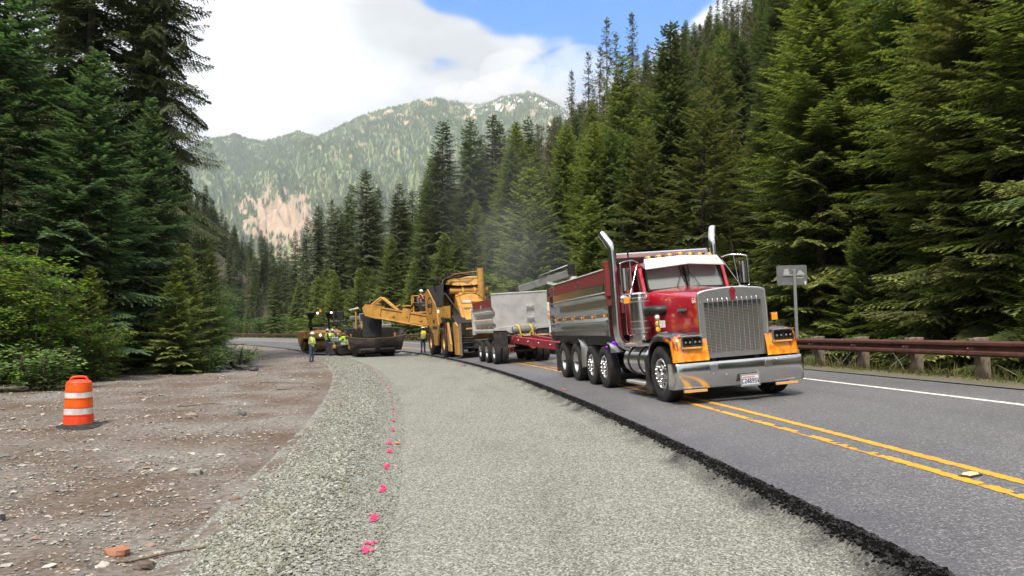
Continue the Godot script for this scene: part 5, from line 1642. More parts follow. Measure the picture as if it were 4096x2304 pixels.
	one(D, "eye", M.hitch, func(st):
		bx(st, hitch + v3(0, 0.05, -0.4), v3(0.4, 0.4, 0.5), 0.06)
		tube(st, path([hitch + v3(-0.2, 0.1, -0.5), hitch + v3(0, 0.3, -0.3), hitch + v3(0.2, 0.1, -0.5)], 4), 0.07, 8))
	rod(D, "ring", M.hitch, path([v3(-0.18, 0.78, 1.9) , v3(0, 0.66, 1.95), v3(0.18, 0.78, 1.9)], 4), 0.04, 8)
	one(T, "step_ladder", M.hitch, func(st):
		for s in [-1.0, 1.0]: bx(st, v3(-0.52 + 0.09 * s, 0.66, 0.12), v3(0.02, 0.4, 0.03))
		for k in 3: bx(st, v3(-0.52, 0.5 + k * 0.13, 0.12), v3(0.18, 0.02, 0.03)))

# ================================================================ white service truck with a crane, half hidden behind the trailer
func build_service_truck() -> void:
	var X := on_road(39.5, 5.55, 0.0, 0.05)
	var T := thing("service_truck", "white service truck with folded crane boom, half hidden behind the pup trailer", "truck", X)
	for z in [0.6, -4.2]:
		for s in [-1.0, 1.0]: wheel(T, v3(1.0 * s, 0.5, z), s, 0.5, 0.28, "hub", M.steel)
	for s in [-1.0, 1.0]: box(T, "chassis_rail", M.frame, v3(0.4 * s, 0.75, -2.0), v3(0.12, 0.25, 7.0))
	box(T, "service_body", M.white, v3(0, 1.75, 0.2), v3(2.4, 1.7, 3.6), 0.04)
	box(T, "rear_bumper", M.frame, v3(0, 0.8, 2.05), v3(2.4, 0.25, 0.3), 0.03)
	var org := mat(0.7, 0.25, 0.03, 0.5)
	letters("Service", 0.42, org, T, at(-0.35, 1.95, 2.01), "lettering", 0.01)
	for s in [-1.0, 1.0]:
		for k in 3: box(T, "locker_door", M.white, v3(1.21 * s, 1.7, -1.2 + k * 1.15), v3(0.02, 1.3, 1.05), 0.01)
		box(T, "tail_lamp", mat(0.5, 0.01, 0.01, 0.2), v3(1.05 * s, 1.05, 2.02), v3(0.18, 0.1, 0.04), 0.01)
	one(T, "cab", M.white, func(st): slab(st, [[-2.1, 0.9], [-2.1, 2.6], [-3.3, 2.6], [-3.9, 1.9], [-5.2, 1.7], [-5.3, 0.9]], -1.05, 1.05))
	box(T, "windscreen", M.dark_glass, v3(0, 2.25, -3.62), v3(1.8, 0.04, 0.75), 0.0, Transform3D(Basis.from_euler(Vector3(deg_to_rad(0), 0, 0)), Vector3.ZERO))
	# crane
	var C := Node3D.new(); C.name = "crane"; T.add_child(C)
	rod(C, "mast", M.white, [v3(0.5, 2.6, 1.2), v3(0.5, 3.9, 1.2)], 0.2, 12)
	var a := v3(0.5, 4.15, 1.2); var b := v3(-2.3, 3.35, 0.6)
	for k in 3:
		one(C, "boom_section", M.dull if k else M.grey, func(st):
			var dir := (b - a).normalized(); var sd := dir.cross(Vector3.UP).normalized(); var up := sd.cross(dir)
			var l := (b - a).length() * (1.0 - k * 0.25)
			bx(st, v3(0, 0, 0), v3(0.3 - k * 0.06, 0.36 - k * 0.07, l), 0.02, Transform3D(Basis(sd, up, -dir), b - dir * l * 0.5 + dir * 0.0)))
	box(C, "boom_head", M.black, v3(0.35, 4.3, 1.3), v3(0.36, 0.5, 0.3), 0.03)
	rod(C, "rail", M.steel, [v3(0.2, 4.5, 1.3), v3(-1.3, 4.0, 1.1), v3(-1.3, 3.8, 1.1)], 0.02, 5)
	rod(C, "ram", M.chrome, [v3(0.4, 3.3, 1.3), v3(-0.9, 3.65, 1.1)], 0.06, 8)

# ================================================================ material transfer vehicle
func build_transfer_vehicle() -> void:
	var X := on_road(44.3, 1.6, 0.0, 0.06)
	var T := thing("transfer_vehicle", "tall yellow asphalt transfer machine with long conveyor reaching over the paver", "machine", X)
	var Y: Material = M.yellow
	for z in [0.0, -5.0]:
		rod(T, "axle", M.frame, [v3(-1.2, 0.86, z), v3(1.2, 0.86, z)], 0.16)
		for s in [-1.0, 1.0]: wheel(T, v3(1.22 * s, 0.86, z), s, 0.86, 0.62, "loader", Y)
	box(T, "chassis", M.frame, v3(0, 1.1, -2.2), v3(1.5, 0.5, 8.2), 0.05)
	# side panel with the ring and maker's name: slopes down towards the camera
	for s in [-1.0, 1.0]:
		one(T, "side_panel", Y, func(st): slab(st, [[-6.5, 2.35], [-6.6, 3.9], [-5.4, 4.2], [-2.1, 2.95], [-1.9, 2.25], [-6.0, 2.3]], 1.42 * s, 1.5 * s))
		one(T, "engine_panel", Y, func(st): slab(st, [[-6.1, 2.3], [-1.9, 2.25], [-1.7, 1.85], [-1.9, 1.3], [-2.3, 0.62], [-3.6, 0.62], [-3.9, 1.3], [-5.6, 1.85]], 1.38 * s, 1.48 * s))
		for k in 8: box(T, "louvre", M.frame, v3(1.485 * s, 1.7, -2.2 - k * 0.24), v3(0.02, 0.18, 0.13), 0.004, Transform3D())
		box(T, "number_panel", M.frame, v3(1.485 * s, 2.08, -3.4), v3(0.02, 0.2, 0.7), 0.004)
		var ring := []
		for k in 25: ring.append(v3(1.505 * s, 3.1 + sin(TAU * k / 24) * 0.52, -4.5 + cos(TAU * k / 24) * 0.95))
		rod(T, "logo_ring", M.frame, ring, 0.025, 5)
		letters("WEILER", 0.26, M.frame, T, at(1.51 * s, 3.1, -4.5, 0, 90 * s, 0), "logo_letters", 0.012, 1.45)
		# mid body over the near wheel, and the flap plate before it
		one(T, "mid_body", Y, func(st): slab(st, [[-2.1, 2.9], [-1.9, 2.2], [-1.5, 1.95], [-0.9, 1.95], [0.5, 2.2], [0.6, 2.9]], 1.1 * s, 1.44 * s))
		one(T, "wheel_guard", Y, func(st): slab(st, [[0.95, 1.95], [1.05, 1.95], [1.75, 0.75], [1.75, 0.35], [1.0, 0.35]], 1.3 * s, 1.42 * s))
		one(T, "work_lamp", M.lamp, func(st): ball(st, v3(1.46 * s, 2.65, -1.6), v3(0.05, 0.09, 0.09), 10, 6))
	box(T, "rear_grille", M.frame, v3(0, 3.1, -6.66), v3(2.9, 1.6, 0.1), 0.02)
	one(T, "orange_edge", mat(0.75, 0.14, 0.03, 0.5), func(st): bx(st, v3(-1.47, 3.93, -6.55), v3(0.1, 0.1, 0.4), 0.02))
	# surge bin, covered by a black tarpaulin with folds
	box(T, "surge_bin", Y, v3(0, 2.9, -3.8), v3(2.6, 1.4, 4.8), 0.06)
	one(T, "tarpaulin", M.cloth_black, func(st):
		var rows := []
		for i in 9:
			var r := []
			for j in 17:
				var t := j / 16.0
				var f := sin(t * 21.0 + i * 0.4) * 0.05 * (i / 8.0)
				r.append(v3(-1.36 - f * 0.6 - i * 0.012, lerpf(4.3 - t * 0.1, 2.95, i / 8.0), lerpf(-5.2, 0.3, t) + f))
			rows.append(r)
		loft(st, rows)
		var top := []
		for i in 4:
			var r := []
			for j in 17: r.append(v3(lerpf(-1.36, 1.3, i / 3.0), 4.25 - j / 160.0 - sin(i * 1.05) * 0.12, lerpf(-5.2, 0.3, j / 16.0)))
			top.append(r)
		loft(st, top))
	# loading elevator: big inclined box facing the camera
	var inc := Transform3D(Basis.from_euler(Vector3(deg_to_rad(38), 0, 0)), v3(0.15, 2.75, 0.4))
	box(T, "elevator", Y, v3(0, 0, 0), v3(1.7, 0.9, 5.0), 0.06, inc)
	box(T, "elevator_head", Y, v3(0.1, 4.15, -1.7), v3(1.9, 1.0, 1.3), 0.08, Transform3D())
	box(T, "elevator_cover", Y, v3(0, 0.5, -0.6), v3(1.3, 0.12, 1.6), 0.03, inc)
	box(T, "cover_plate", Y, v3(0, 0.5, 1.2), v3(1.4, 0.1, 1.5), 0.03, inc)
	rod(T, "pivot_tube", Y, [v3(-1.0, 3.77, 0.0), v3(1.25, 3.77, 0.0)], 0.2, 14)
	for x in [-0.25, 0.45]:
		one(T, "pivot_arm", Y, func(st): slab(st, [[-0.5, 4.22], [0.15, 4.02], [0.35, 3.72], [0.3, 3.1], [0.0, 2.9], [-0.2, 3.6]], x - 0.06, x + 0.06))
	rod(T, "exhaust_cylinder", Y, [v3(0.75, 3.1, 0.6), v3(0.75, 4.97, 0.6)], 0.19, 18)
	one(T, "cylinder_foot", Y, func(st):
		for k in 4: bx(st, v3(0.75 + cos(TAU * k / 4) * 0.2, 3.0, 0.6 + sin(TAU * k / 4) * 0.2), v3(0.08, 0.7, 0.08), 0.01)
		bx(st, v3(0.75, 2.75, 0.6), v3(0.6, 0.2, 0.6), 0.02))
	rod(T, "handrail", Y, [v3(-0.6, 4.67, -1.2), v3(-0.6, 4.82, -1.2), v3(0.6, 4.82, 0.4)], 0.03, 6)
	one(T, "muffler", M.black, func(st): cyl(st, v3(-0.7, 4.62, -2.0), v3(-0.7, 5.02, -2.0), 0.13, -1, 12))
	box(T, "hatch", M.grey, v3(0.3, 4.74, -1.6), v3(0.9, 0.04, 0.7), 0.01)
	for k in 7:
		var o := k * 0.07
		rod(T, "hose", M.hose, path([v3(0.6 - o, 4.72, -0.9 + o), v3(0.0 - o, 4.67 + 0.1 * sin(k * 2.0), -0.7), v3(-0.95 - o * 0.6, 4.47, -0.9 + o), v3(-1.1 - o * 0.5, 3.9, -0.6 + o), v3(-1.0, 3.1, 0.1 + o), v3(-0.95 + o * 0.6, 2.4, 0.9 + o), v3(-0.8 + o, 1.5, 1.9)], 4), 0.045, 6)
	for k in 3:
		rod(T, "cable", M.hose, path([v3(-0.9, 4.32 - k * 0.2, -1.0), v3(-1.3 - k * 0.15, 4.67, -1.8), v3(-1.45, 4.12, -2.6), v3(-1.3, 3.82, -2.9)], 4), 0.02, 5)
	rod(T, "cable", M.hose, path([v3(-0.8, 3.4, 0.9), v3(0.1, 3.55, 1.2), v3(0.8, 3.1, 1.3), v3(1.0, 2.6, 1.5)], 4), 0.025, 5)
	# receiving hopper at the near end
	for s in [-1.0, 1.0]:
		one(T, "hopper_wing", Y, func(st): slab(st, [[2.5, 1.85], [3.0, 1.95], [3.6, 1.75], [3.7, 0.2], [2.7, 0.2]], 1.25 * s, 1.35 * s))
		one(T, "wing_post", M.wood, func(st): bx(st, v3(1.2 * s, 1.0, 3.75), v3(0.14, 1.7, 0.1), 0.02))
	one(T, "hopper_back", M.sooty, func(st): slab(st, [[1.4, 2.35], [2.6, 1.9], [2.6, 1.2], [1.4, 1.2]], -1.2, 1.2))
	one(T, "ladder", M.frame, func(st):
		for s in [-1.0, 1.0]: bx(st, v3(-0.75 + 0.3 * s, 0.75, 3.5), v3(0.05, 1.0, 0.06))
		for k in 4: bx(st, v3(-0.75, 0.3 + k * 0.26, 3.5), v3(0.6, 0.05, 0.2), 0.01))
	box(T, "hopper_floor", M.frame, v3(0, 0.7, 2.6), v3(2.4, 0.5, 1.6), 0.04)
	rod(T, "chain", mat(0.35, 0.02, 0.03, 0.5), [v3(-1.47, 1.9, 0.75), v3(-1.47, 1.0, 0.8)], 0.02, 5)
	box(T, "lamp_box", M.white, v3(-0.35, 3.05, 1.6), v3(0.5, 0.14, 0.2), 0.02)
	one(T, "work_lamp", M.lamp, func(st): ball(st, v3(-0.2, 2.6, 2.4), v3(0.1, 0.1, 0.06), 10, 6))
	one(T, "junction", M.black, func(st):
		bx(st, v3(-1.5, 2.1, 0.55), v3(0.2, 0.3, 0.4), 0.04)
		bx(st, v3(-1.52, 2.2, 0.2), v3(0.16, 0.2, 0.2), 0.04))
	# operator's platform
	box(T, "platform", Y, v3(-1.5, 2.75, -7.6), v3(1.6, 0.1, 1.6), 0.02)
	for p in [[-2.2, -7.15], [-2.2, -8.0], [-1.0, -8.0]]: rod(T, "platform_post", Y, [v3(p[0], 2.4, p[1]), v3(p[0], 3.9, p[1])], 0.05, 8)
	rod(T, "guard_rail", Y, [v3(-2.2, 3.9, -7.15), v3(-2.2, 3.9, -8.0), v3(-1.0, 3.9, -8.0)], 0.04, 8)
	rod(T, "guard_rail", Y, [v3(-2.9, 3.25, -7.9), v3(-2.2, 3.25, -7.9)], 0.04, 8)
	one(T, "seat", M.grey, func(st):
		bx(st, v3(-1.6, 3.2, -7.4), v3(0.5, 0.14, 0.5), 0.05)
		bx(st, v3(-1.85, 3.5, -7.4), v3(0.14, 0.6, 0.46), 0.05)
		bx(st, v3(-1.6, 2.95, -7.4), v3(0.3, 0.4, 0.3), 0.02))
	# discharge conveyor: slewed boom rising to the paver's hopper
	var a := v3(-0.3, 1.95, -6.5); var b: Vector3 = X.affine_inverse() * Vector3(-9.5, 3.1, -51.0)
	var dir := (b - a).normalized(); var sd := dir.cross(Vector3.UP).normalized(); var up := sd.cross(dir)
	var L := (b - a).length()
	var cf := Transform3D(Basis(sd, up, -dir), a)         # local -z runs along the boom
	var C := Node3D.new(); C.name = "conveyor"; T.add_child(C); C.transform = cf
	for s in [-1.0, 1.0]:
		box(C, "side_beam", Y, v3(0.42 * s, 0, -L * 0.5), v3(0.06, 0.62, L), 0.015)
		box(C, "beam_flange", Y, v3(0.46 * s, -0.31, -L * 0.5), v3(0.12, 0.05, L), 0.01)
		box(C, "beam_flange", Y, v3(0.46 * s, 0.31, -L * 0.5), v3(0.12, 0.05, L), 0.01)
		rod(C, "lift_ram", Y, [v3(0.56 * s, -0.42, -1.0), v3(0.56 * s, -0.36, -L * 0.86)], 0.045, 8)
		for k in 4: one(C, "roller_boss", Y, func(st): cyl(st, v3(0.44 * s, -0.02, -L * (0.3 + k * 0.18)), v3(0.53 * s, -0.02, -L * (0.3 + k * 0.18)), 0.09, -1, 12))
		one(C, "end_plate", Y, func(st): slab(st, [[-L + 0.9, -0.45], [-L + 0.9, 0.45], [-L - 0.2, 0.4], [-L - 0.35, 0.1], [-L - 0.1, -0.35]], 0.45 * s, 0.52 * s))
		one(C, "hinge_plate", Y, func(st): slab(st, [[-L * 0.5 - 0.25, -0.5], [-L * 0.5 - 0.25, 0.55], [-L * 0.5 + 0.25, 0.55], [-L * 0.5 + 0.25, -0.5]], 0.47 * s, 0.53 * s))
	for k in 3: box(C, "top_cover", M.tan, v3(0, 0.35, -L * (0.3 + k * 0.2)), v3(0.82, 0.03, L * 0.18), 0.008)
	box(C, "belt", M.rubber, v3(0, 0.1, -L * 0.5), v3(0.8, 0.06, L * 0.98))
	rod(C, "cross_tube", Y, [v3(-0.5, 0.55, -L + 0.6), v3(0.5, 0.55, -L + 0.6)], 0.07, 8)
	for s in [-1.0, 1.0]:
		rod(C, "a_frame", Y, [v3(0.42 * s, 0.4, -L + 0.2), v3(0.42 * s, 1.0, -L + 0.75), v3(0.42 * s, 0.9, -L + 0.95), v3(0.42 * s, 0.35, -L + 1.9)], 0.07, 8)
	rod(C, "spray_bar", Y, [v3(-0.5, 0.62, -L + 1.9), v3(0.5, 0.7, -L + 1.9)], 0.06, 8)
	for k in 4: rod(C, "hose", M.hose, path([v3(0.1 * k, 0.4, -L + 2.6), v3(0.1 * k, 1.0, -L + 2.9), v3(0.1 * k, 0.9, -L + 3.4), v3(0.1 * k, 0.45, -L + 4.2)], 3), 0.04, 6)
	# rubber chute hanging into the hopper
	var chute := X.affine_inverse() * Vector3(-9.25, 0, -51.6)
	one(T, "chute_flap", M.cloth_black, func(st):
		var rows := []
		for i in 7:
			var r := []
			for j in 9:
				var g := j / 8.0 * 2.0 - 1.0
				r.append(v3(chute.x + g * 0.62 + sin(i * 0.9) * 0.02, lerpf(2.85, 1.35, i / 6.0), chute.z + 0.3 - g * g * 0.04 + sin(j * 1.9 + i) * 0.03))
			rows.append(r)
		loft(st, rows))

# ================================================================ paver
func build_paver() -> void:
	var X := on_road(54.0, -2.75, 0.0, 0.035)
	var T := thing("paver", "black soot-stained asphalt paver with wide open hopper on the gravel lane", "paver", X)
	for s in [-1.0, 1.0]:
		one(T, "track", M.rubber, func(st):
			slab(st, [[-0.4, 0.12], [-0.2, 0.0], [-3.4, 0.0], [-3.7, 0.2], [-3.7, 0.6], [-3.4, 0.8], [-0.4, 0.7], [-0.2, 0.4]], 0.75 * s, 1.3 * s)
			for k in 14: bx(st, v3(1.02 * s, 0.03 + 0.0, -0.4 - k * 0.22), v3(0.58, 0.06, 0.12), 0.01))
		# hopper wing: leans outwards, rolled rim
		one(T, "hopper_wing", M.sooty, func(st):
			var rows := []
			for i in 6:
				var t := i / 5.0
				rows.append([v3(lerpf(1.15, 1.95, t) * s, lerpf(0.75, 1.72, t), 0.05 + t * 0.1), v3(lerpf(1.1, 2.0, t) * s, lerpf(0.75, 1.78, t), -0.9), v3(lerpf(1.0, 1.95, t) * s, lerpf(0.75, 1.85, t), -1.9)])
			loft(st, rows)
			var rb := []
			for r in rows:
				var q := []
				for p in r: q.append(p + v3(0.04 * s, -0.03, 0.0))
				rb.append(q)
			loft(st, rb)
			loft(st, [rows[5], rb[5]], false))
		rod(T, "wing_rim", M.sooty, [v3(1.95 * s, 1.74, 0.15), v3(2.0 * s, 1.8, -0.9), v3(1.96 * s, 1.87, -1.9)], 0.04, 6)
		box(T, "push_roller_arm", M.sooty, v3(0.75 * s, 0.42, 0.4), v3(1.0, 0.3, 0.3), 0.05)
		one(T, "push_roller", M.sooty, func(st): cyl(st, v3((0.15 if s > 0 else -1.1), 0.48, 0.6), v3((1.1 if s > 0 else -0.15), 0.48, 0.6), 0.13, -1, 14))
		box(T, "side_panel", M.yellow, v3(1.55 * s, 1.05, -2.6), v3(0.08, 1.1, 2.2), 0.03)
	# hopper apron: sagging front sheet with a curved rim
	one(T, "hopper_apron", M.sooty, func(st):
		var rows := []
		for i in 8:
			var r := []
			var t := i / 7.0
			for j in 21:
				var g := j / 20.0 * 2.0 - 1.0
				var top := 1.24 + 0.2 * pow(absf(g), 3.0)
				r.append(v3(g * lerpf(1.72, 1.98, t), lerpf(0.4, top, t), 0.22 - 0.12 * absf(g) + 0.1 * sin(t * 3.0) + nz.get_noise_2d(g * 3.0, t * 3.0) * 0.05))
			rows.append(r)
		loft(st, rows))
	var rim := []
	for j in 21:
		var g := j / 20.0 * 2.0 - 1.0
		rim.append(v3(g * 1.98, 1.25 + 0.2 * pow(absf(g), 3.0), 0.24 - 0.12 * absf(g)))
	rod(T, "apron_rim", M.drum, rim, 0.03, 6)
	box(T, "hopper_floor", M.sooty, v3(0, 0.75, -0.9), v3(2.4, 0.08, 2.0), 0.01)
	one(T, "hopper_back", M.sooty, func(st): plate(st, [[-1.95, 1.9], [-1.3, 0.8], [1.3, 0.8], [1.95, 1.9], [1.0, 2.0], [-1.0, 2.0]], -2.0, -1.9))
	one(T, "asphalt_heap", M.tar, func(st):
		var rows := []
		for i in 7:
			var r := []
			for j in 25:
				var a := TAU * j / 24
				var k := 1.0 - i / 6.0
				r.append(v3(cos(a) * 1.5 * (1.0 - k), 0.8 + 0.75 * k + nz.get_noise_2d(cos(a) * 3 + i, sin(a) * 3) * 0.08, -0.95 + sin(a) * 0.95 * (1.0 - k)))
			rows.append(r)
		loft(st, rows))
	# tractor body, console, seats
	box(T, "engine_hood", M.grey, v3(0.3, 1.75, -3.1), v3(2.3, 1.0, 1.8), 0.08)
	one(T, "wind_shield", M.dark_glass, func(st): slab(st, [[-2.35, 2.2], [-2.3, 2.2], [-2.75, 3.0], [-2.8, 3.0]], -0.75, 0.75))
	one(T, "shield_frame", M.grey, func(st):
		tube(st, [v3(-0.8, 2.15, -2.3), v3(-0.8, 3.02, -2.78), v3(0.8, 3.02, -2.78), v3(0.8, 2.15, -2.3)], 0.05, 6))
	box(T, "chassis", M.frame, v3(0, 0.8, -2.4), v3(1.9, 0.7, 3.4), 0.05)
	rod(T, "exhaust", M.black, path([v3(0.0, 2.2, -3.1), v3(0.0, 3.2, -3.1), v3(0.0, 3.75, -3.1), v3(0.06, 3.95, -3.2)], 3), 0.13, 12)
	for p in [[-1.15, 3.2], [-0.75, 2.5]]: rod(T, "handrail_post", M.yellow, [v3(p[0], 1.9, -1.95), v3(p[0], p[1], -1.95)], 0.06, 8)
	box(T, "operator_deck", M.frame, v3(-0.9, 1.95, -4.2), v3(2.6, 0.12, 1.6), 0.02)
	one(T, "seat", M.black, func(st):
		bx(st, v3(-2.05, 2.55, -4.0), v3(0.55, 0.14, 0.5), 0.05)
		bx(st, v3(-2.05, 2.95, -4.2), v3(0.5, 0.75, 0.14), 0.05)
		bx(st, v3(-2.5, 2.75, -4.0), v3(0.08, 0.9, 0.5), 0.02))
	one(T, "seat_frame", M.black, func(st):
		tube(st, [v3(-2.55, 3.35, -4.2), v3(-2.55, 2.3, -3.8), v3(-2.2, 2.05, -3.7), v3(-1.5, 2.0, -3.7)], 0.06, 6)
		tube(st, [v3(-2.1, 2.6, -3.7), v3(-1.3, 2.0, -3.6)], 0.05, 6)
		bx(st, v3(-2.35, 2.4, -3.8), v3(0.5, 0.35, 0.4), 0.04))
	one(T, "console", M.grey, func(st):
		bx(st, v3(-1.05, 2.75, -3.9), v3(0.75, 0.3, 0.5), 0.05)
		bx(st, v3(-1.05, 2.3, -3.9), v3(0.3, 0.7, 0.3), 0.02))
	box(T, "canopy_lamp", M.white, v3(-1.1, 3.5, -4.0), v3(0.7, 0.1, 0.3), 0.02, Transform3D(Basis.from_euler(Vector3(0, 0, 0.22)), v3(0.75, 0.25, 0)))
	rod(T, "lamp_post", M.yellow, [v3(-0.3, 2.0, -3.9), v3(-0.4, 3.4, -3.9)], 0.045, 6)
	box(T, "beacon_panel", mat(0.8, 0.3, 0.02, 0.4), v3(0.55, 3.1, -4.2), v3(0.35, 0.5, 0.1), 0.02)
	# screed behind, with end plate and hand tools
	box(T, "screed", M.frame, v3(-0.4, 0.45, -5.2), v3(4.6, 0.7, 1.0), 0.06)
	box(T, "screed_end", M.frame, v3(-2.75, 0.6, -3.6), v3(0.5, 0.9, 1.8), 0.05)
	box(T, "tool_box", M.steel, v3(-2.55, 1.25, -3.0), v3(0.5, 0.35, 0.4), 0.04)
	rod(T, "crank_rod", M.steel, [v3(-2.65, 0.75, -2.6), v3(-2.65, 1.9, -2.6)], 0.03, 6)
	box(T, "valve_block", M.yellow, v3(-2.65, 0.75, -2.55), v3(0.22, 0.25, 0.2), 0.03)

# ================================================================ roller
func roller_frame() -> Transform3D:
	var X := on_road(65.5, -5.35, 14.0, 0.05)
	X.origin.y = P(65.5, -5.35).y + 0.135
	X.basis = X.basis.scaled(Vector3.ONE * 0.87)
	return X

func build_roller() -> void:
	var X := roller_frame()
	var T := thing("road_roller", "yellow drum roller with black canopy and glowing lamps, behind the crew", "roller", X)
	var Y: Material = M.yellow
	for z in [0.6, -3.0]:
		one(T, "drum", M.drum, func(st): lathe(st, [Vector2(0.0, -1.05), Vector2(0.6, -1.05), Vector2(0.64, -1.0), Vector2(0.66, -1.0), Vector2(0.66, 1.0), Vector2(0.64, 1.0), Vector2(0.6, 1.05), Vector2(0, 1.05)], 40, at(0, 0.66, z, 0, 0, 90)))
	for s in [-1.0, 1.0]:
		for z in [0.6, -3.0]:
			one(T, "drum_arm", Y, func(st): slab(st, [[z - 0.5, 1.7], [z + 0.62, 1.7], [z + 0.55, 1.0], [z + 0.15, 0.55], [z - 0.15, 0.55], [z - 0.4, 1.0]], 1.1 * s, 1.28 * s))
	one(T, "front_frame", Y, func(st):
		slab(st, [[1.35, 1.2], [1.4, 1.75], [0.9, 2.0], [-0.7, 2.0], [-0.7, 1.4], [1.0, 1.35]], -1.3, 1.3))
	box(T, "rear_frame", Y, v3(0, 1.6, -2.6), v3(2.4, 0.8, 2.0), 0.08)
	box(T, "front_bar", M.drum, v3(0, 1.28, 1.42), v3(2.4, 0.2, 0.1), 0.02)
	for x in [-0.75, 0.15, 0.95]:
		one(T, "headlamp", M.lamp if x < 0.5 else M.clear, func(st): ball(st, v3(x, 1.55, 1.4), v3(0.12, 0.12, 0.06), 12, 6))
	for x in [-0.95, 0.95]:
		rod(T, "front_rail", Y, [v3(x - 0.25, 2.0, 0.8), v3(x - 0.25, 2.25, 0.8), v3(x + 0.3, 2.25, 0.8), v3(x + 0.3, 2.0, 0.8)], 0.05, 6)
	box(T, "dashboard", M.grey, v3(-0.1, 2.1, 0.0), v3(1.2, 0.4, 0.4), 0.05)
	box(T, "deck", M.frame, v3(0, 1.9, -1.0), v3(2.2, 0.1, 1.6), 0.02)
	one(T, "seat", M.black, func(st):
		bx(st, v3(-0.6, 2.2, -0.9), v3(0.5, 0.16, 0.5), 0.05)
		bx(st, v3(-0.85, 2.55, -1.1), v3(0.2, 0.7, 0.5), 0.06)
		bx(st, v3(-0.6, 2.03, -0.9), v3(0.3, 0.22, 0.3), 0.03))
	for x in [-0.95, 0.85]:
		one(T, "canopy_post", M.black, func(st): tube(st, [v3(x, 1.8, -0.6), v3(x, 3.45, -0.6)], 0.1, 8))
		one(T, "canopy_bracket", M.black, func(st): plate(st, [[x - 0.35, 3.6], [x + 0.55, 3.6], [x + 0.1, 3.0], [x - 0.1, 3.0]], -0.66, -0.54))
	box(T, "canopy", M.black, v3(0, 3.65, -0.7), v3(2.7, 0.1, 2.2), 0.04)
	one(T, "beacon", M.amber, func(st): cyl(st, v3(-0.1, 3.7, -0.2), v3(-0.1, 3.95, -0.2), 0.11, 0.09, 12))
	for x in [-0.6, 0.75]:
		one(T, "canopy_lamp", M.lamp, func(st): ball(st, v3(x, 3.62, 0.42), v3(0.11, 0.11, 0.06), 12, 6))
	rod(T, "steering_column", M.black, [v3(-0.3, 2.0, -0.3), v3(-0.35, 2.5, -0.45)], 0.04, 6)
	one(T, "steering_wheel", M.black, func(st): tube(st, path([v3(-0.55, 2.5, -0.45), v3(-0.35, 2.6, -0.35), v3(-0.15, 2.5, -0.45), v3(-0.35, 2.42, -0.58), v3(-0.55, 2.5, -0.45)], 4), 0.025, 6))
	rod(T, "rail", M.black, [v3(0.3, 1.95, 0.3), v3(0.3, 2.7, 0.3), v3(-0.9, 2.7, 0.3)], 0.03, 6)

# ================================================================ people
func seg_d(p: Vector3, b: Array) -> float:
	var a: Vector3 = b[0]
	var ab: Vector3 = b[1] - a
	var t := clampf((p - a).dot(ab) / maxf(ab.length_squared(), 1e-6), 0.0, 1.0)
	return (p - a - ab * t).length() - lerpf(b[2], b[3], t)

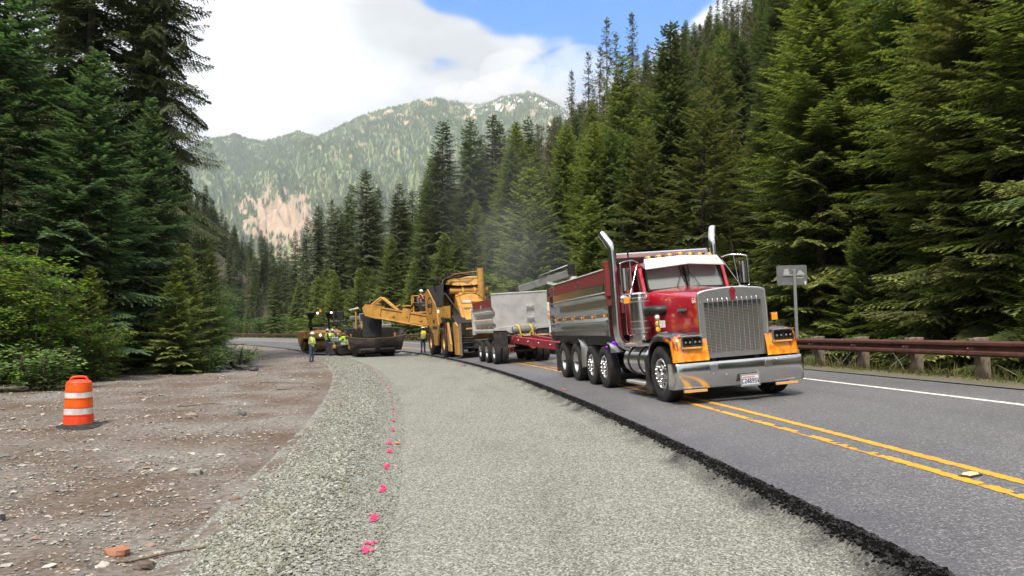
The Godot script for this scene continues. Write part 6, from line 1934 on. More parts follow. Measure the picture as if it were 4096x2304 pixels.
# one continuous surface through all bones [a, b, ra, rb, colour]
func skin(bones: Array, cell: float, blend := 0.035, st: SurfaceTool = null, paint := true) -> SurfaceTool:
	var lo := Vector3.INF; var hi := -Vector3.INF
	for b in bones:
		var m := Vector3.ONE * (maxf(b[2], b[3]) + cell * 3.0)
		lo = lo.min(b[0] - m).min(b[1] - m); hi = hi.max(b[0] + m).max(b[1] + m)
	var nx := int((hi.x - lo.x) / cell) + 2; var ny := int((hi.y - lo.y) / cell) + 2; var nzz := int((hi.z - lo.z) / cell) + 2
	var f := PackedFloat32Array(); f.resize(nx * ny * nzz); f.fill(9.0)
	for b in bones:
		var m := Vector3.ONE * (maxf(b[2], b[3]) + maxf(cell * 2.5, blend))
		var l: Vector3 = ((b[0] as Vector3).min(b[1]) - m - lo) / cell; var h: Vector3 = ((b[0] as Vector3).max(b[1]) + m - lo) / cell
		for i in range(maxi(0, int(l.x)), mini(nx, int(h.x) + 2)):
			for j in range(maxi(0, int(l.y)), mini(ny, int(h.y) + 2)):
				for k in range(maxi(0, int(l.z)), mini(nzz, int(h.z) + 2)):
					var id := (i * ny + j) * nzz + k
					var d := seg_d(lo + Vector3(i, j, k) * cell, b)
					var o := f[id]
					var w := maxf(blend - absf(o - d), 0.0) / blend
					f[id] = minf(o, d) - w * w * blend * 0.25
	var vid := {}
	var vs := PackedVector3Array(); var cs := PackedColorArray()
	for i in nx - 1:
		for j in ny - 1:
			for k in nzz - 1:
				var base := (i * ny + j) * nzz + k
				var ins := 0
				for c in 8:
					if f[base + ((c & 1) * ny + ((c >> 1) & 1)) * nzz + (c >> 2)] < 0.0: ins += 1
				if ins == 0 or ins == 8: continue
				var sum := Vector3.ZERO; var n := 0
				for e in [[0, 1], [2, 3], [4, 5], [6, 7], [0, 2], [1, 3], [4, 6], [5, 7], [0, 4], [1, 5], [2, 6], [3, 7]]:
					var c0: int = e[0]; var c1: int = e[1]
					var f0 := f[base + ((c0 & 1) * ny + ((c0 >> 1) & 1)) * nzz + (c0 >> 2)]
					var f1 := f[base + ((c1 & 1) * ny + ((c1 >> 1) & 1)) * nzz + (c1 >> 2)]
					if (f0 < 0.0) == (f1 < 0.0): continue
					var t := f0 / (f0 - f1)
					sum += Vector3(c0 & 1, (c0 >> 1) & 1, c0 >> 2).lerp(Vector3(c1 & 1, (c1 >> 1) & 1, c1 >> 2), t); n += 1
				var p := lo + (Vector3(i, j, k) + sum / n) * cell
				vid[base] = vs.size()
				vs.append(p)
				if paint:
					var best := 9.0; var col := Color.WHITE
					for b in bones:
						var d := seg_d(p, b)
						if d < best: best = d; col = b[4]
					cs.append(col)
	if st == null: st = S()
	st.set_smooth_group(1)
	for base in vid:
		var k: int = base % nzz; var j: int = (base / nzz) % ny; var i: int = base / (nzz * ny)
		for ax in 3:
			# the edge from this corner along axis ax, shared by four cells
			var step: int = [ny * nzz, nzz, 1][ax]
			var f0 := f[base]; var f1 := f[base + step]
			if (f0 < 0.0) == (f1 < 0.0): continue
			var u: int = [nzz, 1, ny * nzz][ax]; var v: int = [1, ny * nzz, nzz][ax]
			var q := [base, base - u, base - u - v, base - v]
			if not (vid.has(q[1]) and vid.has(q[2]) and vid.has(q[3])): continue
			if f0 >= 0.0: q.reverse()
			for w in [0, 1, 2, 0, 2, 3]:
				var id: int = vid[q[w]]
				if paint: st.set_color(cs[id])
				st.add_vertex(vs[id])
	st.set_smooth_group(-1)
	return st

func hand(st: SurfaceTool, wrist: Vector3, dir: Vector3, palm_n: Vector3, col: Color, left: bool) -> void:
	st.set_color(col)
	var s := dir.cross(palm_n).normalized()
	var pc := wrist + dir * 0.05
	ball(st, Vector3.ZERO, v3(0.042, 0.05, 0.02), 8, 6, Transform3D(Basis(s, dir, palm_n), pc))
	for k in 4:
		var b := wrist + dir * 0.09 + s * (0.03 - k * 0.02)
		var l: float = [0.065, 0.075, 0.07, 0.055][k]
		tube(st, [b - dir * 0.02, b + dir * l * 0.5 + palm_n * 0.006, b + dir * l * 0.85 + palm_n * 0.03], [0.009, 0.009, 0.007], 5)
	var sg := 1.0 if left else -1.0
	var tb := wrist + dir * 0.03 + s * 0.035 * sg
	tube(st, [tb, tb + (s * sg + dir).normalized() * 0.03, tb + (s * sg * 0.6 + dir).normalized() * 0.06 + palm_n * 0.01], [0.011, 0.01, 0.008], 5)

# pose: joint positions in the person's own frame (faces +z, y up)
func person(label: String, X: Transform3D, o: Dictionary) -> Node3D:
	var T := thing("person", label, "person", X)
	var sk: Color = o.get("skin", Color(0.42, 0.24, 0.17)); var sh: Color = o.shirt; var tr: Color = o.get("jeans", Color(0.045, 0.075, 0.13)); var bt := Color(0.05, 0.035, 0.025)
	var hip: Vector3 = o.get("hip", v3(0, 0.95, 0)); var neck: Vector3 = o.get("neck", v3(0, 1.5, 0)); var head: Vector3 = o.get("head", v3(0, 1.66, 0.02))
	var fwd: Vector3 = o.get("face", v3(0, 0, 1)); var lat: Vector3 = o.get("lat", v3(1, 0, 0))
	var spine := neck - hip
	var chest := hip + spine * 0.68
	var B := []
	B.append([hip + lat * 0.07, hip - lat * 0.07, 0.125, 0.125, tr])
	B.append([hip + spine * 0.1, chest, 0.13, 0.135, sh])
	B.append([chest + lat * 0.08, chest - lat * 0.08, 0.12, 0.12, sh])
	B.append([chest + spine * 0.2 + lat * 0.14, chest + spine * 0.2 - lat * 0.14, 0.075, 0.075, sh])
	B.append([neck - spine * 0.02, head - (head - neck) * 0.3, 0.058, 0.054, sk])
	var hu := (head - neck).normalized()
	B.append([head - hu * 0.03, head + hu * 0.045, 0.078, 0.082, sk])
	B.append([head - hu * 0.085 + fwd * 0.03, head - hu * 0.02 + fwd * 0.02, 0.05, 0.068, sk])
	B.append([head + fwd * 0.09 - hu * 0.005, head + fwd * 0.1 - hu * 0.035, 0.01, 0.016, sk])
	for s in [-1.0, 1.0]: B.append([head + lat * 0.078 * s, head + lat * 0.086 * s - hu * 0.03, 0.016, 0.012, sk])
	B.append([head - fwd * 0.04 - hu * 0.02, head - fwd * 0.03 + hu * 0.04, 0.07, 0.078, o.get("hair", Color(0.05, 0.035, 0.025))])
	var sl: Color = o.get("sleeve", sh)
	for i in 2:
		var s := -1.0 if i == 0 else 1.0
		var a: Array = o.arms[i]; var l: Array = o.legs[i]
		var shd: Vector3 = chest + spine * 0.2 + lat * 0.19 * s
		B.append([shd, a[0], 0.062, 0.048, sh])
		B.append([a[0], a[1], 0.046, 0.034, sl])
		var hj: Vector3 = hip + lat * 0.095 * s - spine.normalized() * 0.03
		B.append([hj, l[0], 0.1, 0.066, tr]); B.append([l[0], l[1], 0.066, 0.05, tr])
		B.append([l[1] - v3(0, 0.01, 0), l[1] + v3(0, -0.04, 0), 0.055, 0.055, bt])
		B.append([l[1] + v3(0, -0.05, 0), l[1] + v3(0, -0.055, 0) + l[2] * 0.15, 0.05, 0.042, bt])
	var st := skin(B, 0.021)
	for i in 2:
		var a: Array = o.arms[i]
		var dir: Vector3 = (a[1] - a[0]).normalized()
		var pn := dir.cross(lat).normalized()
		hand(st, a[1], dir, pn, sk, i == 1)
	for s in [-1.0, 1.0]:
		st.set_color(Color(0.03, 0.025, 0.02)); ball(st, head + fwd * 0.083 + lat * 0.032 * s + hu * 0.012, v3(0.011, 0.008, 0.008), 6, 4)
	st.set_color(Color(0.3, 0.12, 0.1)); ball(st, head + fwd * 0.088 - hu * 0.06, v3(0.024, 0.006, 0.008), 6, 4)
	com(st, "body", M.body, T)
	if o.has("vest"):
		var V := []
		V.append([hip + spine * 0.12, chest, 0.155, 0.155, Color.WHITE])
		V.append([chest + lat * 0.085, chest - lat * 0.085, 0.137, 0.137, Color.WHITE])
		V.append([chest + spine * 0.2 + lat * 0.1, chest + spine * 0.2 - lat * 0.1, 0.092, 0.092, Color.WHITE])
		if o.get("long", false):
			for i in 2:
				var s := -1.0 if i == 0 else 1.0
				V.append([chest + spine * 0.2 + lat * 0.19 * s, o.arms[i][0], 0.075, 0.062, Color.WHITE])
				V.append([o.arms[i][0], (o.arms[i][1] as Vector3).lerp(o.arms[i][0], 0.08), 0.06, 0.05, Color.WHITE])
		var vs := com(skin(V, 0.021, 0.035, null, false), "vest", o.vest, T)
		# reflective bands: one round the waist, two over the shoulders
		var un := spine.normalized(); var ff := lat.cross(un).normalized()
		var loop := []
		for k in 17:
			var a := TAU * k / 16
			loop.append(hip + spine * 0.34 + lat * cos(a) * 0.166 + ff * sin(a) * 0.16)
		var bs := S(); tube(bs, loop, 0.022, 5, false); com(bs, "reflective_band", M.reflective, vs)
		for s in [-1.0, 1.0]:
			bs = S(); tube(bs, path([hip + spine * 0.36 + lat * 0.09 * s + ff * 0.155, chest + lat * 0.1 * s + ff * 0.135, chest + spine * 0.34 + lat * 0.11 * s + ff * 0.03, chest + lat * 0.1 * s - ff * 0.135, hip + spine * 0.36 + lat * 0.09 * s - ff * 0.155], 4), 0.019, 5); com(bs, "reflective_band", M.reflective, vs)
	# hard hat
	var ff2 := fwd; var b := Basis(lat, hu, lat.cross(hu)).orthonormalized()
	st = S()
	lathe(st, [Vector2(0.165, 0.0), Vector2(0.166, 0.008), Vector2(0.118, 0.022), Vector2(0.115, 0.06), Vector2(0.095, 0.1), Vector2(0.055, 0.128), Vector2(0, 0.135)], 20, Transform3D(b, head + hu * 0.05), true)
	com(st, "hard_hat", M.hat, T)
	if o.get("muffs", false):
		st = S()
		for s in [-1.0, 1.0]: ball(st, head + lat * 0.1 * s + hu * 0.0, v3(0.03, 0.045, 0.035), 10, 6)
		com(st, "ear_defenders", M.lime, T)
	return T

const STAND := [[Vector3(-0.1, 0.5, 0.02), Vector3(-0.11, 0.1, -0.02), Vector3(-0.1, 0, 0.95)], [Vector3(0.1, 0.5, 0.03), Vector3(0.11, 0.1, 0.0), Vector3(0.15, 0, 0.95)]]
const SIT := [[Vector3(-0.13, 0.5, 0.42), Vector3(-0.13, 0.1, 0.5), Vector3(0, 0, 1)], [Vector3(0.13, 0.5, 0.42), Vector3(0.13, 0.1, 0.5), Vector3(0, 0, 1)]]

func facing(p: Vector3, deg: float) -> Transform3D:
	return Transform3D(Basis.from_euler(Vector3(0, deg_to_rad(deg), 0)), p)

func build_people() -> void:
	var dark := Color(0.02, 0.022, 0.028); var lime := Color(0.5, 0.88, 0.02); var grey := Color(0.25, 0.25, 0.26)
	# in lime vest on the edge of the windrow, hand at his chest
	var p := Vector3(-12.2, 0, -47.0); p.y = ground_y(p.x, p.z) - 0.005
	person("person in lime vest, jeans and white hard hat standing alone on the gravel bank", facing(p, 62), {"shirt": grey, "sleeve": Color(0.42, 0.24, 0.17), "vest": M.lime, "arms": [[v3(-0.26, 1.13, 0.02), v3(-0.08, 1.18, 0.24)], [v3(0.26, 1.13, 0.02), v3(0.06, 1.1, 0.25)]], "legs": STAND})
	# group behind the screed
	var top := func(d, u): return P(d, u).y + 0.13
	p = P(61.0, -5.55); p.y += 0.135
	person("person in dark jacket under lime vest, standing with back to the roller", facing(p, 118), {"shirt": dark, "vest": M.lime, "arms": [[v3(-0.28, 1.13, 0.0), v3(-0.2, 0.95, 0.2)], [v3(0.27, 1.13, 0.05), v3(0.16, 1.02, 0.26)]], "legs": STAND})
	p = P(61.6, -5.1); p.y += 0.135
	person("person in long-sleeved lime jacket and dark trousers between two workmates", facing(p, 75), {"shirt": lime, "jeans": dark, "vest": M.lime, "long": true, "arms": [[v3(-0.28, 1.13, 0.0), v3(-0.24, 0.88, 0.1)], [v3(0.27, 1.13, 0.05), v3(0.22, 0.9, 0.2)]], "legs": STAND})
	p = P(60.4, -4.6); p.y += 0.135
	person("person in lime jacket and pale jeans bending over beside the screed", facing(p, 100), {"shirt": lime, "jeans": Color(0.09, 0.13, 0.17), "vest": M.lime, "long": true,
		"hip": v3(0, 0.92, -0.12), "neck": v3(0, 1.26, 0.34), "head": v3(0, 1.3, 0.5), "face": v3(0, -0.55, 0.83),
		"arms": [[v3(-0.22, 0.92, 0.38), v3(-0.14, 0.68, 0.48)], [v3(0.22, 0.92, 0.38), v3(0.14, 0.7, 0.5)]],
		"legs": [[v3(-0.11, 0.5, -0.02), v3(-0.12, 0.1, -0.14), v3(0, 0, 0.95)], [v3(0.11, 0.5, 0.04), v3(0.13, 0.1, 0.06), v3(0, 0, 0.95)]]})
	# on the far side of the paver, seen from behind
	p = P(53.6, 0.42)
	person("person in yellow and orange vest standing on the asphalt beside the paver", facing(p, 205), {"shirt": dark, "vest": mat(0.75, 0.6, 0.03, 0.65), "arms": [[v3(-0.27, 1.13, 0.0), v3(-0.26, 0.88, 0.08)], [v3(0.27, 1.13, 0.05), v3(0.2, 1.1, 0.24)]], "legs": STAND})
	# machine operators
	var rx := roller_frame()
	var seat := {"hip": v3(0, 0.55, 0), "neck": v3(0, 1.1, -0.04), "head": v3(0, 1.26, 0.0), "legs": SIT}
	var a := seat.duplicate(); a.merge({"shirt": lime, "vest": M.lime, "long": true, "arms": [[v3(-0.26, 0.78, 0.12), v3(-0.1, 0.7, 0.4)], [v3(0.26, 0.78, 0.12), v3(0.1, 0.7, 0.4)]]})
	var o := person("person in lime jacket and white hard hat driving the roller", Transform3D(rx.basis.orthonormalized() * Basis.from_euler(Vector3(0, 0.9, 0)), rx * v3(-0.6, 1.86, -0.9)), a)
	var mx := on_road(44.3, 1.6, 0.0, 0.06)
	a = seat.duplicate(); a.merge({"shirt": dark, "vest": M.hivis_orange, "muffs": true, "arms": [[v3(-0.26, 0.78, 0.1), v3(-0.12, 0.64, 0.36)], [v3(0.26, 0.78, 0.1), v3(0.12, 0.64, 0.36)]]})
	person("person in orange vest and ear defenders seated high on the transfer machine", Transform3D(mx.basis.orthonormalized() * Basis.from_euler(Vector3(0, 1.25, 0)), mx * v3(-1.62, 2.86, -7.4)), a)

# ================================================================ small things
func barrel(label: String, pos: Vector3, turn: float, s := 1.0) -> void:
	var T := thing("traffic_barrel", label, "barrel", Transform3D(Basis.from_euler(Vector3(0.02, turn, 0.015)).scaled(Vector3.ONE * s), pos), "orange traffic barrels")
	var st := S()
	# tyre-ring base
	lathe(st, [Vector2(0.22, 0.0), Vector2(0.44, 0.0), Vector2(0.46, 0.02), Vector2(0.43, 0.05), Vector2(0.33, 0.075), Vector2(0.29, 0.1), Vector2(0.26, 0.1)], 36)
	com(st, "base_ring", M.rubber, T)
	st = S()
	lathe(st, [Vector2(0.285, 0.05), Vector2(0.275, 0.27), Vector2(0.282, 0.275), Vector2(0.282, 0.285), Vector2(0.268, 0.29), Vector2(0.262, 0.42), Vector2(0.27, 0.425), Vector2(0.27, 0.437), Vector2(0.258, 0.44), Vector2(0.252, 0.6), Vector2(0.262, 0.605), Vector2(0.262, 0.617), Vector2(0.249, 0.62), Vector2(0.245, 0.74), Vector2(0.255, 0.745), Vector2(0.255, 0.757), Vector2(0.243, 0.76), Vector2(0.238, 0.91), Vector2(0.235, 0.93), Vector2(0.2, 0.965), Vector2(0.12, 0.985), Vector2(0, 0.987)], 36)
	com(st, "shell", M.orange, T)
	for b in [[0.295, 0.415, 0.2695, 0.2635, true], [0.445, 0.597, 0.2595, 0.2535, false], [0.625, 0.737, 0.2505, 0.2465, true], [0.765, 0.9, 0.2445, 0.24, false]]:
		st = S(); lathe(st, [Vector2(b[2], b[0]), Vector2(b[2] + 0.002, b[0] + 0.003), Vector2(b[3] + 0.002, b[1] - 0.003), Vector2(b[3], b[1])], 36)
		com(st, "white_band" if b[4] else "orange_band", M.white_sheet if b[4] else M.orange_sheet, T)
	st = S(); tube(st, path([v3(-0.16, 0.97, 0), v3(-0.12, 1.03, 0), v3(0, 1.045, 0), v3(0.12, 1.03, 0), v3(0.16, 0.97, 0)], 4), 0.022, 8)
	com(st, "handle", M.orange, T)

func w_beam() -> Array:
	# profile of a corrugated beam: depth towards the road (-u), height
	return [[0.0, 0.74], [-0.03, 0.735], [-0.085, 0.70], [-0.085, 0.655], [-0.01, 0.61], [-0.01, 0.57], [-0.085, 0.525], [-0.085, 0.48], [-0.03, 0.445], [0.0, 0.44]]

func build_small() -> void:
	var p := Vector3(-9.05, 0, -16.2); p.y = ground_y(p.x, p.z) - 0.01
	barrel("orange and white striped traffic barrel standing alone on the brown gravel lot", p, 0.4, 1.02)
	p = P(118.0, 6.3); barrel("tiny orange barrel on the far road before the guardrail", p, 0.0)
	# ---- guardrail: rusty corrugated beam panels bolted to timber posts
	var G := thing("guardrail", "rusty steel guardrail on timber posts along the outside of the bend", "guardrail")
	var U := 7.2
	var pm: Mesh; var bm: Mesh
	var st := S(); bx(st, v3(0, 0.28, 0), v3(0.2, 0.98, 0.2), 0.015); st.generate_normals(); pm = st.commit()
	st = S(); bx(st, v3(0, 0.6, 0), v3(0.16, 0.36, 0.15), 0.01); st.generate_normals(); bm = st.commit()
	var bolt: Mesh
	st = S(); ball(st, Vector3.ZERO, v3(0.025, 0.025, 0.02), 8, 6); st.generate_normals(); bolt = st.commit()
	var d := 8.2
	var n := 0
	rng.seed = 70
	while d < 190.0:
		var nn := nrm(d)
		var ang := atan2(-nn.y, nn.x)
		put(pm, "post", M.wood, G, Transform3D(Basis.from_euler(Vector3(rng.randf_range(-0.02, 0.02), ang + rng.randf_range(-0.08, 0.08), rng.randf_range(-0.03, 0.03))), P(d, U + 0.2, rng.randf_range(-0.02, 0.03))))
		put(bm, "spacer_block", M.wood, G, Transform3D(Basis.from_euler(Vector3(0, ang, 0)), P(d, U + 0.05)))
		if d < 40.0: put(bolt, "bolt", M.rust, G, Transform3D(Basis(), P(d, U - 0.1, 0.59)))
		d += 1.905; n += 1
	d = 6.2
	var k := 0
	while d < 190.0:
		var e := d + 3.81
		st = S()
		var prof := w_beam()
		var rows := []
		for i in 5:
			var dd := lerpf(d - (0.16 if k % 2 else 0.0), e + (0.16 if k % 2 else 0.0), i / 4.0)
			var row := []
			for q in prof: row.append(P(dd, U) + Vector3(nrm(dd).x * (q[0] - (0.006 if k % 2 else 0.0)), q[1], nrm(dd).y * q[0]))
			rows.append(row)
		loft(st, rows, false)
		var rb := []
		for r in rows:
			var t := []
			for v in r: t.append(v + Vector3(0.004, 0, 0))
			rb.append(t)
		loft(st, rb, false)
		var bp := com(st, "rail_panel", M.rust, G)
		d = e; k += 1
	# reflector stakes beside the far rail
	for a in [[49.0, 8.0], [61.0, 8.0], [82.0, 8.0]]:
		var T := thing("marker_post", "rusty brown marker post behind the guardrail near the paver", "post", Transform3D(Basis(), P(a[0], a[1])), "marker posts")
		rod(T, "stake", M.rust, [v3(0, -0.3, 0), v3(0, 1.25, 0)], 0.05, 8)
		box(T, "reflector", M.white, v3(0, 1.15, 0.06), v3(0.08, 0.16, 0.02))
	# ---- back of a road sign
	var sx := Transform3D(Basis.from_euler(Vector3(0, deg_to_rad(-4), deg_to_rad(1.2))), Vector3(8.76, 0, -23.8))
	sx.origin.y = ground_y(8.62, -23.8)
	var SG := thing("road_sign", "grey metal back of a rectangular road sign behind the guardrail", "sign", sx)
	var hy := 3.42 - sx.origin.y
	var sheet := worn(0.19, 0.2, 0.21, 0.5, [0.13, 0.13, 0.13], 0.4, 0.8, 0.5, 22)
	one(SG, "panel", sheet, func(s): 
		var w := 0.46; var h := 0.31; var c := 0.04
		plate(s, [[-w + c, hy - h], [w - c, hy - h], [w, hy - h + c], [w, hy + h - c], [w - c, hy + h], [-w + c, hy + h], [-w, hy + h - c], [-w, hy - h + c]], -0.07, -0.062))
	one(SG, "post", M.steel, func(s): bx(s, v3(0.06, hy * 0.5 - 0.2, 0), v3(0.09, hy + 0.75, 0.06), 0.008))
	box(SG, "brace", M.steel, v3(0.03, hy, -0.045), v3(0.62, 0.05, 0.025), 0.004)
	for q in [[-0.16, 0.1, 0.16, 0.2], [0.26, 0.02, 0.2, 0.22]]:
		one(SG, "bare_patch", mat(0.36, 0.37, 0.38, 0.45), func(s):
			var poly := []
			for i in 14:
				var a := TAU * i / 14
				var r := 1.0 + nz.get_noise_2d(cos(a) * 2.0 + q[0] * 20, sin(a) * 2.0) * 0.6
				poly.append([q[0] + cos(a) * q[2] * 0.6 * r, hy + q[1] + sin(a) * q[3] * 0.55 * r])
			plate(s, poly, -0.062, -0.0605))
	box(SG, "sticker", M.white, v3(0.4, hy - 0.24, -0.06), v3(0.05, 0.1, 0.004), 0.0)
	# ---- sprayed marks on the gravel
	marks()
	# ---- pavement marker stub between the yellow lines
	var rp := thing("pavement_marker", "small cream plastic marker between the yellow centre lines", "marker", on_road(6.75, 1.75, 20.0, 0.07))
	one(rp, "body", mat(0.68, 0.58, 0.36, 0.5), func(s): bx(s, v3(0, 0.02, 0), v3(0.13, 0.028, 0.09), 0.012))
	box(rp, "foot", M.rubber, v3(0, 0.006, 0), v3(0.18, 0.012, 0.11), 0.004)
	# ---- rocks one can point at: [x, z, size, colour, label]
	for a in [[-3.57, -7.1, 0.11, Color(0.34, 0.16, 0.1), "rust-orange angular rock at the foot of the gravel windrow"], [-5.55, -8.3, 0.16, Color(0.27, 0.25, 0.26), "pale grey boulder-sized stone in the brown lot"], [-6.3, -18.0, 0.15, Color(0.12, 0.12, 0.13), "dark blue-grey stone right of the barrel"], [-7.1, -17.2, 0.16, Color(0.27, 0.24, 0.2), "tan stone beside the dark blue-grey one"], [-3.3, -9.3, 0.06, Color(0.2, 0.14, 0.11), "small reddish stone near the windrow"], [-11.6, -20.6, 0.2, Color(0.3, 0.3, 0.31), "light grey rock behind the barrel"], [-4.4, -10.8, 0.11, Color(0.3, 0.295, 0.28), "flat whitish stone lying in the brown lot"], [-13.6, -39.0, 0.42, Color(0.08, 0.075, 0.075), "dark boulder at the rim of the scraped pit"], [-14.6, -39.4, 0.36, Color(0.09, 0.08, 0.078), "second dark boulder at the rim of the scraped pit"], [-12.9, -38.6, 0.25, Color(0.1, 0.09, 0.085), "small dark boulder right of the two large ones"], [-3.15, -6.7, 0.09, Color(0.13, 0.1, 0.085), "flat brownish rock below the windrow"], [-6.0, -6.9, 0.14, Color(0.2, 0.19, 0.19), "grey rock with a flat top at the lot's near edge"], [-18.4, -24.2, 0.55, Color(0.36, 0.33, 0.29), "long pale log-like rock by the low shrubs"]]:
		var o := put(rock(int(a[2] * 1000.0) + int(a[0] * 7.0)), "rock", rock_mat(a[3]), self, Transform3D(Basis.from_euler(Vector3(rng.randf_range(-0.2, 0.2), rng.randf() * TAU, 0)).scaled(Vector3(a[2], a[2] * 0.62, a[2] * 0.85)), Vector3(a[0], ground_y(a[0], a[1]) + a[2] * 0.18, a[1])))
		tag(o, a[4], "rock", "loose rocks in the lot")
	# ---- sticks and straw
	for a in [[-8.2, -20.5, 1.2, 0.5], [-8.2, -27.7, 1.6, 0.15], [-7.2, -24.5, 0.6, 0.9], [-12.2, -21.5, 1.4, 2.2], [-3.1, -7.0, 0.8, 0.7]]:
		var q := Vector3(a[0], ground_y(a[0], a[1]) + 0.03, a[1])
		var dr: Vector3 = Vector3(cos(a[3]), 0.04, -sin(a[3])) * a[2]
		var pts := []
		for i in 7:
			var s: Vector3 = q + dr * (i / 6.0 - 0.5) + Vector3(0, 0, sin(i * 1.3) * 0.04)
			s.y = ground_y(s.x, s.z) + 0.025
			pts.append(s)
		var o := rod(self, numbered("dry_stick"), M.wood, pts, [0.016, 0.015, 0.014, 0.013, 0.012, 0.01, 0.006], 5)
		tag(o, "thin dry stick lying on the brown gravel lot", "stick", "dry sticks")
	summit_cloud()
	# ---- the cloud bank overhead that keeps the sun off the road while the mountain stands in it
	var oc := FogVolume.new(); oc.name = numbered("cloud"); oc.shape = RenderingServer.FOG_VOLUME_SHAPE_ELLIPSOID
	oc.size = Vector3(1500, 110, 1300); oc.position = Vector3(-130, 520, 330)
	var ocm := FogMaterial.new(); ocm.density = 0.0055; ocm.albedo = Color(1, 1, 1)
	oc.material = ocm; add_child(oc)
	tag(oc, "thin cloud bank overhead that shades the road", "cloud")
	# ---- steam from the hot load
	for a in [[-0.6, 5.8, -42.0, 4.0, 6.0, 0.014], [-0.9, 8.5, -43.0, 6.5, 8.0, 0.009], [1.2, 5.0, -40.0, 4.5, 4.0, 0.014], [0.6, 6.6, -42.0, 5.0, 5.0, 0.012], [-1.5, 10.0, -45.0, 9.0, 7.0, 0.006]]:
		var f := FogVolume.new(); f.name = numbered("steam"); f.shape = RenderingServer.FOG_VOLUME_SHAPE_ELLIPSOID
		f.size = Vector3(a[3], a[4], 4.0)
		f.position = Vector3(a[0], a[1], a[2])
		var fm := FogMaterial.new(); fm.density = a[5]; fm.albedo = Color(0.9, 0.93, 0.97)
		f.material = fm
		add_child(f)
		tag(f, "thin bluish steam drifting above the hot asphalt trailer", "steam", "drifting steam")

func summit_cloud() -> void:
	# [t = x / distance, elevation, width, height, density]
	rng.seed = 5
	for a in [[-0.06, 0.314, 520, 150, 0.0012], [-0.015, 0.32, 560, 200, 0.0018], [0.03, 0.327, 520, 220, 0.002], [0.07, 0.332, 600, 320, 0.0018], [0.0, 0.345, 520, 220, 0.0015], [-0.085, 0.328, 420, 120, 0.001], [0.1, 0.34, 420, 260, 0.0016]]:
		var f := FogVolume.new(); f.name = numbered("cloud"); f.shape = RenderingServer.FOG_VOLUME_SHAPE_ELLIPSOID
		f.size = Vector3(a[2], a[3], a[2] * 0.7)
		f.position = Vector3(a[0] * 4150.0, a[1] * 4150.0, -4150.0)
		f.rotation = Vector3(0, rng.randf() * 3.0, rng.randf_range(-0.3, 0.3))
		var fm := FogMaterial.new(); fm.density = a[4] * 0.55; fm.albedo = Color(1, 1, 1)
		f.material = fm
		add_child(f)
		tag(f, "white cloud bank wrapping the right summit of the mountain", "cloud", "summit cloud")

func rock(sd: int) -> ArrayMesh:
	var r := RandomNumberGenerator.new(); r.seed = sd
	var st := S()
	var off := r.randf() * 50.0
	var rows := []
	for i in 7:
		var row := []
		var a := PI * i / 6 - PI / 2
		for j in 10:
			var b := TAU * (j % 9) / 9
			var n := Vector3(cos(a) * cos(b), sin(a), cos(a) * sin(b))
			var k := 1.0 + nz.get_noise_3d(n.x * 0.9 + off, n.y * 0.9, n.z * 0.9) * 0.75
			k = minf(k, 0.95 / maxf(absf(n.x), maxf(absf(n.y) * 1.1, absf(n.z))))
			row.append(n * k)
		rows.append(row)
	loft(st, rows, false)
	st.generate_normals()
	return st.commit()

func rock_mat(c: Color) -> StandardMaterial3D:
	return worn(c.r, c.g, c.b, 0.9, [c.r * 0.5, c.g * 0.5, c.b * 0.5], 0.8, 2.5, 0.0, int(c.r * 1000.0))

func marks() -> void:
	# blots of pink paint dotted along the gravel, each a ragged flat patch: [view x, view y, length, width]
	var list := [[932, 1372, 0.2, 0.05], [945, 1300, 0.16, 0.045], [966, 1228, 0.2, 0.04], [977, 1172, 0.2, 0.04], [984, 1134, 0.16, 0.04], [983, 1114, 0.16, 0.06], [992, 1082, 0.12, 0.035], [993, 1058, 0.11, 0.035], [992, 1043, 0.1, 0.03], [991, 1028, 0.1, 0.03], [988, 1010, 0.1, 0.03], [985, 998, 0.12, 0.03], [982, 986, 0.15, 0.03], [978, 977, 0.2, 0.03], [972, 968, 0.25, 0.03], [966, 960, 0.3, 0.03], [958, 950, 0.4, 0.035], [950, 941, 0.5, 0.035], [942, 932, 0.4, 0.05], [934, 923, 0.5, 0.04], [926, 917, 0.5, 0.05], [1003, 1114, 0.08, 0.03], [1418, 980, 0.25, 0.035]]
	rng.seed = 44
	for i in list.size():
		var a: Array = list[i]
		var dy: float = (a[1] - 838.0) / 1935.0
		var dist := 10.0
		var q := Vector3.ZERO
		for it in 8:
			q = Vector3((a[0] - 1288.0) / 1935.0 * dist, 0, -dist)
			var rr := road_at(q.x, q.z)
			dist = (EYE - E(rr.x, rr.y)) / dy
		var rr := road_at(q.x, q.z)
		var st := S()
		for b in 60:
			var e: float = rr.x + rng.randf_range(-1.0, 1.0) * a[2] * 0.85
			var u: float = rr.y + rng.randfn() * a[3] * 0.36
			var r := rng.randf_range(0.006, 0.014) * (1.0 + dist * 0.025)
			var c := P(e, u, 0.022 + (0.002 if b % 2 else 0.0))
			c.y += rough(c.x, c.z, u, e)
			for k in 5:
				var t := TAU * k / 5; var t2 := TAU * (k + 1) / 5
				tri(st, c, c + Vector3(cos(t) * r, 0, sin(t) * r), c + Vector3(cos(t2) * r, 0, sin(t2) * r))
		structure(st, "paint_mark", M.orange_mark if i >= list.size() - 2 else M.pink)

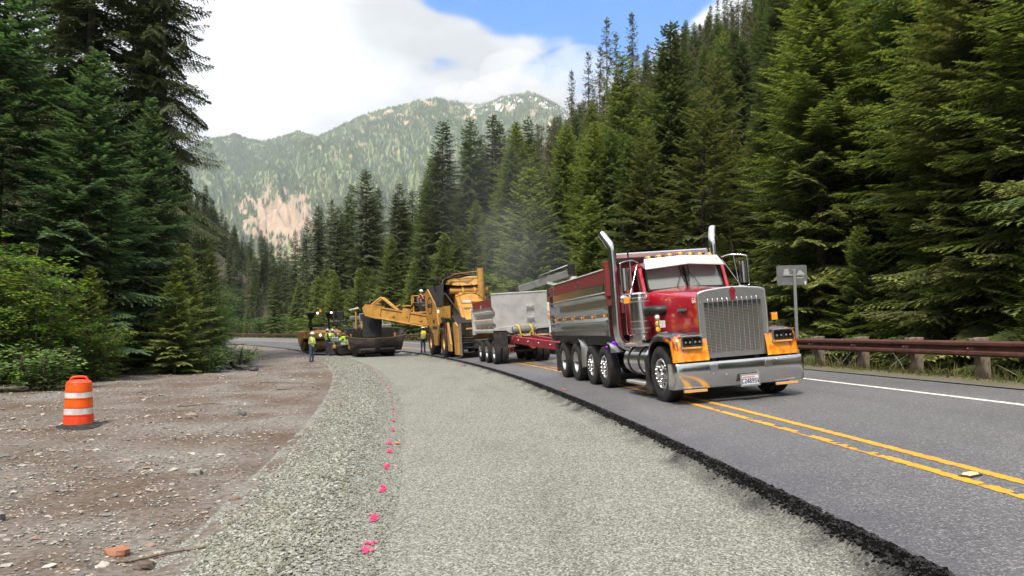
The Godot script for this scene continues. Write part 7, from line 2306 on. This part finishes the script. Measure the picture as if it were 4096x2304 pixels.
func stone_mesh(sd: int) -> ArrayMesh:
	var r := RandomNumberGenerator.new(); r.seed = sd
	var st := S(); st.set_color(Color.WHITE)
	var p := []
	for v in [v3(1, 0, 0), v3(-1, 0, 0), v3(0, 1, 0), v3(0, -1, 0), v3(0, 0, 1), v3(0, 0, -1), v3(0.7, 0.7, 0.5), v3(-0.6, 0.6, -0.6)]:
		p.append(v * r.randf_range(0.7, 1.25) + v3(r.randf_range(-0.2, 0.2), r.randf_range(-0.2, 0.2), r.randf_range(-0.2, 0.2)))
	for f in [[2, 6, 0], [2, 4, 6], [6, 4, 0], [2, 0, 5], [2, 5, 7], [2, 7, 1], [7, 5, 1], [2, 1, 4], [3, 0, 4], [3, 5, 0], [3, 1, 5], [3, 4, 1]]:
		tri(st, p[f[0]], p[f[1]], p[f[2]])
	st.generate_normals()
	return st.commit()

func build_stones() -> void:
	var vm := []
	for k in 3: vm.append(stone_mesh(200 + k))
	var sets := [[[], [], []], [[], [], []], [[], [], []], [[], [], []]]; var cols := [[[], [], []], [[], [], []], [[], [], []], [[], [], []]]
	rng.seed = 77
	var add := func(set_i: int, p: Vector3, s: float, flat: float, c: Color):
		var k := rng.randi() % 3
		var b := Basis.from_euler(Vector3(rng.randf_range(-0.4, 0.4), rng.randf() * TAU, rng.randf_range(-0.4, 0.4))).scaled(Vector3(s * rng.randf_range(0.7, 1.3), s * flat, s))
		sets[set_i][k].append(Transform3D(b, p)); cols[set_i][k].append(c)
	# density falls with distance so that what is drawn stays about a pixel or more
	var pick := func(d0: float, d1: float) -> float:
		var t := rng.randf()
		return d0 * pow(d1 / d0, t)
	var greens := [Color(0.165, 0.172, 0.146), Color(0.24, 0.25, 0.23), Color(0.12, 0.12, 0.1), Color(0.3, 0.312, 0.3), Color(0.195, 0.192, 0.16)]
	for i in 46000:      # coarse windrow
		var d: float = pick.call(3.6, 60.0)
		var w := rng.randf_range(-0.15, 1.75)
		if w < 0.35 and rng.randf() < 0.4: continue
		var u := -shoulder(d) - w
		var p := P(d, u); p.y += rough(p.x, p.z, u, d) + 0.012
		add.call(0, p, rng.randf_range(0.006, 0.019) * (1.0 + d * 0.012) * lerpf(0.6, 1.15, smoothstep(0.0, 0.7, w)), 0.7, (greens[rng.randi() % 5] as Color) * rng.randf_range(0.88, 1.35))
	for i in 70000:      # brown lot
		var d: float = pick.call(3.4, 60.0)
		var u := -shoulder(d) - 1.3 - rng.randf() * rng.randf() * 4.0 - rng.randf() * minf(16.0, 2.0 + d * 0.55)
		var p := P(d, u); p.y += rough(p.x, p.z, u, d)
		if p.x < -0.85 * d - 3.0: continue
		var patch := nz.get_noise_2d(p.x * 0.6 + 70.0, p.z * 0.6)
		if patch < -0.05 and rng.randf() < 0.65: continue
		var s := rng.randf_range(0.007, 0.02) * (1.0 + d * 0.014)
		if rng.randf() < 0.05: s *= rng.randf_range(1.6, 3.2)
		var c: Color = [Color(0.26, 0.25, 0.245), Color(0.34, 0.33, 0.31), Color(0.2, 0.17, 0.15), Color(0.42, 0.4, 0.37), Color(0.28, 0.21, 0.17), Color(0.16, 0.155, 0.16)][rng.randi() % 6]
		add.call(1, p + Vector3(0, s * 0.15, 0), s, 0.5, c * rng.randf_range(0.8, 1.15))
	for i in 85000:      # graded lane
		var d: float = pick.call(3.4, 40.0)
		var u := rng.randf_range(-shoulder(d), -0.15)
		var p := P(d, u)
		var dark := u > -0.42 + rng.randf() * 0.3
		var c: Color = Color(0.05, 0.048, 0.055) * rng.randf_range(0.6, 2.0) if dark and rng.randf() < 0.8 else (greens[rng.randi() % 5] as Color) * rng.randf_range(0.85, 1.25)
		add.call(2, p, rng.randf_range(0.004, 0.0115) * (1.0 + d * 0.014), 0.5, c)
	for i in 6000:       # crumbs of asphalt along the cut edge
		var d: float = pick.call(3.4, 50.0)
		var u := 0.04 - absf(rng.randfn()) * 0.055
		var p := P(d, minf(u, -0.001)); p.y = lerpf(0.1, 0.25, clampf((u + 0.14) / 0.18, 0.0, 1.0)) + rng.randf_range(-0.01, 0.025)
		if u < -0.16: p.y = E(d, u) + 0.004
		add.call(3, p, rng.randf_range(0.008, 0.02) * (1.0 + d * 0.01), 0.8, Color(0.012, 0.012, 0.014) * rng.randf_range(0.5, 2.2))
	var info := [["gravel", "coarse crushed grey-green stone of the windrow along the lane"], ["loose_stones", "mixed loose stones scattered over the brown lot"], ["fine_gravel", "fine grey-green gravel on the graded lane"], ["asphalt_crumbs", "black asphalt crumbs along the cut pavement edge"]]
	for i in 4:
		for k in 3:
			scatter(info[i][0], vm[k], M.stone, sets[i][k], cols[i][k], info[i][1] + [", rounded", ", angular", ", slivered"][k], "gravel")
	# grass and weeds along the rail
	tv = PackedVector3Array(); tn = PackedVector3Array(); tc = PackedColorArray()
	rng.seed = 88
	for i in 9000:
		var d: float = pick.call(7.0, 90.0)
		var u := 7.0 + rng.randf() * rng.randf() * 3.2
		var p := P(d, u); p.y += rough(p.x, p.z, u, d)
		var h := rng.randf_range(0.06, 0.28) * (0.6 if u < 7.5 else 1.2)
		var a := rng.randf() * TAU
		var w := Vector3(cos(a), 0, sin(a)) * rng.randf_range(0.006, 0.014) * (1.0 + d * 0.02)
		var c := Color(0.12, 0.15, 0.04) if rng.randf() < 0.6 else Color(0.2, 0.16, 0.08)
		leaf3(p - w, p + w, p + Vector3(rng.randf_range(-0.1, 0.1), h, rng.randf_range(-0.1, 0.1)), c * rng.randf_range(0.6, 1.2))
	var gm := put(leaf_mesh(), "grass", M.leaf)
	tag(gm, "thin grass and dry weeds along the foot of the guardrail", "grass", "", "stuff")
	# dead twigs and brush under the trees behind the rail
	var bs := S()
	for i in 500:
		var d: float = pick.call(9.0, 45.0)
		var u := rng.randf_range(8.8, 13.0)
		var p := P(d, u); p.y += rough(p.x, p.z, u, d)
		var q := p + Vector3(rng.randf_range(-0.8, 0.8), rng.randf_range(0.2, 1.1), rng.randf_range(-0.8, 0.8))
		tube(bs, [p, p.lerp(q, 0.5) + Vector3(0, 0.12, 0), q], [0.012, 0.009, 0.004], 4, false)
	var bo := com(bs, "dead_brush", M.snag)
	tag(bo, "tangle of bare dead twigs under the trees behind the guardrail", "brush", "", "stuff")
